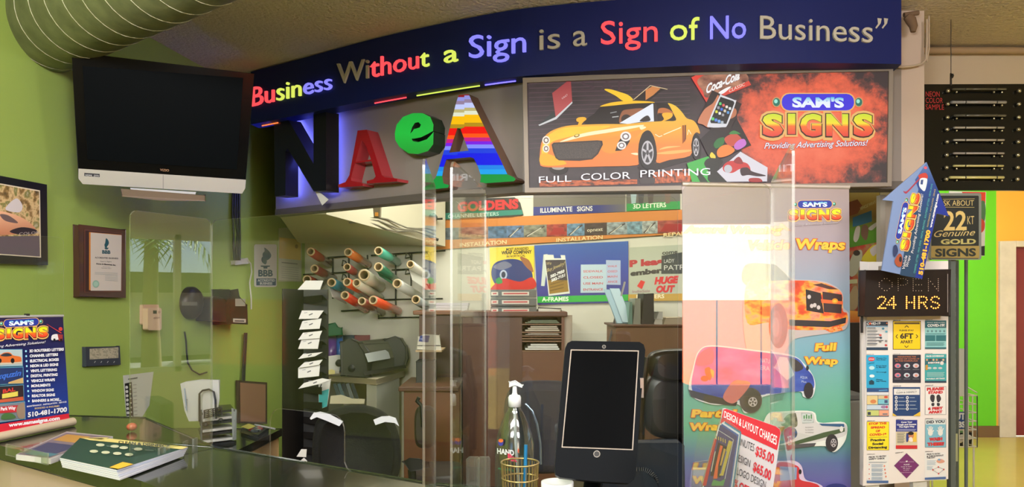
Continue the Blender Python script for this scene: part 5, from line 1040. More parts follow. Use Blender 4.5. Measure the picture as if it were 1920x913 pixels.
for i, (s_, x) in enumerate(zip(sv, xe)):
    y = 306+i*35.6; x0 = 210+i*1.9; a.text(s_, x0, y, x, y-.055*(x-x0), 19, WT, bold=.045); a.ell(185+i*2, y-8, 7, 8, M(110, 200, 236)); a.ell(185+i*2, y-8, 4, 4, M(220, 240, 250))
a.text('MAINTENANCE . INSTALLATION . SERVICE', 192, 698, 474, 664, 11, WT, bold=.02); a.text('BONDED & INSURED', 248, 712, 424, 694, 12, YW, bold=.02); a.text('510-481-1700', 198, 768, 478, 728, 33, WT, bold=.04, back=M(16, 30, 90))
a.poly([(-400, 880), (492, 742), (497, 796), (-400, 1010)], M(206, 34, 54)); a.text('www.samssigns.com', 62, 838, 426, 786, 26, WT, bold=.05)
pic = [([(-200, 290), (157, 288), (160, 400), (-200, 410)], (170, 190, 196)), ([(-200, 425), (163, 413), (166, 526), (-200, 545)], (30, 50, 100)), ([(-200, 560), (166, 540), (170, 648), (-200, 690)], (44, 34, 40)), ([(-200, 700), (176, 660), (180, 778), (-200, 830)], (120, 130, 140))]
for pp, c in pic: a.poly([(x+(3 if x > 0 else 0), y+(-4 if k < 2 else 4)) for k, (x, y) in enumerate(pp)], M(100, 170, 200)); a.poly(pp, M(*c))
a.poly([(0, 340), (155, 340), (158, 385), (0, 395)], M(200, 190, 170)); a.smooth([(-60, 340), (0, 325), (30, 308), (70, 308), (95, 328), (145, 338), (152, 360), (140, 374), (0, 380), (-60, 370)], M(206, 106, 44)); a.smooth([(5, 330), (32, 314), (66, 314), (84, 330), (40, 336)], M(40, 50, 60)); a.ell(90, 366, 14, 18, BLACK); a.ell(0, 366, 12, 16, BLACK)
a.text('xquzin', -30, 500, 152, 470, 40, M(60, 110, 210), shear=.3, bold=.03); a.poly([(60, 520), (165, 486), (166, 526), (60, 530)], M(200, 170, 110)); a.text('BAL', 20, 598, 110, 580, 26, M(200, 60, 50), bold=.04); a.poly([(15, 604), (128, 584), (128, 618), (15, 636)], M(222, 208, 90)); a.poly([(-50, 650), (165, 622), (168, 648), (-50, 670)], M(190, 90, 60))
a.poly([(-60, 700), (128, 682), (130, 732), (-60, 744)], M(190, 44, 54)); a.text('Park Way', 5, 722, 112, 712, 24, WT, bold=.04); a.smooth([(120, 700), (170, 668), (176, 770), (130, 770)], M(150, 130, 110)); a.smooth([(10, 760), (40, 740), (90, 745), (110, 775), (20, 785)], M(70, 110, 60)); a.build('banner_print', t)
MB().tube([RB.hit(-150, 597, -.004), RB.hit(118, 592.5, -.004)], .005, M(190, 190, 190, metal=.6)).build('top_rail', t)
MB().slab([(50, 588), (56, 588), (56, 592), (50, 592)], RB, .01, M(30, 30, 30)).build('clip', t)
u0, u1 = RB.hit(-150, 846, .01), RB.hit(137, 790, .01); z_ = CT+.015
MB().tube([Vector((u0.x, u0.y, z_)), Vector((u1.x, u1.y, z_))], .014, M(206, 190, 162, rough=.4, metal=.3), n=16).build('base_cassette', t)
# magazine tray and handout stack
t = thing('handout_tray', 'clear acrylic tray of folded magazines beside the table banner', 'magazines', atz(110, 835, CT)); q = [atz(30, 852, 1.085), atz(125, 809, 1.085), atz(212, 818, 1.085), atz(95, 860, 1.085)]
MB().hull(q, [v-Vector((0, 0, .014)) for v in q], G([(.35, (80, 60, 70)), (.5, (170, 160, 160)), (.65, (60, 70, 110)), (.8, (190, 90, 60))], axis=2, nscale=(5, 5)), ms=M(200, 200, 206)).build('magazine', t)
a = Art(Plane(Vector((0, 0, 1.0852)), (0, 0, 1)), .0004)
for pp, c in (([(34, 851), (124, 811), (208, 819), (94, 858)], (120, 104, 110)), ([(50, 846), (90, 829), (150, 836), (100, 852)], (60, 60, 90)), ([(100, 825), (126, 814), (170, 819), (140, 830)], (176, 130, 60)), ([(150, 826), (176, 820), (200, 822), (170, 832)], (170, 60, 60)), ([(46, 851), (60, 845), (110, 851), (94, 856)], (70, 110, 120))): a.poly(pp, M(*c))
a.build('print', t)
e_ = [atz(10, 853, CT+.001), atz(88, 872, CT+.001), atz(145, 822, CT+.001)]
MB().hull([e_[0], e_[1], e_[1]+Vector((0, 0, .03)), e_[0]+Vector((0, 0, .03))], [v+Vector((.003, .003, 0)) for v in (e_[0], e_[1], e_[1]+Vector((0, 0, .03)), e_[0]+Vector((0, 0, .03)))], CLEAR, ms=EDGE).build('tray_lip', t)
t = thing('handout_stack', 'stack of dark green clean and disinfect sheets on the counter', 'handouts', atz(230, 860, CT))
for i in range(5):
    z = CT+.004+i*.0045; dx = (4-i)*.003; zz = CT+.026; q = [atz(150, 821, zz), atz(352, 838, zz), atz(219, 881, zz), atz(112, 858, zz)]
    q = [Vector((v.x+dx*(1 if k > 1 else -.5), v.y-dx*.8, z+.004)) for k, v in enumerate(q)]; cc = [(214, 214, 220), (190, 196, 214), (220, 220, 224), (160, 180, 214), (26, 58, 48)][i]
    MB().hull(q, [v-Vector((0, 0, .004)) for v in q], M(*cc), ms=M(206, 210, 222)).build('sheet', t)
PT = Plane(Vector((0, 0, CT+.0265)), (0, 0, 1)); a = Art(PT, .0004); a.poly([(206, 820), (150, 821), (206, 822), (352, 838), (342, 842), (180, 826)], M(214, 196, 120)); a.poly([(150, 820.5), (352, 837.5), (338, 842), (168, 825)], M(214, 196, 120)); a.text('CLEAN & DISINFECT', 222, 831, 318, 839, 5, M(40, 44, 40), bold=.04)
for i in range(4): a.ell(188+i*27-(i > 1)*10, 834+i*2.6, 8, 2.8, M(190, 190, 160)); a.ell(196+i*22-20, 846+i*2, 8, 2.8, M(190, 190, 160)); a.line([(200+i*24, 836+i*2.4), (216+i*24, 837.6+i*2.4)], 1, M(120, 140, 130))
a.poly([(205, 876), (230, 866), (250, 870), (222, 879)], M(226, 170, 50)); a.build('print', t)

# ================================================================ CLEAR SNEEZE GUARDS
def guard(pts, z1, name, label, notch=None, k=None, z0=CT):
    """clear vertical sheet between two floor points"""
    (x0, y0), (x1, y1) = pts; d = Vector((x1-x0, y1-y0, 0)); L = d.length; d.normalize(); n_ = Vector((-d.y, d.x, 0))*.004
    r = .02; P = [(0, z0)]
    if notch:
        a_, b_, h_ = notch; rr_ = .04; P += [(a_, z0)]
        P += [(a_+rr_-rr_*math.cos(t), z0+h_-rr_+rr_*math.sin(t)) for t in [i*PI/10 for i in range(6)]]+[(b_-rr_+rr_*math.sin(t), z0+h_-rr_+rr_*math.cos(t)) for t in [i*PI/10 for i in range(6)]]+[(b_, z0+.02), (b_+.008, z0+.006), (b_+.02, z0)]
    P += [(L, z0), (L, z1-r)]+[(L-r+r*math.cos(t), z1-r+r*math.sin(t)) for t in (PI/8, PI/4, 3*PI/8, PI/2)]+[(r-r*math.sin(t), z1-r+r*math.cos(t)) for t in (0, PI/8, PI/4, 3*PI/8, PI/2)]
    O = Vector((x0, y0, 0)); A_ = [O+d*u+Vector((0, 0, z)) for u, z in P]; B_ = [v+n_ for v in A_]
    t = thing(name, label, 'sneeze guard', (x0+(x1-x0)/2, y0+(y1-y0)/2, z0)); m = MB(); n = len(P); c = k or CLEAR
    m.fill(A_, c); m.fill(B_[::-1], c); m.build('clear_panel', t)
    MB().add(A_+B_, [(i, (i+1) % n, n+(i+1) % n, n+i) for i in range(n)], EDGE).build('polished_edge', t, label='bright polished edge')
    return t
GA = (-.958, 1.857); GB_ = (-.847, 2.085)
guard([GA, GB_], 1.718, 'sneeze_guard', 'left clear upright guard panel with a rounded top corner', k=acrylic('clear_acrylic_side', .12))
pe = (-.115, 1.655)
guard([GB_, pe], 1.715, 'sneeze_guard', 'long clear guard panel with a pass through opening before the black chair', notch=(.235, .50, .135), k=acrylic('clear_acrylic_long', .018, (.97, .98, .97)))
guard([(-.134, 1.14), (-.150, 1.46)], 1.716, 'sneeze_guard', 'thin left panel of the double clear guard in the centre')
guard([(-.0935, 1.165), (-.052, 1.50)], 1.716, 'sneeze_guard', 'right panel of the double clear guard behind the soap bottle')
guard([(-.052, 1.60), (.350, 1.56)], 1.712, 'sneeze_guard', 'clear guard panel behind the tablet', k=acrylic('clear_acrylic_face', .04))
guard([(.323, 1.40), (.490, 1.40)], 1.715, 'sneeze_guard', 'clear guard panel reflecting the bright street in front of the tall banner', k=acrylic('clear_acrylic_bright', .15))
guard([(.392, 1.025), (.490, 1.39)], 1.715, 'sneeze_guard', 'rightmost clear guard panel beside the price sign')
guard([(-1.78, 2.42), (-1.587, 2.62)], 1.71, 'sneeze_guard', 'far left clear guard panel in front of the framed picture', z0=CT+.002)
for (px, y0, y1) in ((299, 840, 872), (310, 838, 865), (345, 828, 852), (363, 823, 850)):
    p = atz(px, y1, CT+.0); m = MB(); m.box(p.x-.003, p.x+.003, p.y-.003, p.y+.02, CT, at(px, y0, p.y).z, EDGE); m.build('acrylic_upright', label='short clear acrylic foot standing by the green sheets' , cat='bracket', group='clear feet of the left guard')
for i, (px, hh) in enumerate(((888, .09), (908, .09))):
    p = at(px, 900, 1.5); x0, x1 = at(px-10-i*4, 0, 1.46).x, at(px+8+i*4, 0, 1.46).x
    m = MB(); m.slab([(px-14, 913+50), (px-14, 862), (px-8, 857), (px+9, 857), (px+11, 862), (px+11, 963)], yplane(1.45+i*.02), .006, CLEAR, ms=EDGE); m.build('clear_stand', label=['left rounded clear foot beside the double guard', 'right rounded clear foot beside the soap bottle'][i], cat='bracket')

# ================================================================ THINGS ON THE COUNTER
Yb = 1.44; bx = at(965, 0, Yb).x; t = thing('soap_bottle', 'clear hand soap pump bottle with a white pump', 'bottle', (bx, Yb, CT)); H = lambda y: at(0, y, Yb).z
sc_ = Yb/F
MB().lathe((bx, Yb, 0), [(0, CT+.001), (.036, CT+.001), (.0385, CT+.01), (.0385, H(850)), (.0375, H(835)), (.034, H(815)), (.027, H(795)), (.018, H(775)), (.012, H(766)), (.012, H(760))], PET, n=36).build('bottle_body', t)
MB().lathe((bx, Yb, 0), [(0, CT+.004), (.034, CT+.004), (.036, CT+.012), (.036, H(925)), (0, H(925))], acrylic('green_soap', .04, (.35, .85, .65)), n=32).build('liquid', t, label='green liquid')
WP2 = M(232, 236, 240, rough=.3)
MB().lathe((bx, Yb, 0), [(0, H(762)), (.0125, H(762)), (.0125, H(745)), (.0105, H(741)), (.006, H(740)), (.0045, H(736)), (.004, H(722)), (0, H(722))], WP2, n=28).build('pump_collar', t)
MB().hull([at(955, 716, Yb-.006), at(966, 715, Yb-.006), at(980, 722, Yb-.006), at(978, 725, Yb-.006), at(966, 722, Yb-.006), at(956, 724, Yb-.006)], [at(955, 716, Yb+.006), at(966, 715, Yb+.006), at(980, 722, Yb+.006), at(978, 725, Yb+.006), at(966, 722, Yb+.006), at(956, 724, Yb+.006)], WP2).build('pump_head', t, bevel=.002)
MB().tube([(bx, Yb, H(760)), (bx+.002, Yb, H(830)), (bx+.012, Yb, CT+.02)], .003, M(220, 226, 228), n=8).build('dip_tube', t)
class Cyl:
    def __init__(s, x, y, r): s.x, s.y, s.r = x, y, r; s.n = Vector((0, -1, 0))
    def hit(s, px, py, lift=0):
        R_ = ray(px, py); r = s.r+lift; A_ = R_.x**2+1; B_ = -2*(R_.x*s.x+s.y); C_ = s.x**2+s.y**2-r*r; D_ = max(0, B_*B_-4*A_*C_); tt = (-B_-math.sqrt(D_))/(2*A_); return Vector((0, 0, CZ))+R_*tt
a = Art(Cyl(bx, Yb, .0385), .0006); a.text('HAND', 932, 850, 964, 854, 10, M(220, 224, 226), bold=.04); a.text('Rx', 952, 862, 970, 866, 12, M(206, 60, 90), bold=.05); a.ell(939, 829, 5, 7, M(60, 60, 160)); a.ell(939, 826, 4.5, 3.5, M(230, 120, 60)); a.text('moisturizing', 934, 880, 965, 884, 5, M(40, 150, 110)); a.build('label', t)
Yw = 1.34; cx_ = at(975, 0, Yw).x; t = thing('wire_cup', 'gold wire mesh cup holding a blue stick beside the soap', 'cup', (cx_, Yw, CT)); GW = M(190, 166, 110, metal=.8, rough=.3); zt = at(0, 867, Yw).z; zb = CT+.002; m = MB()
for i in range(30):
    a_ = 2*PI*i/30; m.tube([(cx_+.034*math.cos(a_), Yw+.034*math.sin(a_), zt), (cx_+.027*math.cos(a_), Yw+.027*math.sin(a_), zb)], .0007, GW, n=4)
m.build('wire_mesh', t)
for z, r in ((zt, .034), (at(0, 896, Yw).z, .0325), (zb, .027)): MB().tube([(cx_+r*math.cos(2*PI*i/32), Yw+r*math.sin(2*PI*i/32), z) for i in range(32)], .0016, GW, n=6, closed=True).build('ring', t)
m = MB().tube([at(986, 834, Yw), at(980, 1070, Yw)], .0032, M(20, 110, 160), n=8); m.build('blue_stick', label='blue plastic stick standing in the wire cup', cat='stick')
Yj = 1.3; jx = at(1045, 0, Yj).x; t = thing('small_jar', 'small white jar lid just in front of the tablet', 'jar', (jx, Yj, CT)); zj = at(0, 903, Yj).z; MB().lathe((jx, Yj, 0), [(0, CT), (.027, CT), (.027, zj-.012), (0, zj-.012)], M(170, 160, 140), n=28).build('jar_body', t); MB().lathe((jx, Yj, 0), [(.0285, zj-.016), (.0285, zj), (.024, zj), (.022, zj-.004), (0, zj-.004)], M(226, 228, 224), n=28).build('lid', t)
# tablet kiosk
c = [at(1068, 640, 1.36), at(1207, 642, 1.36), at(1187, 903, 1.27), at(1040, 890, 1.27)]; TP_ = plane3(c[0], c[1], (c[2]+c[3])/2)
t = thing('tablet_kiosk', 'black tablet in a thick rounded stand in the middle of the counter', 'tablet', (at(1120, 0, 1.3).x, 1.33, CT)); CS = M(8, 12, 17, rough=.5, spec=.08)
oc = [(1060, 652), (1064, 643), (1072, 639), (1140, 640), (1199, 641), (1207, 646), (1210, 656), (1201, 760), (1192, 890), (1188, 900), (1178, 906), (1110, 902), (1050, 895), (1042, 890), (1040, 880), (1049, 770)]
MB().slab(oc, TP_, .018, CS, M(22, 26, 30)).build('case', t, bevel=.003)
a = Art(TP_, .0006); a.poly([(1070, 655), (1198, 657), (1187, 844), (1053, 839)], M(150, 140, 130, metal=.8, rough=.3)); a.poly([(1072, 657), (1196, 659), (1185, 842), (1055, 837)], M(3, 4, 6, rough=.3, spec=.04)); a.build('screen', t)
a = Art(TP_, .0006); a.ell(1119, 851, 6.5, 6.5, M(190, 190, 190, metal=.9, rough=.2)); a.ell(1119, 851, 5, 5, M(16, 16, 18)); a.build('home_button', t, label='round steel home button'); a = Art(TP_, .0006); a.ell(1132.5, 650, 3.6, 3.6, M(170, 170, 170, metal=.9, rough=.2)); a.ell(1132.5, 650, 2.4, 2.4, M(6, 6, 8)); a.build('camera_lens', t)
q_ = TP_.hit(1204, 745, -.01); m = MB().box(q_.x-.004, q_.x+.002, q_.y-.004, q_.y+.01, q_.z, q_.z+.035, M(180, 180, 180, metal=.8, rough=.3)); m.build('side_latch', t)
pb = TP_.hit(1115, 870, -.02); MB().tube([pb, (pb.x, pb.y+.06, CT+.06), (pb.x, pb.y+.06, CT+.005)], .016, CS, n=14).build('stand_post', t); MB().lathe((pb.x, pb.y+.06, CT), [(0, 0), (.07, 0), (.07, .008), (.03, .014), (0, .014)], CS, n=32).build('stand_base', t)
# dark monitor behind
t = thing('computer_monitor', 'back of a dark grey computer monitor behind the tablet', 'monitor', (at(1230, 0, 2.2).x, 2.2, CT)); MC_ = M(24, 32, 44, rough=.5, spec=.15, bump=.05, bscale=300)
Pm = yplane(2.2); mo = [(1120, 836), (1132, 832), (1276, 830), (1283, 836), (1286, 1010), (1278, 1018), (1128, 1018), (1120, 1010)]
MB().slab(mo, Pm, .05, MC_).build('back_shell', t, bevel=.005); MB().slab([(1130, 900), (1160, 886), (1206, 885), (1228, 897), (1236, 913), (1236, 990), (1130, 990)], Pm, .02, MC_, lift=.018).build('vent_housing', t, bevel=.004); m = MB()
for i in range(24):
    if i < 12: x, y, dx, dy = 1150+i*4.4, 876, 0, 9
    else: a_ = (i-12)/12*PI/2; x, y, dx, dy = 1203+32*math.sin(a_), 908-32*math.cos(a_), -9*math.sin(a_), 9*math.cos(a_)
    m.tube([Pm.hit(x, y, .006), Pm.hit(x+dx, y+dy, .012)], .0022, M(24, 28, 34), n=5)
m.build('vent_slots', t); MB().box(at(1190, 0, 2.22).x, at(1216, 0, 2.22).x, 2.22, 2.25, .6, .82, MC_).build('stand_neck', t)
MB().box(at(1100, 0, 2.1).x, at(1300, 0, 2.1).x, 2.05, 2.5, .56, .6, GRN).box(at(1110, 0, 2.1).x, at(1290, 0, 2.1).x, 2.1, 2.45, 0, .56, WO).build('work_desk', bevel=.004, label='low staff desk under the dark monitor behind the counter', cat='desk')
# price sign and brochure holder
SP = yplane(1.16, 8, 1400); t = thing('price_sign', 'white and red design and layout charges price sign tilted on the counter', 'sign', SP.hit(1380, 1060)); sp = [(1357, 767), (1362, 766), (1455, 799), (1462, 804), (1464, 812), (1459, 850), (1426, 1070), (1310, 1040)]
MB().slab(sp, SP, .005, M(188, 184, 190)).build('board', t)
a = Art(SP, .0006); RS = M(186, 36, 50); a.poly([(1357, 767.5), (1362, 766.5), (1455, 799.5), (1462, 805), (1463.5, 812), (1457, 844), (1385, 811), (1350, 796)], RS); a.z(1180, 740, 5.277)
a.text('DESIGN & LAYOUT CHARGES', 935, 222, 1455, 498, 66, M(230, 226, 226), h1=92, up=(.1, -1), bold=.01)
DKt = M(44, 42, 50)
a.text('30 MINUTES', 1000, 460, 1232, 562, 72, DKt, h1=78, up=(.14, -1), bold=-.005); a.text('$35.00', 1245, 590, 1425, 685, 88, RS, h1=100, up=(.14, -1), bold=.03)
a.text('DESIGN', 1040, 640, 1192, 718, 70, DKt, h1=76, up=(.14, -1), bold=-.005); a.text('$65.00', 1222, 745, 1396, 850, 88, RS, h1=98, up=(.14, -1), bold=.03)
a.text('FREE LOGO DESIGN', 960, 735, 1345, 930, 72, DKt, h1=76, up=(.14, -1), bold=-.005); a.text('50% OFF', 980, 880, 1180, 990, 80, RS, up=(.14, -1), bold=.03); a.build('print', t)
BP_ = yplane(1.08, 20, 1350); t = thing('brochure_holder', 'clear acrylic brochure holder leaning before the price sign', 'brochure holder', BP_.hit(1350, 1100))
MB().slab([(1352, 785), (1358, 783), (1388, 806), (1390, 812), (1372, 1060), (1300, 1060), (1318, 905)], BP_, .003, CLEAR, ms=EDGE, lift=.012).build('front_pocket', t)
for i in range(4):
    o = 4-i; pp = [(1347+o*3, 798-o*2), (1380+o*2.5, 820-o*2.5), (1362+o*3, 930), (1350+o*2, 1060), (1305+o*2, 1060), (1316+o*3, 915)]
    tb = thing('brochure', ['front colourful brochure with a black and orange print', 'second brochure in the holder with a blue edge', 'third brochure in the holder with a pale edge', 'rear teal brochure in the holder'][3-o if o < 4 else 3] if False else {4: 'rear teal brochure in the clear holder', 3: 'pale brochure second from the back of the holder', 2: 'blue brochure just behind the front one', 1: 'front brochure with a black and orange print'}[o], 'brochure', BP_.hit(1330, 1060, -.004*o), 'brochures in the clear holder')
    MB().slab(pp, BP_, .0025, M(*{4: (40, 120, 150), 3: (200, 206, 214), 2: (50, 90, 170), 1: (64, 60, 120)}[o]), ms=M(210, 214, 222), lift=-.004*o+.008).build('cover', tb)
    if o == 1:
        a = Art(BP_, .0046); a.z(1180, 740, 5.277); a.line([(880, 350), (1030, 445), (985, 640), (940, 860)], 5, M(220, 220, 224)); a.poly([(838, 430), (866, 440), (760, 900), (724, 900)], M(190, 40, 46)); a.poly([(880, 470), (975, 520), (900, 820), (800, 800)], M(26, 24, 26)); a.poly([(900, 500), (925, 510), (880, 700), (870, 830), (830, 830), (850, 720)], M(226, 96, 40)); a.poly([(935, 530), (955, 540), (910, 700), (895, 700)], M(200, 160, 70))
        for i2 in range(5): a.line([(860+i2*22, 405+i2*9), (862+i2*22, 440+i2*10)], 8, M(206, 180, 80))
        a.poly([(985, 450), (1020, 465), (930, 800), (890, 800)], M(196, 176, 70)); a.poly([(830, 840), (900, 860), (950, 830), (930, 900), (810, 900)], M(80, 150, 90)); a.line([(850, 560), (810, 760)], 8, M(210, 206, 190)); a.line([(960, 560), (900, 780)], 7, M(60, 90, 180)); a.build('print', tb)
t = thing('card_holder', 'empty clear card pocket left of the brochures', 'card holder', yplane(1.2).hit(1300, 1020)); MB().slab([(1300, 872), (1304, 866), (1340, 862), (1336, 1020), (1290, 1020)], yplane(1.2), .003, CLEAR, ms=EDGE).build('pocket', t)

# ================================================================ TALL ROLL UP BANNER
TB_ = yplane(3.35, 0, 1430); t = thing('roll_up_banner', 'tall pastel roll up banner of vehicle wraps in front of the office', 'banner', (TB_.hit(1435, 556).x, 3.35, 0))
yb_ = HZ+1.46*F/3.35
MB().slab([(1279, 346), (1592, 352), (1597, yb_), (1284, yb_)], TB_, .004, G([(0, (150, 130, 190)), (.3, (104, 96, 168)), (.36, (92, 110, 160)), (.44, (100, 174, 138)), (.52, (110, 176, 160)), (.62, (120, 168, 186)), (.76, (146, 162, 182)), (.85, (160, 150, 160)), (1, (152, 136, 132))], rough=.35, noise=.08, nscale=(1.5, 1.5))).build('banner_sheet', t)
a = Art(TB_, .001); a.aff(1469.5, 369.4, .0726, -.001, 0, .0697); logo(a, tagline=False); a.z(1270, 360, 3.512)
a.text('Providing Advertising Solutions!', 740, 228, 1065, 206, 16, M(216, 206, 210), shear=.3, back=M(70, 40, 60))
OG, YO = M(206, 92, 34), M(226, 170, 70); YL2 = M(232, 190, 60)
a.text('Award Winning', 45, 266, 692, 272, 46, YO, shear=.18, bold=.04, back=OG, bb=.045); a.text('Vehicle', 470, 380, 738, 376, 62, YO, shear=.18, bold=.04, back=OG, bb=.045); a.text('Wraps', 782, 372, 1105, 378, 66, YL2, shear=.12, bold=.04, back=OG, bb=.045)
# flame truck
HALO = M(186, 176, 176); FK = M(44, 36, 36)
a.smooth([(610, 470), (640, 470), (730, 545), (770, 575), (900, 580), (1000, 600), (1085, 660), (1095, 760), (1130, 800), (1120, 880), (1060, 920), (800, 960), (740, 1000), (680, 1085), (600, 1100), (470, 1080), (440, 700)], HALO)
fl = G([(.3, (190, 60, 30)), (.42, (224, 84, 40)), (.5, (244, 170, 60)), (.56, (250, 150, 120)), (.66, (230, 90, 50))], axis=2, nscale=(5, 4), detail=6)
a.smooth([(450, 480), (610, 474), (660, 490), (740, 575), (700, 600), (450, 610)], M(40, 40, 48)); a.smooth([(460, 600), (620, 585), (770, 582), (930, 590), (1040, 630), (1085, 675), (1090, 780), (1118, 800), (1112, 870), (1000, 905), (740, 905), (600, 860), (460, 860)], fl)
a.poly([(845, 640), (945, 665), (965, 800), (850, 780)], FK); a.poly([(955, 655), (1082, 675), (1086, 700), (1080, 800), (965, 790)], M(60, 44, 44)); a.poly([(945, 705), (1090, 720), (1090, 740), (950, 730)], M(226, 100, 50)); a.ell(1038, 718, 20, 18, M(226, 150, 40)); a.ell(1038, 718, 12, 8, M(240, 190, 70))
for x, y in ((868, 690), (905, 745), (885, 750), (930, 760)): a.ell(x, y, 12, 14, M(200, 190, 190))
a.poly([(735, 840), (1010, 850), (1112, 825), (1108, 862), (1000, 890), (740, 880)], M(50, 44, 46)); a.poly([(890, 610), (950, 600), (1060, 640), (1000, 640)], M(80, 50, 44))
a.ell(665, 880, 62, 150, M(40, 38, 42)); a.ell(650, 890, 40, 110, M(90, 86, 90)); a.ell(648, 890, 24, 66, M(130, 126, 130)); a.poly([(960, 900), (1080, 880), (1090, 910), (1010, 925)], fl)
a.z(1270, 600, 2.918)
a.text('Full', 752, 168, 872, 164, 40, YL2, shear=.1, bold=.05, back=OG, bb=.045); a.text('Wrap', 696, 238, 878, 242, 38, YL2, shear=.1, bold=.05, back=OG, bb=.045)
a.text('Partial', 76, 530, 326, 530, 40, YL2, shear=.1, bold=.05, back=OG, bb=.045); a.text('Wrap', 68, 602, 262, 602, 40, YL2, shear=.1, bold=.05, back=OG, bb=.045); a.text('Lil', 84, 815, 190, 815, 34, YL2, shear=.1, bold=.05, back=OG, bb=.045); a.text('Wrap', 84, 892, 270, 892, 38, YL2, shear=.1, bold=.05, back=OG, bb=.045)
# blue van
a.smooth([(66, 400), (90, 240), (120, 165), (190, 138), (400, 160), (620, 190), (700, 245), (745, 310), (755, 370), (735, 425), (690, 420), (660, 390), (470, 420), (440, 480), (370, 510), (330, 460), (190, 462)], M(214, 220, 226))
VB = G([(.3, (36, 50, 130)), (.5, (56, 80, 170)), (.7, (80, 110, 190))], axis=2, nscale=(4, 3)); a.smooth([(80, 380), (92, 260), (122, 172), (190, 145), (400, 168), (600, 195), (665, 215), (700, 260), (742, 310), (740, 380), (640, 392), (460, 410), (330, 440), (150, 420)], VB)
a.smooth([(100, 240), (128, 178), (190, 152), (196, 230), (140, 250)], M(50, 70, 130)); a.poly([(530, 260), (560, 200), (600, 205), (640, 300), (600, 330)], M(170, 196, 214)); a.smooth([(610, 210), (655, 220), (690, 262), (640, 280)], M(60, 56, 60)); a.poly([(60, 380), (80, 385), (330, 448), (320, 470), (180, 455), (75, 420)], M(40, 42, 52))
a.smooth([(150, 270), (175, 258), (190, 290), (180, 330), (160, 310)], M(200, 60, 50)); a.smooth([(180, 270), (200, 280), (195, 320)], M(70, 160, 80)); a.ell(150, 320, 22, 16, M(40, 40, 50)); a.text('NATU', 455, 232, 505, 238, 26, M(160, 180, 220)); a.text('ERA', 455, 272, 505, 278, 26, M(160, 180, 220)); a.text('WATER', 520, 268, 560, 272, 18, M(170, 190, 226)); a.text('AQUA', 672, 318, 712, 322, 14, M(190, 206, 230)); a.text('Plus', 680, 342, 706, 344, 12, M(190, 206, 230)); a.text('www', 484, 408, 515, 404, 8, M(220, 226, 240))
a.ell(402, 440, 62, 70, M(66, 62, 74)); a.ell(412, 440, 46, 60, M(50, 48, 56)); wheel(a, 413, 448, 34, 36, 0, (46, 46, 52)); a.ell(718, 385, 26, 44, M(44, 42, 46)); a.ell(712, 262, 8, 14, M(40, 40, 44))
a.smooth([(250, 420), (300, 340), (350, 330), (400, 350), (330, 440), (290, 455)], M(196, 110, 110))
# white pickup
a.smooth([(430, 640), (470, 560), (500, 510), (560, 500), (740, 500), (775, 560), (915, 560), (925, 640), (890, 700), (850, 722), (810, 690), (640, 700), (500, 722), (430, 700)], M(226, 232, 226))
a.smooth([(440, 650), (520, 590), (560, 520), (600, 506), (735, 506), (770, 565), (912, 568), (918, 630), (800, 660), (600, 690), (450, 700)], M(206, 206, 206)); a.poly([(545, 590), (770, 640), (780, 650), (560, 680)], M(196, 198, 196)); a.smooth([(470, 600), (560, 585), (640, 590), (650, 640), (560, 680), (470, 690)], G([(.3, (60, 70, 50)), (.5, (60, 90, 140)), (.7, (120, 130, 90))], axis=2, nscale=(4, 4))); a.smooth([(568, 570), (600, 520), (635, 510), (650, 515), (655, 580), (600, 585)], G([(.4, (80, 84, 70)), (.6, (150, 150, 120))], axis=2)); a.poly([(676, 506), (738, 508), (748, 562), (684, 568)], M(170, 180, 180)); a.rr(682, 512, 742, 560, 6, M(196, 206, 206))
for i in range(4): a.line([(694+i*13, 540), (694+i*13, 522-(i % 2)*6)], 7, M(70, 140, 80))
a.text('OPTIONS', 690, 552, 735, 552, 8, M(60, 70, 70)); a.poly([(560, 690), (800, 615), (915, 590), (916, 610), (780, 650), (600, 694)], M(70, 90, 60)); a.poly([(775, 566), (912, 568), (914, 585), (790, 578)], M(50, 90, 130)); a.ell(845, 672, 34, 48, M(50, 48, 50)); wheel(a, 855, 672, 22, 32, 0, (46, 46, 50)); a.ell(575, 555, 16, 12, M(200, 200, 200)); a.ell(898, 596, 10, 16, M(220, 220, 214)); a.poly([(440, 690), (640, 680), (760, 672), (750, 690), (520, 716), (440, 712)], M(80, 80, 84))
for i in range(3): a.text('Set Solutions', 700, 590+i*14, 745, 588+i*14, 6, M(110, 110, 110))
# red vehicle at the foot
a.smooth([(300, 850), (340, 800), (420, 760), (560, 770), (640, 770), (680, 800), (700, 870), (760, 890), (800, 920), (800, 1000), (280, 1000)], M(206, 190, 220)); a.smooth([(540, 790), (660, 800), (670, 870), (740, 890), (780, 915), (780, 1000), (540, 1000)], M(196, 50, 60)); a.poly([(560, 800), (655, 806), (652, 872), (562, 880)], M(130, 150, 190)); a.ell(870, 920, 60, 26, M(40, 50, 120)); a.ell(672, 830, 8, 14, M(30, 30, 34)); a.build('banner_print', t)
MB().tube([TB_.hit(1279, 345.5, -.005), TB_.hit(1592, 351, -.005)], .012, M(190, 180, 170, metal=.5)).build('top_rail', t); p0, p1 = TB_.hit(1281, 556), TB_.hit(1597, 556)
MB().box(p0.x, p1.x, 3.28, 3.42, .0, .07, M(160, 160, 160, metal=.6, rough=.3)).build('base_cassette', t, bevel=.01); MB().tube([((p0.x+p1.x)/2, 3.38, .05), ((p0.x+p1.x)/2, 3.38, 2.0)], .01, AL).build('support_pole', t)

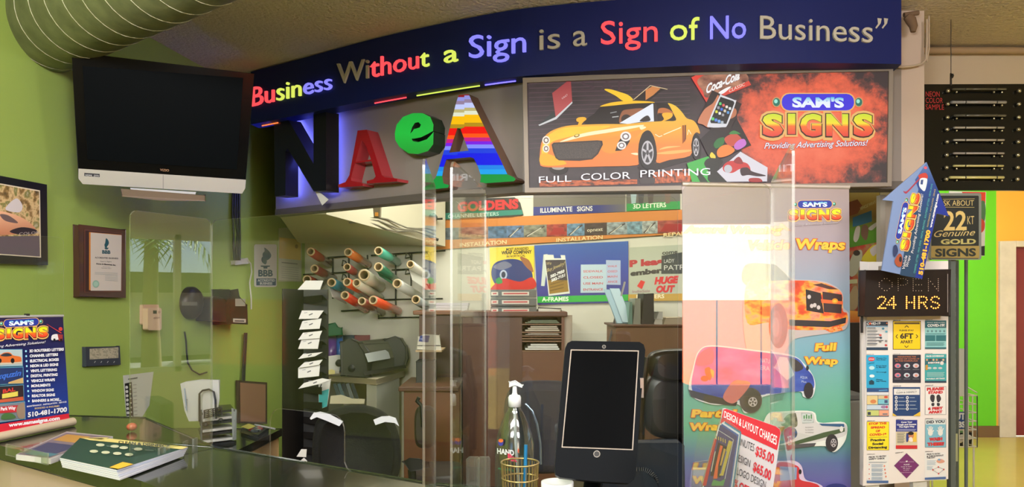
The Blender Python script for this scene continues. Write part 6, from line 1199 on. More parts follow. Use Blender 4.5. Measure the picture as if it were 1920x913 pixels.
# backlit vehicle print in the gap
GP = yplane(4.35); t = thing('vehicle_wrap_poster', 'tall colourful vehicle wraps poster in the gap beside the tall banner', 'poster', (GP.hit(1618, 600).x, 4.35, 1.2)); MB().slab([(1560, 356), (1650, 356), (1650, 604), (1560, 604)], GP, .02, M(120, 110, 70)).build('board', t)
a = Art(GP, .001); a.z(1590, 350, 3.38); a.poly([(-60, 22), (200, 22), (196, 350), (-60, 400)], G([(0, (70, 120, 30)), (.3, (90, 150, 40)), (.55, (130, 110, 50)), (.8, (190, 160, 80)), (1, (250, 240, 160))])); a.poly([(-60, 400), (196, 350), (196, 860), (-60, 860)], G([(.35, (90, 60, 40)), (.5, (180, 60, 40)), (.65, (150, 140, 90))], axis=2, nscale=(3, 5)))
a.poly([(30, 196), (150, 150), (152, 220), (90, 240), (30, 255)], M(50, 110, 140)); a.poly([(0, 100), (60, 80), (90, 120), (60, 170), (0, 190)], M(140, 80, 40)); a.text('VEHICLE WRAPS', 76, 150, 176, 104, 20, M(214, 214, 150), bold=.03)
for pp, c in (([(34, 330), (50, 260), (76, 255), (70, 320), (50, 352)], (196, 190, 176)), ([(82, 300), (95, 245), (125, 250), (128, 300), (112, 342)], (120, 90, 70)), ([(130, 262), (180, 226), (188, 240), (150, 276)], (190, 190, 180)), ([(88, 470), (110, 420), (160, 370), (196, 380), (190, 470)], (206, 190, 50)), ([(140, 400), (185, 366), (192, 400), (160, 440)], (196, 190, 190)), ([(0, 520), (30, 430), (80, 400), (90, 440), (60, 540), (20, 570)], (176, 176, 150)), ([(0, 720), (30, 640), (60, 640), (60, 760), (10, 780)], (170, 150, 110))): a.smooth(pp, M(*c))
a.ell(55, 420, 22, 18, M(60, 50, 40)); a.poly([(0, 590), (60, 586), (60, 612), (0, 616)], M(190, 190, 140)); a.poly([(-60, 780), (80, 790), (80, 860), (-60, 860)], G([(0, (214, 110, 40)), (1, (240, 170, 70))])); a.build('print', t)
box_thing((1560, 606, 1650, 700), 4.36, .2, 'dark_cabinet', 'dark cabinet below the colourful poster', 'cabinet', M(60, 54, 46), zb=0)
t = thing('printer', 'pale grey office printer behind the tall banner edge', 'printer', at(1600, 800, 4.0)-Vector((0, 0, .2))); p0, p1 = at(1565, 0, 4.0), at(1640, 0, 4.0); MB().box(p0.x, p1.x, 4.0, 4.34, .45, at(0, 752, 4.0).z, M(150, 150, 142)).build('body', t, bevel=.01); MB().box(p0.x+.03, p1.x-.02, 4.03, 4.3, at(0, 752, 4.0).z, at(0, 752, 4).z+.03, M(120, 120, 116)).build('lid', t, bevel=.006)
MB().box(p0.x-.02, p1.x+.03, 3.98, 4.34, .0, .45, WD2).build('printer_stand', label='brown wooden stand under the pale printer', cat='stand', bevel=.004)

# ================================================================ SAMPLE BOARD
SBp = yplane(3.2); t = thing('sample_board', 'white display board of small numbered notice designs beside the column', 'display board', (SBp.hit(1705, 900).x, 3.2, 0))
WB_ = M(226, 220, 216, rough=.4); MB().slab([(1630, 491), (1795, 487), (1778, 899), (1618, 912)][:0] or [(1629, 491), (1778, 489), (1778, 898), (1618, 911)], SBp, .012, WB_).build('board', t)
x0 = SBp.hit(1612, 0).x; m = MB(); m.hull([SBp.hit(1630, 491, -.0), SBp.hit(1619, 911, -.0), SBp.hit(1612, 908, -.03), SBp.hit(1612, 490, -.03)], [SBp.hit(1630, 491, -.012), SBp.hit(1619, 911, -.012), SBp.hit(1612, 908, -.042), SBp.hit(1612, 490, -.042)], M(200, 196, 196)); m.build('side_panel', t)
for x in (1640, 1730): p = SBp.hit(x, 900); MB().box(p.x-.03, p.x+.03, 3.22, 3.25, 0, .72, M(206, 206, 200)).build('leg', t)
q0 = SBp.hit(1705, 900); MB().box(q0.x-.2, q0.x+.2, 3.1, 3.4, 0, .03, M(180, 180, 176)).build('foot_base', t)
def sample(z, name_label, fn):
    a = Art(SBp, .001); a.z(*z); fn(a); a.build('sample_print', t, label=name_label)
K1, K2 = (1600, 500, 4.565), (1600, 700, 4.2875); N1 = M(30, 48, 66); W1 = M(222, 222, 220)
def small(a, x, y, n): a.text('DESIGN #%d' % n, x, y, x+62, y-2, 7, M(90, 90, 90), bold=.03)
def tl(a, x0, y0, x1, n, dy, c=M(150, 150, 150), h=3):
    for i in range(n): a.line([(x0, y0+i*dy), (x1-(i*7) % 13, y0+i*dy)], h, c)
def f1(a):
    small(a, 114, 466, 1); a.rect(112, 470, 296, 714, M(206, 206, 206)); a.rect(112, 470, 296, 506, N1); a.text('C  VID-19', 116, 498, 232, 494, 20, W1, bold=.04); a.ell(143, 486, 10, 10, M(214, 90, 60)); a.ell(287, 484, 6, 6, M(226, 120, 60)); a.rect(112, 508, 296, 516, M(110, 160, 190)); a.rect(112, 690, 296, 714, M(36, 60, 84))
    for i in range(6): a.line([(118, 524+i*27), (190+(i*17) % 70, 524+i*27)], 6, M(60, 66, 76)); tl(a, 118, 533+i*27, 200, 2, 6)
    for x, y, c in ((255, 530, (60, 130, 160)), (283, 556, (90, 160, 180)), (232, 585, (200, 90, 80)), (235, 608, (40, 60, 80)), (230, 640, (110, 110, 110)), (280, 636, (120, 120, 120)), (280, 672, (190, 60, 60))): a.ell(x, y, 11, 9, M(*c))
sample(K1, 'white sheet headed COVID-19 with a navy top', f1)
def f2(a):
    small(a, 342, 464, 2); a.rect(338, 464, 578, 710, M(60, 50, 34)); a.rect(343, 469, 573, 705, M(236, 198, 24)); a.rect(350, 476, 568, 492, M(90, 70, 34)); k = M(40, 34, 34)
    a.text('PLEASE STAY', 394, 552, 518, 552, 14, k, bold=.03); a.text('6FT', 400, 614, 514, 614, 44, k, bold=.04); a.text('APART', 402, 656, 510, 655, 26, k, bold=.03)
    for pp in ([(440, 520), (457, 504), (474, 520)], [(438, 676), (455, 692), (472, 676)], [(380, 580), (364, 597), (380, 614)], [(536, 580), (552, 596), (536, 612)]): a.line(pp, 6, k)
sample(K1, 'yellow please stay 6FT apart notice', f2)
def f3(a):
    T1, T2 = M(46, 110, 116), M(140, 196, 196); small(a, 616, 458, 3); a.rect(613, 460, 796, 704, T2); a.rect(613, 460, 796, 524, M(40, 96, 106)); a.text('WHAT EMPLOYERS', 630, 482, 784, 482, 9, W1); a.text('COVID-19?', 634, 514, 782, 511, 22, W1, bold=.05)
    for i in range(5): a.ell(638+i*35, 552, 9, 10, M(100, 140, 144))
    tl(a, 620, 572, 790, 2, 6, T1); a.rect(616, 586, 702, 636, T1); a.rect(708, 586, 794, 636, T1); tl(a, 626, 650, 780, 4, 8, T1); a.rect(613, 690, 796, 704, M(40, 96, 106))
sample(K1, 'teal sheet headed COVID-19 with white icons', f3)
def f4(a):
    small(a, 114, 752, 4); a.rect(111, 756, 304, 1140, M(40, 160, 206)); a.smooth([(140, 782), (168, 780), (182, 794), (182, 812), (166, 826), (142, 826), (128, 812), (128, 794)], M(206, 50, 60)); a.text('STOP', 134, 811, 178, 811, 14, W1, bold=.04); k = M(20, 60, 80)
    for i, (u, v) in enumerate((('Please Do', 'Not Enter'), ('If you have', 'a fever'), ('Or a cough', ''), ('Please', 'Stay Home'))):
        y = 798+i*88-(i > 1)*14; a.text(u, 196, y, 284 if i != 3 else 250, y, 13, k, bold=.03); v and a.text(v, 196, y+18, 280, y+18, 13, k, bold=.03)
    for i in range(3): a.line([(130, 860), (150, 850), (180, 846)], 5, k)
    a.ell(158, 905, 24, 22, M(180, 220, 230)); a.ell(160, 1000, 22, 18, M(220, 236, 240)); a.rr(135, 1062, 178, 1100, 8, k); a.poly([(130, 1066), (156, 1044), (182, 1066)], k)
sample((1600, 500, 4.565), 'blue please do not enter notice with a stop sign', lambda a: (a.aff(1600, 500+756/4.565*.0, 1/4.565, 0, 0, 1/4.565), f4x(a)))if False else None
def f4b(a): a.aff(1600, 665.6-756*.2191*.735+.0, .2191, 0, 0, .2191*.735); f4(a)
sample(K1, 'blue please do not enter notice with a stop sign', f4b)
def f5(a):
    a.aff(1600, 665.6-756*.161, .2191, 0, 0, .161); small(a, 340, 748, 5); a.rect(336, 752, 578, 1080, M(40, 42, 58)); c = M(200, 120, 80)
    a.text('PREVENTING THE', 380, 784, 536, 782, 14, c, bold=.02); a.text('SPREAD OF COVID-19', 352, 808, 564, 806, 14, c, bold=.02); a.text('IN THE WORKPLACE', 362, 832, 550, 830, 14, c, bold=.02)
    for i in range(6): r, q = divmod(i, 3); a.ell(380+q*78, 880+r*110, 26, 26, M(*((190, 200, 210), (206, 120, 140), (196, 190, 200))[(i*2+1) % 3])); a.ell(382+q*78, 884+r*110, 12, 14, M(*((90, 130, 160), (120, 50, 70), (214, 140, 120))[i % 3])); a.line([(352+q*78, 925+r*110), (408+q*78, 925+r*110)], 6, M(120, 120, 130))
sample(K1, 'dark notice about preventing spread in the workplace', f5)
def f6(a):
    a.aff(1600, 665.6-756*.161, .2191, 0, 0, .161); small(a, 616, 742, 6); a.rect(612, 744, 797, 1080, M(60, 156, 160)); a.rect(612, 1056, 797, 1080, M(40, 60, 80)); a.text('FACE COVERINGS', 624, 778, 776, 774, 17, W1, bold=.06); a.poly([(612, 800), (796, 790), (796, 850), (612, 870)], M(40, 100, 110))
    for i in range(6): a.ell(630+i*28, 812, 9, 13, M(*((190, 150, 110), (90, 60, 50), (200, 170, 140))[i % 3]))
    a.text('EVERYONE', 640, 856, 738, 852, 18, W1, bold=.06); a.ell(758, 850, 16, 22, M(214, 210, 206)); a.smooth([(618, 880), (635, 870), (640, 920), (620, 930)], M(190, 140, 60)); 
    for i in range(3): a.ell(652+i*46, 908, 18, 12, M(190, 196, 196))
    tl(a, 630, 960, 780, 4, 14, M(190, 220, 216), 4); a.text('IN PUBLIC SETTINGS', 626, 1040, 782, 1036, 16, W1, bold=.04)
sample(K1, 'teal face coverings notice with white lettering', f6)
def f7(a):
    small(a, 112, 116, 7); a.rect(107, 118, 286, 348, M(70, 90, 120)); a.rect(109, 120, 284, 148, M(40, 76, 130)); a.line([(205, 138), (275, 134)], 8, M(90, 150, 200)); a.rect(109, 151, 284, 174, M(210, 214, 220)); a.rect(109, 178, 196, 250, M(214, 196, 140)); a.ell(160, 226, 24, 16, M(206, 130, 80)); a.rect(200, 178, 284, 206, M(206, 190, 150)); a.ell(262, 190, 16, 9, M(196, 60, 50)); a.rect(200, 208, 284, 246, M(120, 190, 206)); a.rect(250, 214, 276, 238, M(60, 80, 120)); a.rect(109, 254, 284, 290, M(190, 206, 220)); a.ell(245, 270, 24, 12, M(150, 120, 160)); a.ell(270, 270, 8, 12, M(190, 60, 100)); a.rect(109, 296, 205, 340, M(190, 200, 120)); a.rect(115, 310, 140, 334, M(40, 56, 76)); a.rect(207, 296, 284, 340, M(230, 160, 130)); a.rect(235, 322, 275, 332, M(90, 110, 130))
sample(K2, 'multi coloured comic style notice', f7)
def f8(a):
    small(a, 320, 106, 8); a.rect(317, 110, 538, 342, M(28, 62, 112)); a.rect(326, 124, 532, 172, W1); a.text('HIGH TOUCH SURFACES', 350, 138, 505, 134, 7, M(50, 60, 80)); a.text('CLEAN & DISINFECT', 344, 162, 510, 156, 15, M(40, 50, 70), bold=.01)
    for r in range(4):
        for c in (345, 434): a.ell(c, 195+r*30, 11, 13, W1); a.ell(c, 195+r*30, 5, 6, M(28, 62, 112)); a.line([(c+18, 195+r*30), (c+60+(r*13) % 20, 195+r*30)], 5, M(160, 176, 196))
    a.poly([(317, 318), (350, 342), (317, 342)], M(214, 180, 60)); a.poly([(538, 306), (538, 342), (480, 342), (500, 330)], M(214, 180, 60))
sample(K2, 'navy clean and disinfect notice', f8)
RD = M(196, 52, 56)
def f9(a):
    small(a, 580, 100, 9); a.rect(576, 104, 746, 332, M(120, 120, 120)); a.rect(579, 107, 743, 329, W1); a.text('PLEASE', 590, 138, 730, 132, 22, RD, bold=.08); a.text('STAND', 602, 164, 720, 160, 20, RD, bold=.08); k = M(50, 48, 56)
    for x, s_ in ((638, 1), (685, -1)): a.smooth([(x-14*s_-3, 178), (x, 170), (x+16*s_, 182), (x+14*s_, 215), (x+6*s_, 232), (x-8*s_, 228), (x-20*s_, 205)], k); a.smooth([(x-8*s_, 240), (x+12*s_, 238), (x+12*s_, 258), (x, 264), (x-10*s_, 256)], k)
    a.text('6 FEET', 600, 294, 720, 288, 20, RD, bold=.08); a.text('APART', 604, 322, 716, 318, 20, RD, bold=.08)
sample(K2, 'please stand 6 feet apart notice with black footprints', f9)
def f10(a):
    small(a, 112, 386, 10); a.rect(108, 388, 288, 618, M(130, 120, 50)); a.rect(111, 391, 285, 615, M(240, 218, 40)); a.text('STOP THE', 124, 414, 268, 408, 17, M(206, 60, 40), bold=.06); a.text('SPREAD', 140, 444, 256, 440, 17, M(206, 60, 40), bold=.06); a.text('OF', 180, 472, 216, 470, 17, M(206, 60, 40), bold=.06); a.text('COVID-19', 130, 502, 266, 496, 17, M(206, 60, 40), bold=.06); a.line([(124, 516), (272, 512)], 2, M(60, 60, 50)); k = M(50, 48, 40)
    a.text('Practice', 138, 545, 256, 541, 18, k, bold=.06); a.text('Social', 152, 576, 240, 572, 18, k, bold=.06); a.text('Distancing', 122, 606, 272, 600, 18, k, bold=.06)
sample(K2, 'yellow stop the spread notice', f10)
def f11(a):
    small(a, 345, 374, 11); a.rect(342, 374, 514, 608, M(206, 196, 166)); a.rect(342, 374, 514, 468, M(40, 50, 130)); a.text('Cover Your', 384, 398, 474, 396, 12, W1, bold=.05); a.text('Cough and Sneeze', 350, 418, 506, 414, 12, W1, bold=.05); a.text('The Right Way', 366, 436, 492, 432, 12, W1, bold=.05); tl(a, 350, 450, 505, 2, 9, M(190, 196, 220)); tl(a, 352, 480, 415, 8, 11, M(90, 90, 90), 4); a.rect(426, 476, 508, 550, M(226, 186, 70)); a.smooth([(428, 480), (450, 500), (440, 546), (426, 546)], M(40, 60, 130)); a.ell(465, 500, 22, 24, M(196, 130, 90)); a.ell(462, 482, 24, 14, M(30, 24, 26)); a.smooth([(446, 520), (470, 514), (478, 546), (450, 546)], M(226, 220, 214)); a.rect(342, 578, 514, 606, M(196, 44, 50))
sample(K2, 'navy and cream cover your cough notice', f11)
def f12(a):
    small(a, 580, 368, 12); a.rect(576, 366, 746, 596, M(120, 120, 120)); a.rect(579, 369, 743, 593, M(120, 176, 196)); a.rect(579, 369, 743, 410, M(206, 214, 214)); a.text('DID YOU', 588, 402, 734, 396, 22, M(40, 44, 60), bold=.05)
    for x, s_ in ((620, 1), (700, -1)):
        hd = M(220, 220, 214); a.ell(x, 476, 20, 26, hd)
        for k_, (dx, dy) in enumerate(((-24, -36), (-10, -50), (4, -52), (17, -44), (28, -18))): a.line([(x+dx*s_*.5, 468), (x+dx*s_, 476+dy)], 8, hd)
    a.text('WASH', 610, 542, 716, 536, 24, RD, bold=.08); a.text('THESE?', 594, 582, 732, 576, 24, RD, bold=.08)
sample(K2, 'blue did you wash these notice with two hands', f12)
def f13(a):
    small(a, 110, 654, 13); a.rect(108, 656, 284, 884, W1); a.text('PRIOR TO ENTRY', 124, 680, 266, 670, 12, M(60, 60, 70), bold=.06); a.text('SAFETY CHECK', 124, 696, 254, 688, 12, M(60, 60, 70), bold=.06); tl(a, 124, 712, 270, 2, 6, M(120, 130, 140)); 
    for i in range(4): tl(a, 146, 732+i*34, 240, 4, 7, M(120, 150, 176)); a.ell(128, 732+i*38, 4, 4, RD); a.ell(250+i*4, 745+i*28, 6, 8, M(214, 130, 110))
    a.rect(108, 862, 282, 882, M(70, 100, 150))
sample(K2, 'white prior to entry safety check sheet', f13)
def f14(a):
    a.text('DESIGN #14', 338, 644, 402, 636, 7, M(60, 60, 60), bold=.04); a.poly([(428, 640), (530, 738), (428, 846), (326, 742)], M(120, 110, 116)); a.poly([(428, 643), (526, 738), (428, 842), (329, 742)], M(112, 44, 104)); a.smooth([(420, 706), (428, 702), (438, 704), (428, 714)], W1); a.text('PLEASE', 406, 738, 452, 736, 9, W1, bold=.03); a.text('keep at least', 384, 754, 470, 750, 8, W1); a.text('6ft. apart', 400, 768, 456, 766, 8, W1); a.text('at store', 404, 782, 448, 780, 8, W1); a.text('Thank you for practicing', 370, 716, 486, 712, 7, M(220, 190, 210)); a.text('Social Distancing', 384, 800, 472, 798, 7, M(220, 190, 210))
sample(K2, 'purple diamond keep apart notice', f14)
def f15(a):
    small(a, 578, 632, 15); a.rect(575, 634, 745, 856, W1); k = M(60, 60, 70); a.text('PRIOR TO ENTRY', 590, 656, 700, 650, 11, k, bold=.06); a.text('& THROUGHOUT', 590, 672, 726, 664, 11, k, bold=.06); a.text('THE DAY', 590, 686, 660, 680, 11, k, bold=.06); tl(a, 592, 702, 665, 5, 8, M(140, 170, 190)); a.smooth([(668, 706), (690, 686), (730, 700), (728, 716), (690, 722)], M(206, 150, 130)); a.ell(690, 694, 12, 8, M(120, 160, 190)); tl(a, 592, 750, 640, 4, 8, M(140, 170, 190))
    P = [(640, 775), (684, 752), (728, 772), (686, 806)]; a.line(P+[P[0]], 2, k); [a.ell(x, y, 5, 7, RD) for x, y in P]; a.poly([(575, 838), (744, 830), (744, 850), (575, 856)], M(70, 100, 150))
sample(K2, 'white prior to entry and throughout the day sheet', f15)
# led sign
LP = yplane(3.13); t = thing('led_sign', 'black led sign glowing orange 24 hrs under a dim open', 'sign', LP.hit(1703, 594)); MB().slab([(1623, 507), (1782, 506), (1781, 592), (1622, 593)], LP, .06, M(30, 22, 20, rough=.3), M(24, 22, 22)).build('sign_case', t, bevel=.003)
Z = lambda x, y: (1600+x/4.565, 500+y/4.565)
FONT = {'O': [(0, 3), (0, 2), (0, 4), (1, 1), (1, 5), (2, 0), (3, 0), (2, 6), (3, 6), (4, 1), (4, 5), (5, 2), (5, 3), (5, 4)], 'P': [(0, i) for i in range(7)]+[(1.2, 0), (2.4, 0), (3.6, .3), (4.4, 1), (4.4, 2.2), (3.6, 3), (2.4, 3.3), (1.2, 3.3)], 'E': [(0, i) for i in range(7)]+[(1.2, 0), (2.4, 0), (3.6, 0), (1.2, 3), (2.4, 3), (3.6, 3), (1.2, 6), (2.4, 6), (3.6, 6)], 'N': [(0, i) for i in range(7)]+[(4.6, i) for i in range(7)]+[(1, 1.3), (2, 2.6), (3, 3.8), (3.8, 5)],
 '2': [(0, 1), (.9, .2), (2, 0), (3.2, .2), (4, 1.2), (3.6, 2.3), (2.8, 3.3), (1.8, 4.2), (.9, 5.1), (0, 6), (1, 6), (2, 6), (3, 6), (4, 6)], '4': [(3.4, i) for i in range(7)]+[(2.4, .9), (1.6, 2), (.8, 3), (0, 4.2), (1.2, 4.2), (2.4, 4.2), (4.4, 4.2)], 'H': [(0, i) for i in range(7)]+[(4, i) for i in range(7)]+[(1.3, 3), (2.7, 3)], 'R': [(0, i) for i in range(7)]+[(1.2, 0), (2.4, 0), (3.6, .5), (4, 1.6), (3.3, 2.8), (2.2, 3.1), (1.1, 3.1), (2.6, 4), (3.3, 5), (4, 6)], 'S': [(4, .9), (3, .1), (1.8, 0), (.6, .5), (0, 1.6), (.9, 2.7), (2.1, 3), (3.3, 3.4), (4.2, 4.4), (3.6, 5.6), (2.4, 6), (1.2, 6), (.1, 5.2)]}
def leds(word, mat, r, nm, lab):
    m = MB()
    for ch, x, y, sx, sy in word:
        for i, j in FONT[ch]:
            p = LP.hit(*Z(x+i*sx, y+j*sy), .0005); m.ball(p, r, mat, n=6)
    m.build(nm, t, label=lab)
leds([('O', 222, 102, 22, 17), ('P', 384, 102, 18, 17), ('E', 512, 104, 20, 17), ('N', 642, 104, 18.5, 17)], M(236, 214, 196, rough=.3), .0019, 'led_lettering', 'unlit led dots spelling OPEN')
leds([('2', 212, 257, 16, 16.3), ('4', 288, 257, 17, 16.3), ('H', 456, 257, 16.5, 16.3), ('R', 562, 257, 17, 16.3), ('S', 666, 257, 16.5, 16.3)], M(255, 150, 60, e=5), .0033, 'led_lettering', 'lit orange led dots spelling 24 HRS')
a = Art(LP, .001); a.line([Z(808, 62), Z(808, 390)], 1.2, M(150, 140, 136)); a.build('chrome_strip', t)
MB().tube([SBp.hit(x, y, .01) for x, y in ((1622, 570), (1617, 578), (1616, 600), (1616, 624))], .006, BLACK).build('cord', t)
# arrow sign
ARP = Plane(at(1715, 420, 3.0), (.05, -1, -.02)); t = thing('arrow_sign', 'blue arrow shaped sign pointing up leaning in front of the column', 'sign', ARP.hit(1700, 522))
ar = [(1737, 304), (1779, 405), (1755, 400), (1729, 523), (1653, 507), (1675, 377), (1655, 375)]
MB().slab(ar, ARP, .006, M(112, 134, 176, rough=.45)).build('arrow_board', t)
a = Art(ARP, .0008); a.z(1650, 300, 4.567); a.poly([(400, 20), (590, 482), (485, 455), (360, 1018), (170, 985), (250, 560), (330, 250), (300, 170)], G([(0, (30, 60, 90)), (.5, (28, 66, 96)), (.8, (30, 60, 130)), (1, (80, 110, 160))])); a.poly([(500, 260), (590, 482), (485, 455), (362, 1018), (300, 1005), (460, 440)], M(24, 46, 140))
a.smooth([(200, 264), (235, 262), (340, 150), (345, 160), (240, 275), (215, 285)], M(150, 50, 70)); a.smooth([(330, 130), (390, 110), (410, 150), (370, 180), (345, 165)], M(176, 60, 50)); a.smooth([(345, 160), (390, 155), (405, 175), (385, 262), (355, 250), (335, 215)], M(206, 214, 220)); a.poly([(350, 170), (372, 168), (366, 210), (346, 208)], M(50, 70, 120)); a.ell(390, 66, 14, 12, M(206, 80, 90))
a.aff(1666.97, 475.1, .01683, -.0779, .0531, .0066); logo(a, tagline=False); a.z(1650, 300, 4.567)
a.text('Providing Advertising Solutions!', 285, 800, 372, 292, 22, M(226, 226, 230), shear=.2, up=(-1, -.16)); a.text('CHANNEL LETTERS . VINYL SIGNS . DIGITAL PRINTING . ROUTERED LETTERS . NEON SIGNS', 300, 970, 452, 205, 15, M(90, 180, 176), up=(-1, -.16)); a.text('MAINTENANCE . INSTALLATION . SERVICE', 412, 574, 478, 250, 13, M(200, 180, 120), up=(-1, -.16)); a.text('www.samssigns.com', 442, 580, 506, 292, 20, M(230, 234, 240), up=(-1, -.16), bold=.03); a.text('510-481-1700', 362, 985, 432, 602, 34, M(244, 180, 60), up=(-1, -.16), bold=.06); a.text('Vehicle', 212, 935, 235, 820, 26, M(226, 226, 230), shear=.2, up=(-1, -.2)); a.text('Wraps', 240, 915, 262, 820, 22, M(226, 226, 230), shear=.2, up=(-1, -.2))
a.smooth([(140, 830), (170, 800), (190, 830), (185, 905), (150, 910), (125, 870)], M(150, 70, 40)); a.ell(175, 850, 12, 24, M(30, 30, 34)); a.smooth([(115, 740), (140, 728), (155, 780), (125, 830), (112, 800)], M(36, 50, 90)); a.build('print', t)
q_ = ARP.hit(1700, 500, -.006); MB().box(q_.x-.02, q_.x+.02, q_.y, 3.2, q_.z-.01, q_.z+.01, AL).build('bracket', t)
# 22kt gold sign
KP = yplane(3.35); t = thing('gold_leaf_sign', 'black and gold 22KT genuine gold signs panel beside the arrow', 'sign', KP.hit(1795, 486)); MB().slab(rrect(1745, 362, 1840, 487, 4), KP, .02, M(140, 146, 140, rough=.3, metal=.4)).build('frame', t, bevel=.002)
a = Art(KP, .001); a.z(1650, 300, 4.567); a.rr(440, 305, 846, 845, 10, M(28, 34, 32)); a.poly([(440, 735), (852, 735), (850, 840), (436, 838)], M(150, 130, 70)); GD = M(200, 178, 116)
a.line([(540, 336), (810, 332)], 3, GD); a.line([(560, 403), (808, 405)], 3, GD); a.text('ASK ABOUT', 505, 392, 804, 390, 48, GD); a.text('22', 545, 600, 742, 596, 166, M(206, 180, 110), bold=.02); a.text('KT', 748, 550, 806, 548, 74, GD); a.text('Genuine', 462, 660, 815, 644, 58, GD, shear=.4); a.text('GOLD', 520, 720, 822, 716, 42, M(176, 166, 100), bold=.04); a.text('SIGNS', 472, 825, 822, 820, 66, M(34, 40, 34), bold=.04); a.build('print', t)
p = KP.hit(1792, 487); MB().box(p.x-.01, p.x+.012, 3.37, 3.39, 0, 1.9, M(90, 100, 96)).build('post', t)
bpn = yplane(3.6); t = thing('food_poster', 'red and green poster half hidden behind the gold leaf sign', 'poster', bpn.hit(1820, 480)); MB().slab([(1780, 358), (1849, 360), (1846, 480), (1780, 480)], bpn, .004, M(216, 214, 206)).build('board', t); a = Art(bpn, .0006); a.z(1650, 300, 4.567); a.poly([(700, 272), (905, 275), (902, 370), (760, 380)], M(206, 60, 36)); a.smooth([(850, 380), (890, 350), (905, 420), (895, 520), (855, 560)], M(70, 110, 70)); a.smooth([(850, 500), (895, 530), (890, 600), (850, 620)], M(200, 70, 50)); a.poly([(850, 740), (898, 735), (896, 820), (850, 815)], M(40, 40, 44)); a.build('print', t)
p = bpn.hit(1815, 480); MB().box(p.x-.006, p.x+.006, 3.61, 3.62, 0, 2.0, M(90, 100, 96)).build('rear_post', t)
# neon board
NP_ = yplane(3.9); t = thing('neon_sample_board', 'black hanging board of neon colour sample tubes at the upper right', 'display board', NP_.hit(1840, 357)); MB().slab([(1733, 158), (2010, 157), (2010, 357), (1735, 357)], NP_, .02, M(14, 16, 14, rough=.2)).build('board', t)
a = Art(NP_, .001); a.z(1720, 150, 4.35)
for w_, y0, x1 in (('NEON', 134, 182), ('COLOR', 186, 208), ('SAMPLE', 240, 218)): a.text(w_, 68, y0, x1, y0+2, 44, M(190, 44, 44))
a.build('lettering', t)
for i, (y, x0, x1, r, c) in enumerate(((75, 285, 722, 9, (80, 78, 62)), (182, 280, 718, 13, (150, 146, 140)), (290, 305, 718, 11, (84, 80, 66)), (389, 300, 704, 9, (176, 168, 150)), (490, 300, 704, 9, (176, 168, 150)), (598, 298, 704, 9, (160, 150, 140)), (700, 298, 698, 9, (196, 184, 120)), (795, 268, 700, 12, (200, 190, 120)))):
    q = lambda x, yy, l=.03: NP_.hit(1720+x/4.35, 150+yy/4.35, l); rr_ = r*3.9/F/4.35
    tu = MB().tube([q(x0, y, .002), q(x0+4, y), q(x1-4, y), q(x1, y, .002)], rr_, M(*c, rough=.2, coat=.5), n=10); tu = tu.build('neon_tube', t)
    MB().lathe(q(385, y), [(rr_*1.06, 0), (rr_*1.06, .006)], M(40, 40, 36), ax=(1, 0, 0), n=10).lathe(q(640, y), [(rr_*1.06, 0), (rr_*1.06, .006)], M(40, 40, 36), ax=(1, 0, 0), n=10).build('tube_band', tu)
    for x in (250, 830): MB().ball(q(x-2*i, y+14, .014), .011, M(190, 186, 160, rough=.1, metal=.9), n=12).build('standoff', t)
    for x in (625, 690, 320): MB().ball(q(x, y+24, .01), .006, M(220, 216, 190, rough=.1, metal=.9), n=8).build('tube_clip', t)
MB().tube([NP_.hit(1783, 160, .0), NP_.hit(1783, 146, .0)]+[NP_.hit(1783+4*math.sin(k), 142-4*math.cos(k), 0) for k in (0, .8, 1.6, 2.4, 3.2)], .005, M(60, 56, 50, metal=.7)).build('hook', t)
for k in (1783, 1990): p = NP_.hit(k, 150); MB().tube([(p.x, 3.9, p.z), (p.x, 3.9, CEIL)], .002, M(60, 56, 50), n=5).build('hanging_wire', t)
# sprinkler and pipe at the ceiling
t = thing('ceiling_clamp', 'tan sprayed pipe clamp on the ceiling beside the slogan sign', 'clamp', at(1712, 60, 3.7)); CL = M(120, 96, 74, rough=.9); MB().tube([at(1700, 30, 3.7), at(1708, 38, 3.7), at(1713, 50, 3.7), at(1712, 60, 3.7)], [.02, .026, .02, .012], CL, n=10).build('clamp_body', t); MB().tube([at(1695, 28, 3.7), at(1722, 24, 3.7)], .012, CL).build('clamp_arm', t)
m = MB().tube([at(x, y, 3.74) for x, y in ((1738, 36), (1738, 80), (1736, 112), (1728, 120), (1710, 124), (1684, 126))], .0055, M(190, 172, 150), n=6).tube([at(x, y, 3.74) for x, y in ((1742, 30), (1742, 90), (1738, 116))], .004, M(190, 172, 150), n=6); m.build('conduit_cable', label='pale cable running down the column to the lightbox', cat='cable')
m = MB().tube([(at(1725, 36, 4.0).x, 4.3, 2.93), (4.5, 4.3, 2.93)], .02, M(176, 150, 116, rough=.8), n=10); m.build('ceiling_pipe', label='thin pipe running right along the ceiling over the beam', cat='pipe')

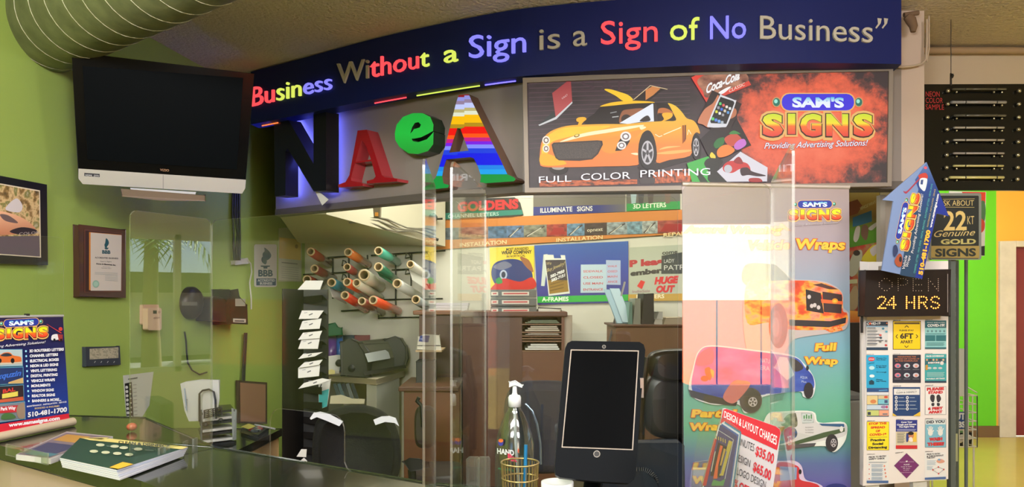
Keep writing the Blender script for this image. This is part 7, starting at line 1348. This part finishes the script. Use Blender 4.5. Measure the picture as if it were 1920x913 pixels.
# ================================================================ SHELF AND BASKET IN THE HALL
t = thing('steel_shelf_rack', 'grey slotted steel shelf rack behind the white display board', 'shelf rack', (at(1790, 0, 3.75).x, 3.8, 0)); ST = M(96, 108, 106, rough=.4, metal=.3); p = at(1784, 0, 3.7); p2 = at(1798, 0, 3.7); zt = at(0, 488, 3.7).z
m = MB().box(p.x, p2.x, 3.7, 3.704, 0, zt, ST); m.build('upright', t); m = MB()
for i in range(34): z = .04+i*.047; m.box(p.x+.014, p.x+.02, 3.697, 3.7, z, z+.022, M(206, 206, 196))
m.build('slots', t)
MB().box(p.x, p.x+.004, 3.7, 3.74, 0, zt, ST).build('upright_flange', t)
for y in (522, 600, 690, 780, 868): z = at(0, y, 3.7).z; MB().box(p.x-.12, p.x+.005, 3.71, 4.15, z-.05, z, M(90, 104, 104, rough=.4)).build('shelf', t); MB().box(p.x-.12, p.x-.002, 3.72, 4.12, z, z+.012, M(150, 96, 56)).build('shelf_board', t)
box_thing((1775, 650, 1797, 690), 3.78, .2, 'white_carton', 'white carton on the steel shelf rack', 'box', M(196, 200, 196), dx=-.0) if False else None
WHR = M(226, 222, 206, rough=.4); t = thing('wire_basket', 'white wire basket rack standing on the hall floor', 'basket', (at(1815, 0, 4.9).x, 5.0, 0)); Yk = 4.9
X0, X1, X2 = at(1790, 0, Yk).x, at(1812, 0, Yk).x, at(1832, 0, Yk).x; zt = at(0, 742, Yk).z; zt2 = at(0, 704, Yk).z; zb2 = at(0, 838, Yk).z; zt3 = at(0, 690, Yk).z+.0
def wires(nm, segs, r=.004):
    m = MB()
    for s_ in segs: m.tube(s_, r, WHR, n=5)
    m.build(nm, t)
segs = []
for z in [zb2+(zt-zb2)*i/6 for i in range(7)]: segs += [[(X0, Yk, z), (X2, Yk, z), (X2, Yk+.3, z)]]
for i in range(6): x = X0+(X2-X0)*i/5; segs.append([(x, Yk, zb2), (x, Yk, zt)])
for i in range(4): y = Yk+.1*i; segs.append([(X2, y, zb2), (X2, y, zt)])
wires('front_basket', segs)
segs = []; zT = at(0, 655, Yk+.3).z
for z in [zt+(zT-zt)*i/8 for i in range(9)]: segs.append([(X0, Yk+.3, z), (X1, Yk+.3, z)])
for i in range(4): x = X0+(X1-X0)*i/3; segs.append([(x, Yk+.3, zb2), (x, Yk+.3, zT)])
segs.append([(X1, Yk+.3, zt2), (X2, Yk, zt+.02)]); wires('back_grid', segs)
for x in (X0+.01, X2-.01):
    for y in (Yk+.02, Yk+.28): MB().tube([(x, y, 0), (x, y, zb2)], .006, WHR, n=6).build('leg', t)
m = MB()
for i in range(9): c_ = (X0+.03+(i % 5)*.03, Yk+.08+(i % 3)*.07, zb2+.03+.02*(i % 2)); m.ball(c_, .035, M(206-(i % 3)*14, 200-(i % 3)*14, 190), n=8, sc=(1.3, 1, .6))
tag(m.build('crumpled_cloths'), 'white crumpled cloths lying in the wire basket', 'cloth', kind='stuff')
hp_ = yplane(4.86); t = thing('jobs_sign', 'blue and white sign lettered in white hanging on the wire basket', 'sign', hp_.hit(1800, 804)); MB().slab([(1776, 772), (1813, 772), (1813, 804), (1777, 804)], hp_, .004, M(34, 70, 130)).build('board', t); a = Art(hp_, .0006); a.text('OUT', 1780, 786, 1810, 786, 12, M(220, 224, 224), bold=.05); a.text('JOBS', 1779, 801, 1810, 801, 11, M(220, 224, 224), bold=.05); a.build('print', t)
for i, (x0, y0, x1, y1, c, lab) in enumerate(((1780, 652, 1812, 742, (206, 212, 200), 'tall white sheet standing behind the steel shelf rack'), (1770, 718, 1784, 760, (214, 216, 206), 'short white sheet with a blue mark beside the rack'))):
    pp_ = yplane(4.6-.8*i); m = MB(); m.slab([(x0, y0), (x1, y0+2), (x1-2, y1), (x0, y1)], pp_, .01, M(*c)); o = m.build('foam_sheet', label=lab, cat='board')
box_thing((1785, 812, 1822, 836), 5.0, .1, 'small_black_box', 'small black box at the bottom of the wire basket', 'box', M(34, 32, 32))
t = thing('paper_strip', 'pale green paper strip taped to the steel upright', 'paper', at(1792, 865, 3.69)); MB().slab([(1789, 813), (1796, 813), (1796, 865), (1789, 865)], yplane(3.69), .001, M(200, 206, 160)).build('strip', t)
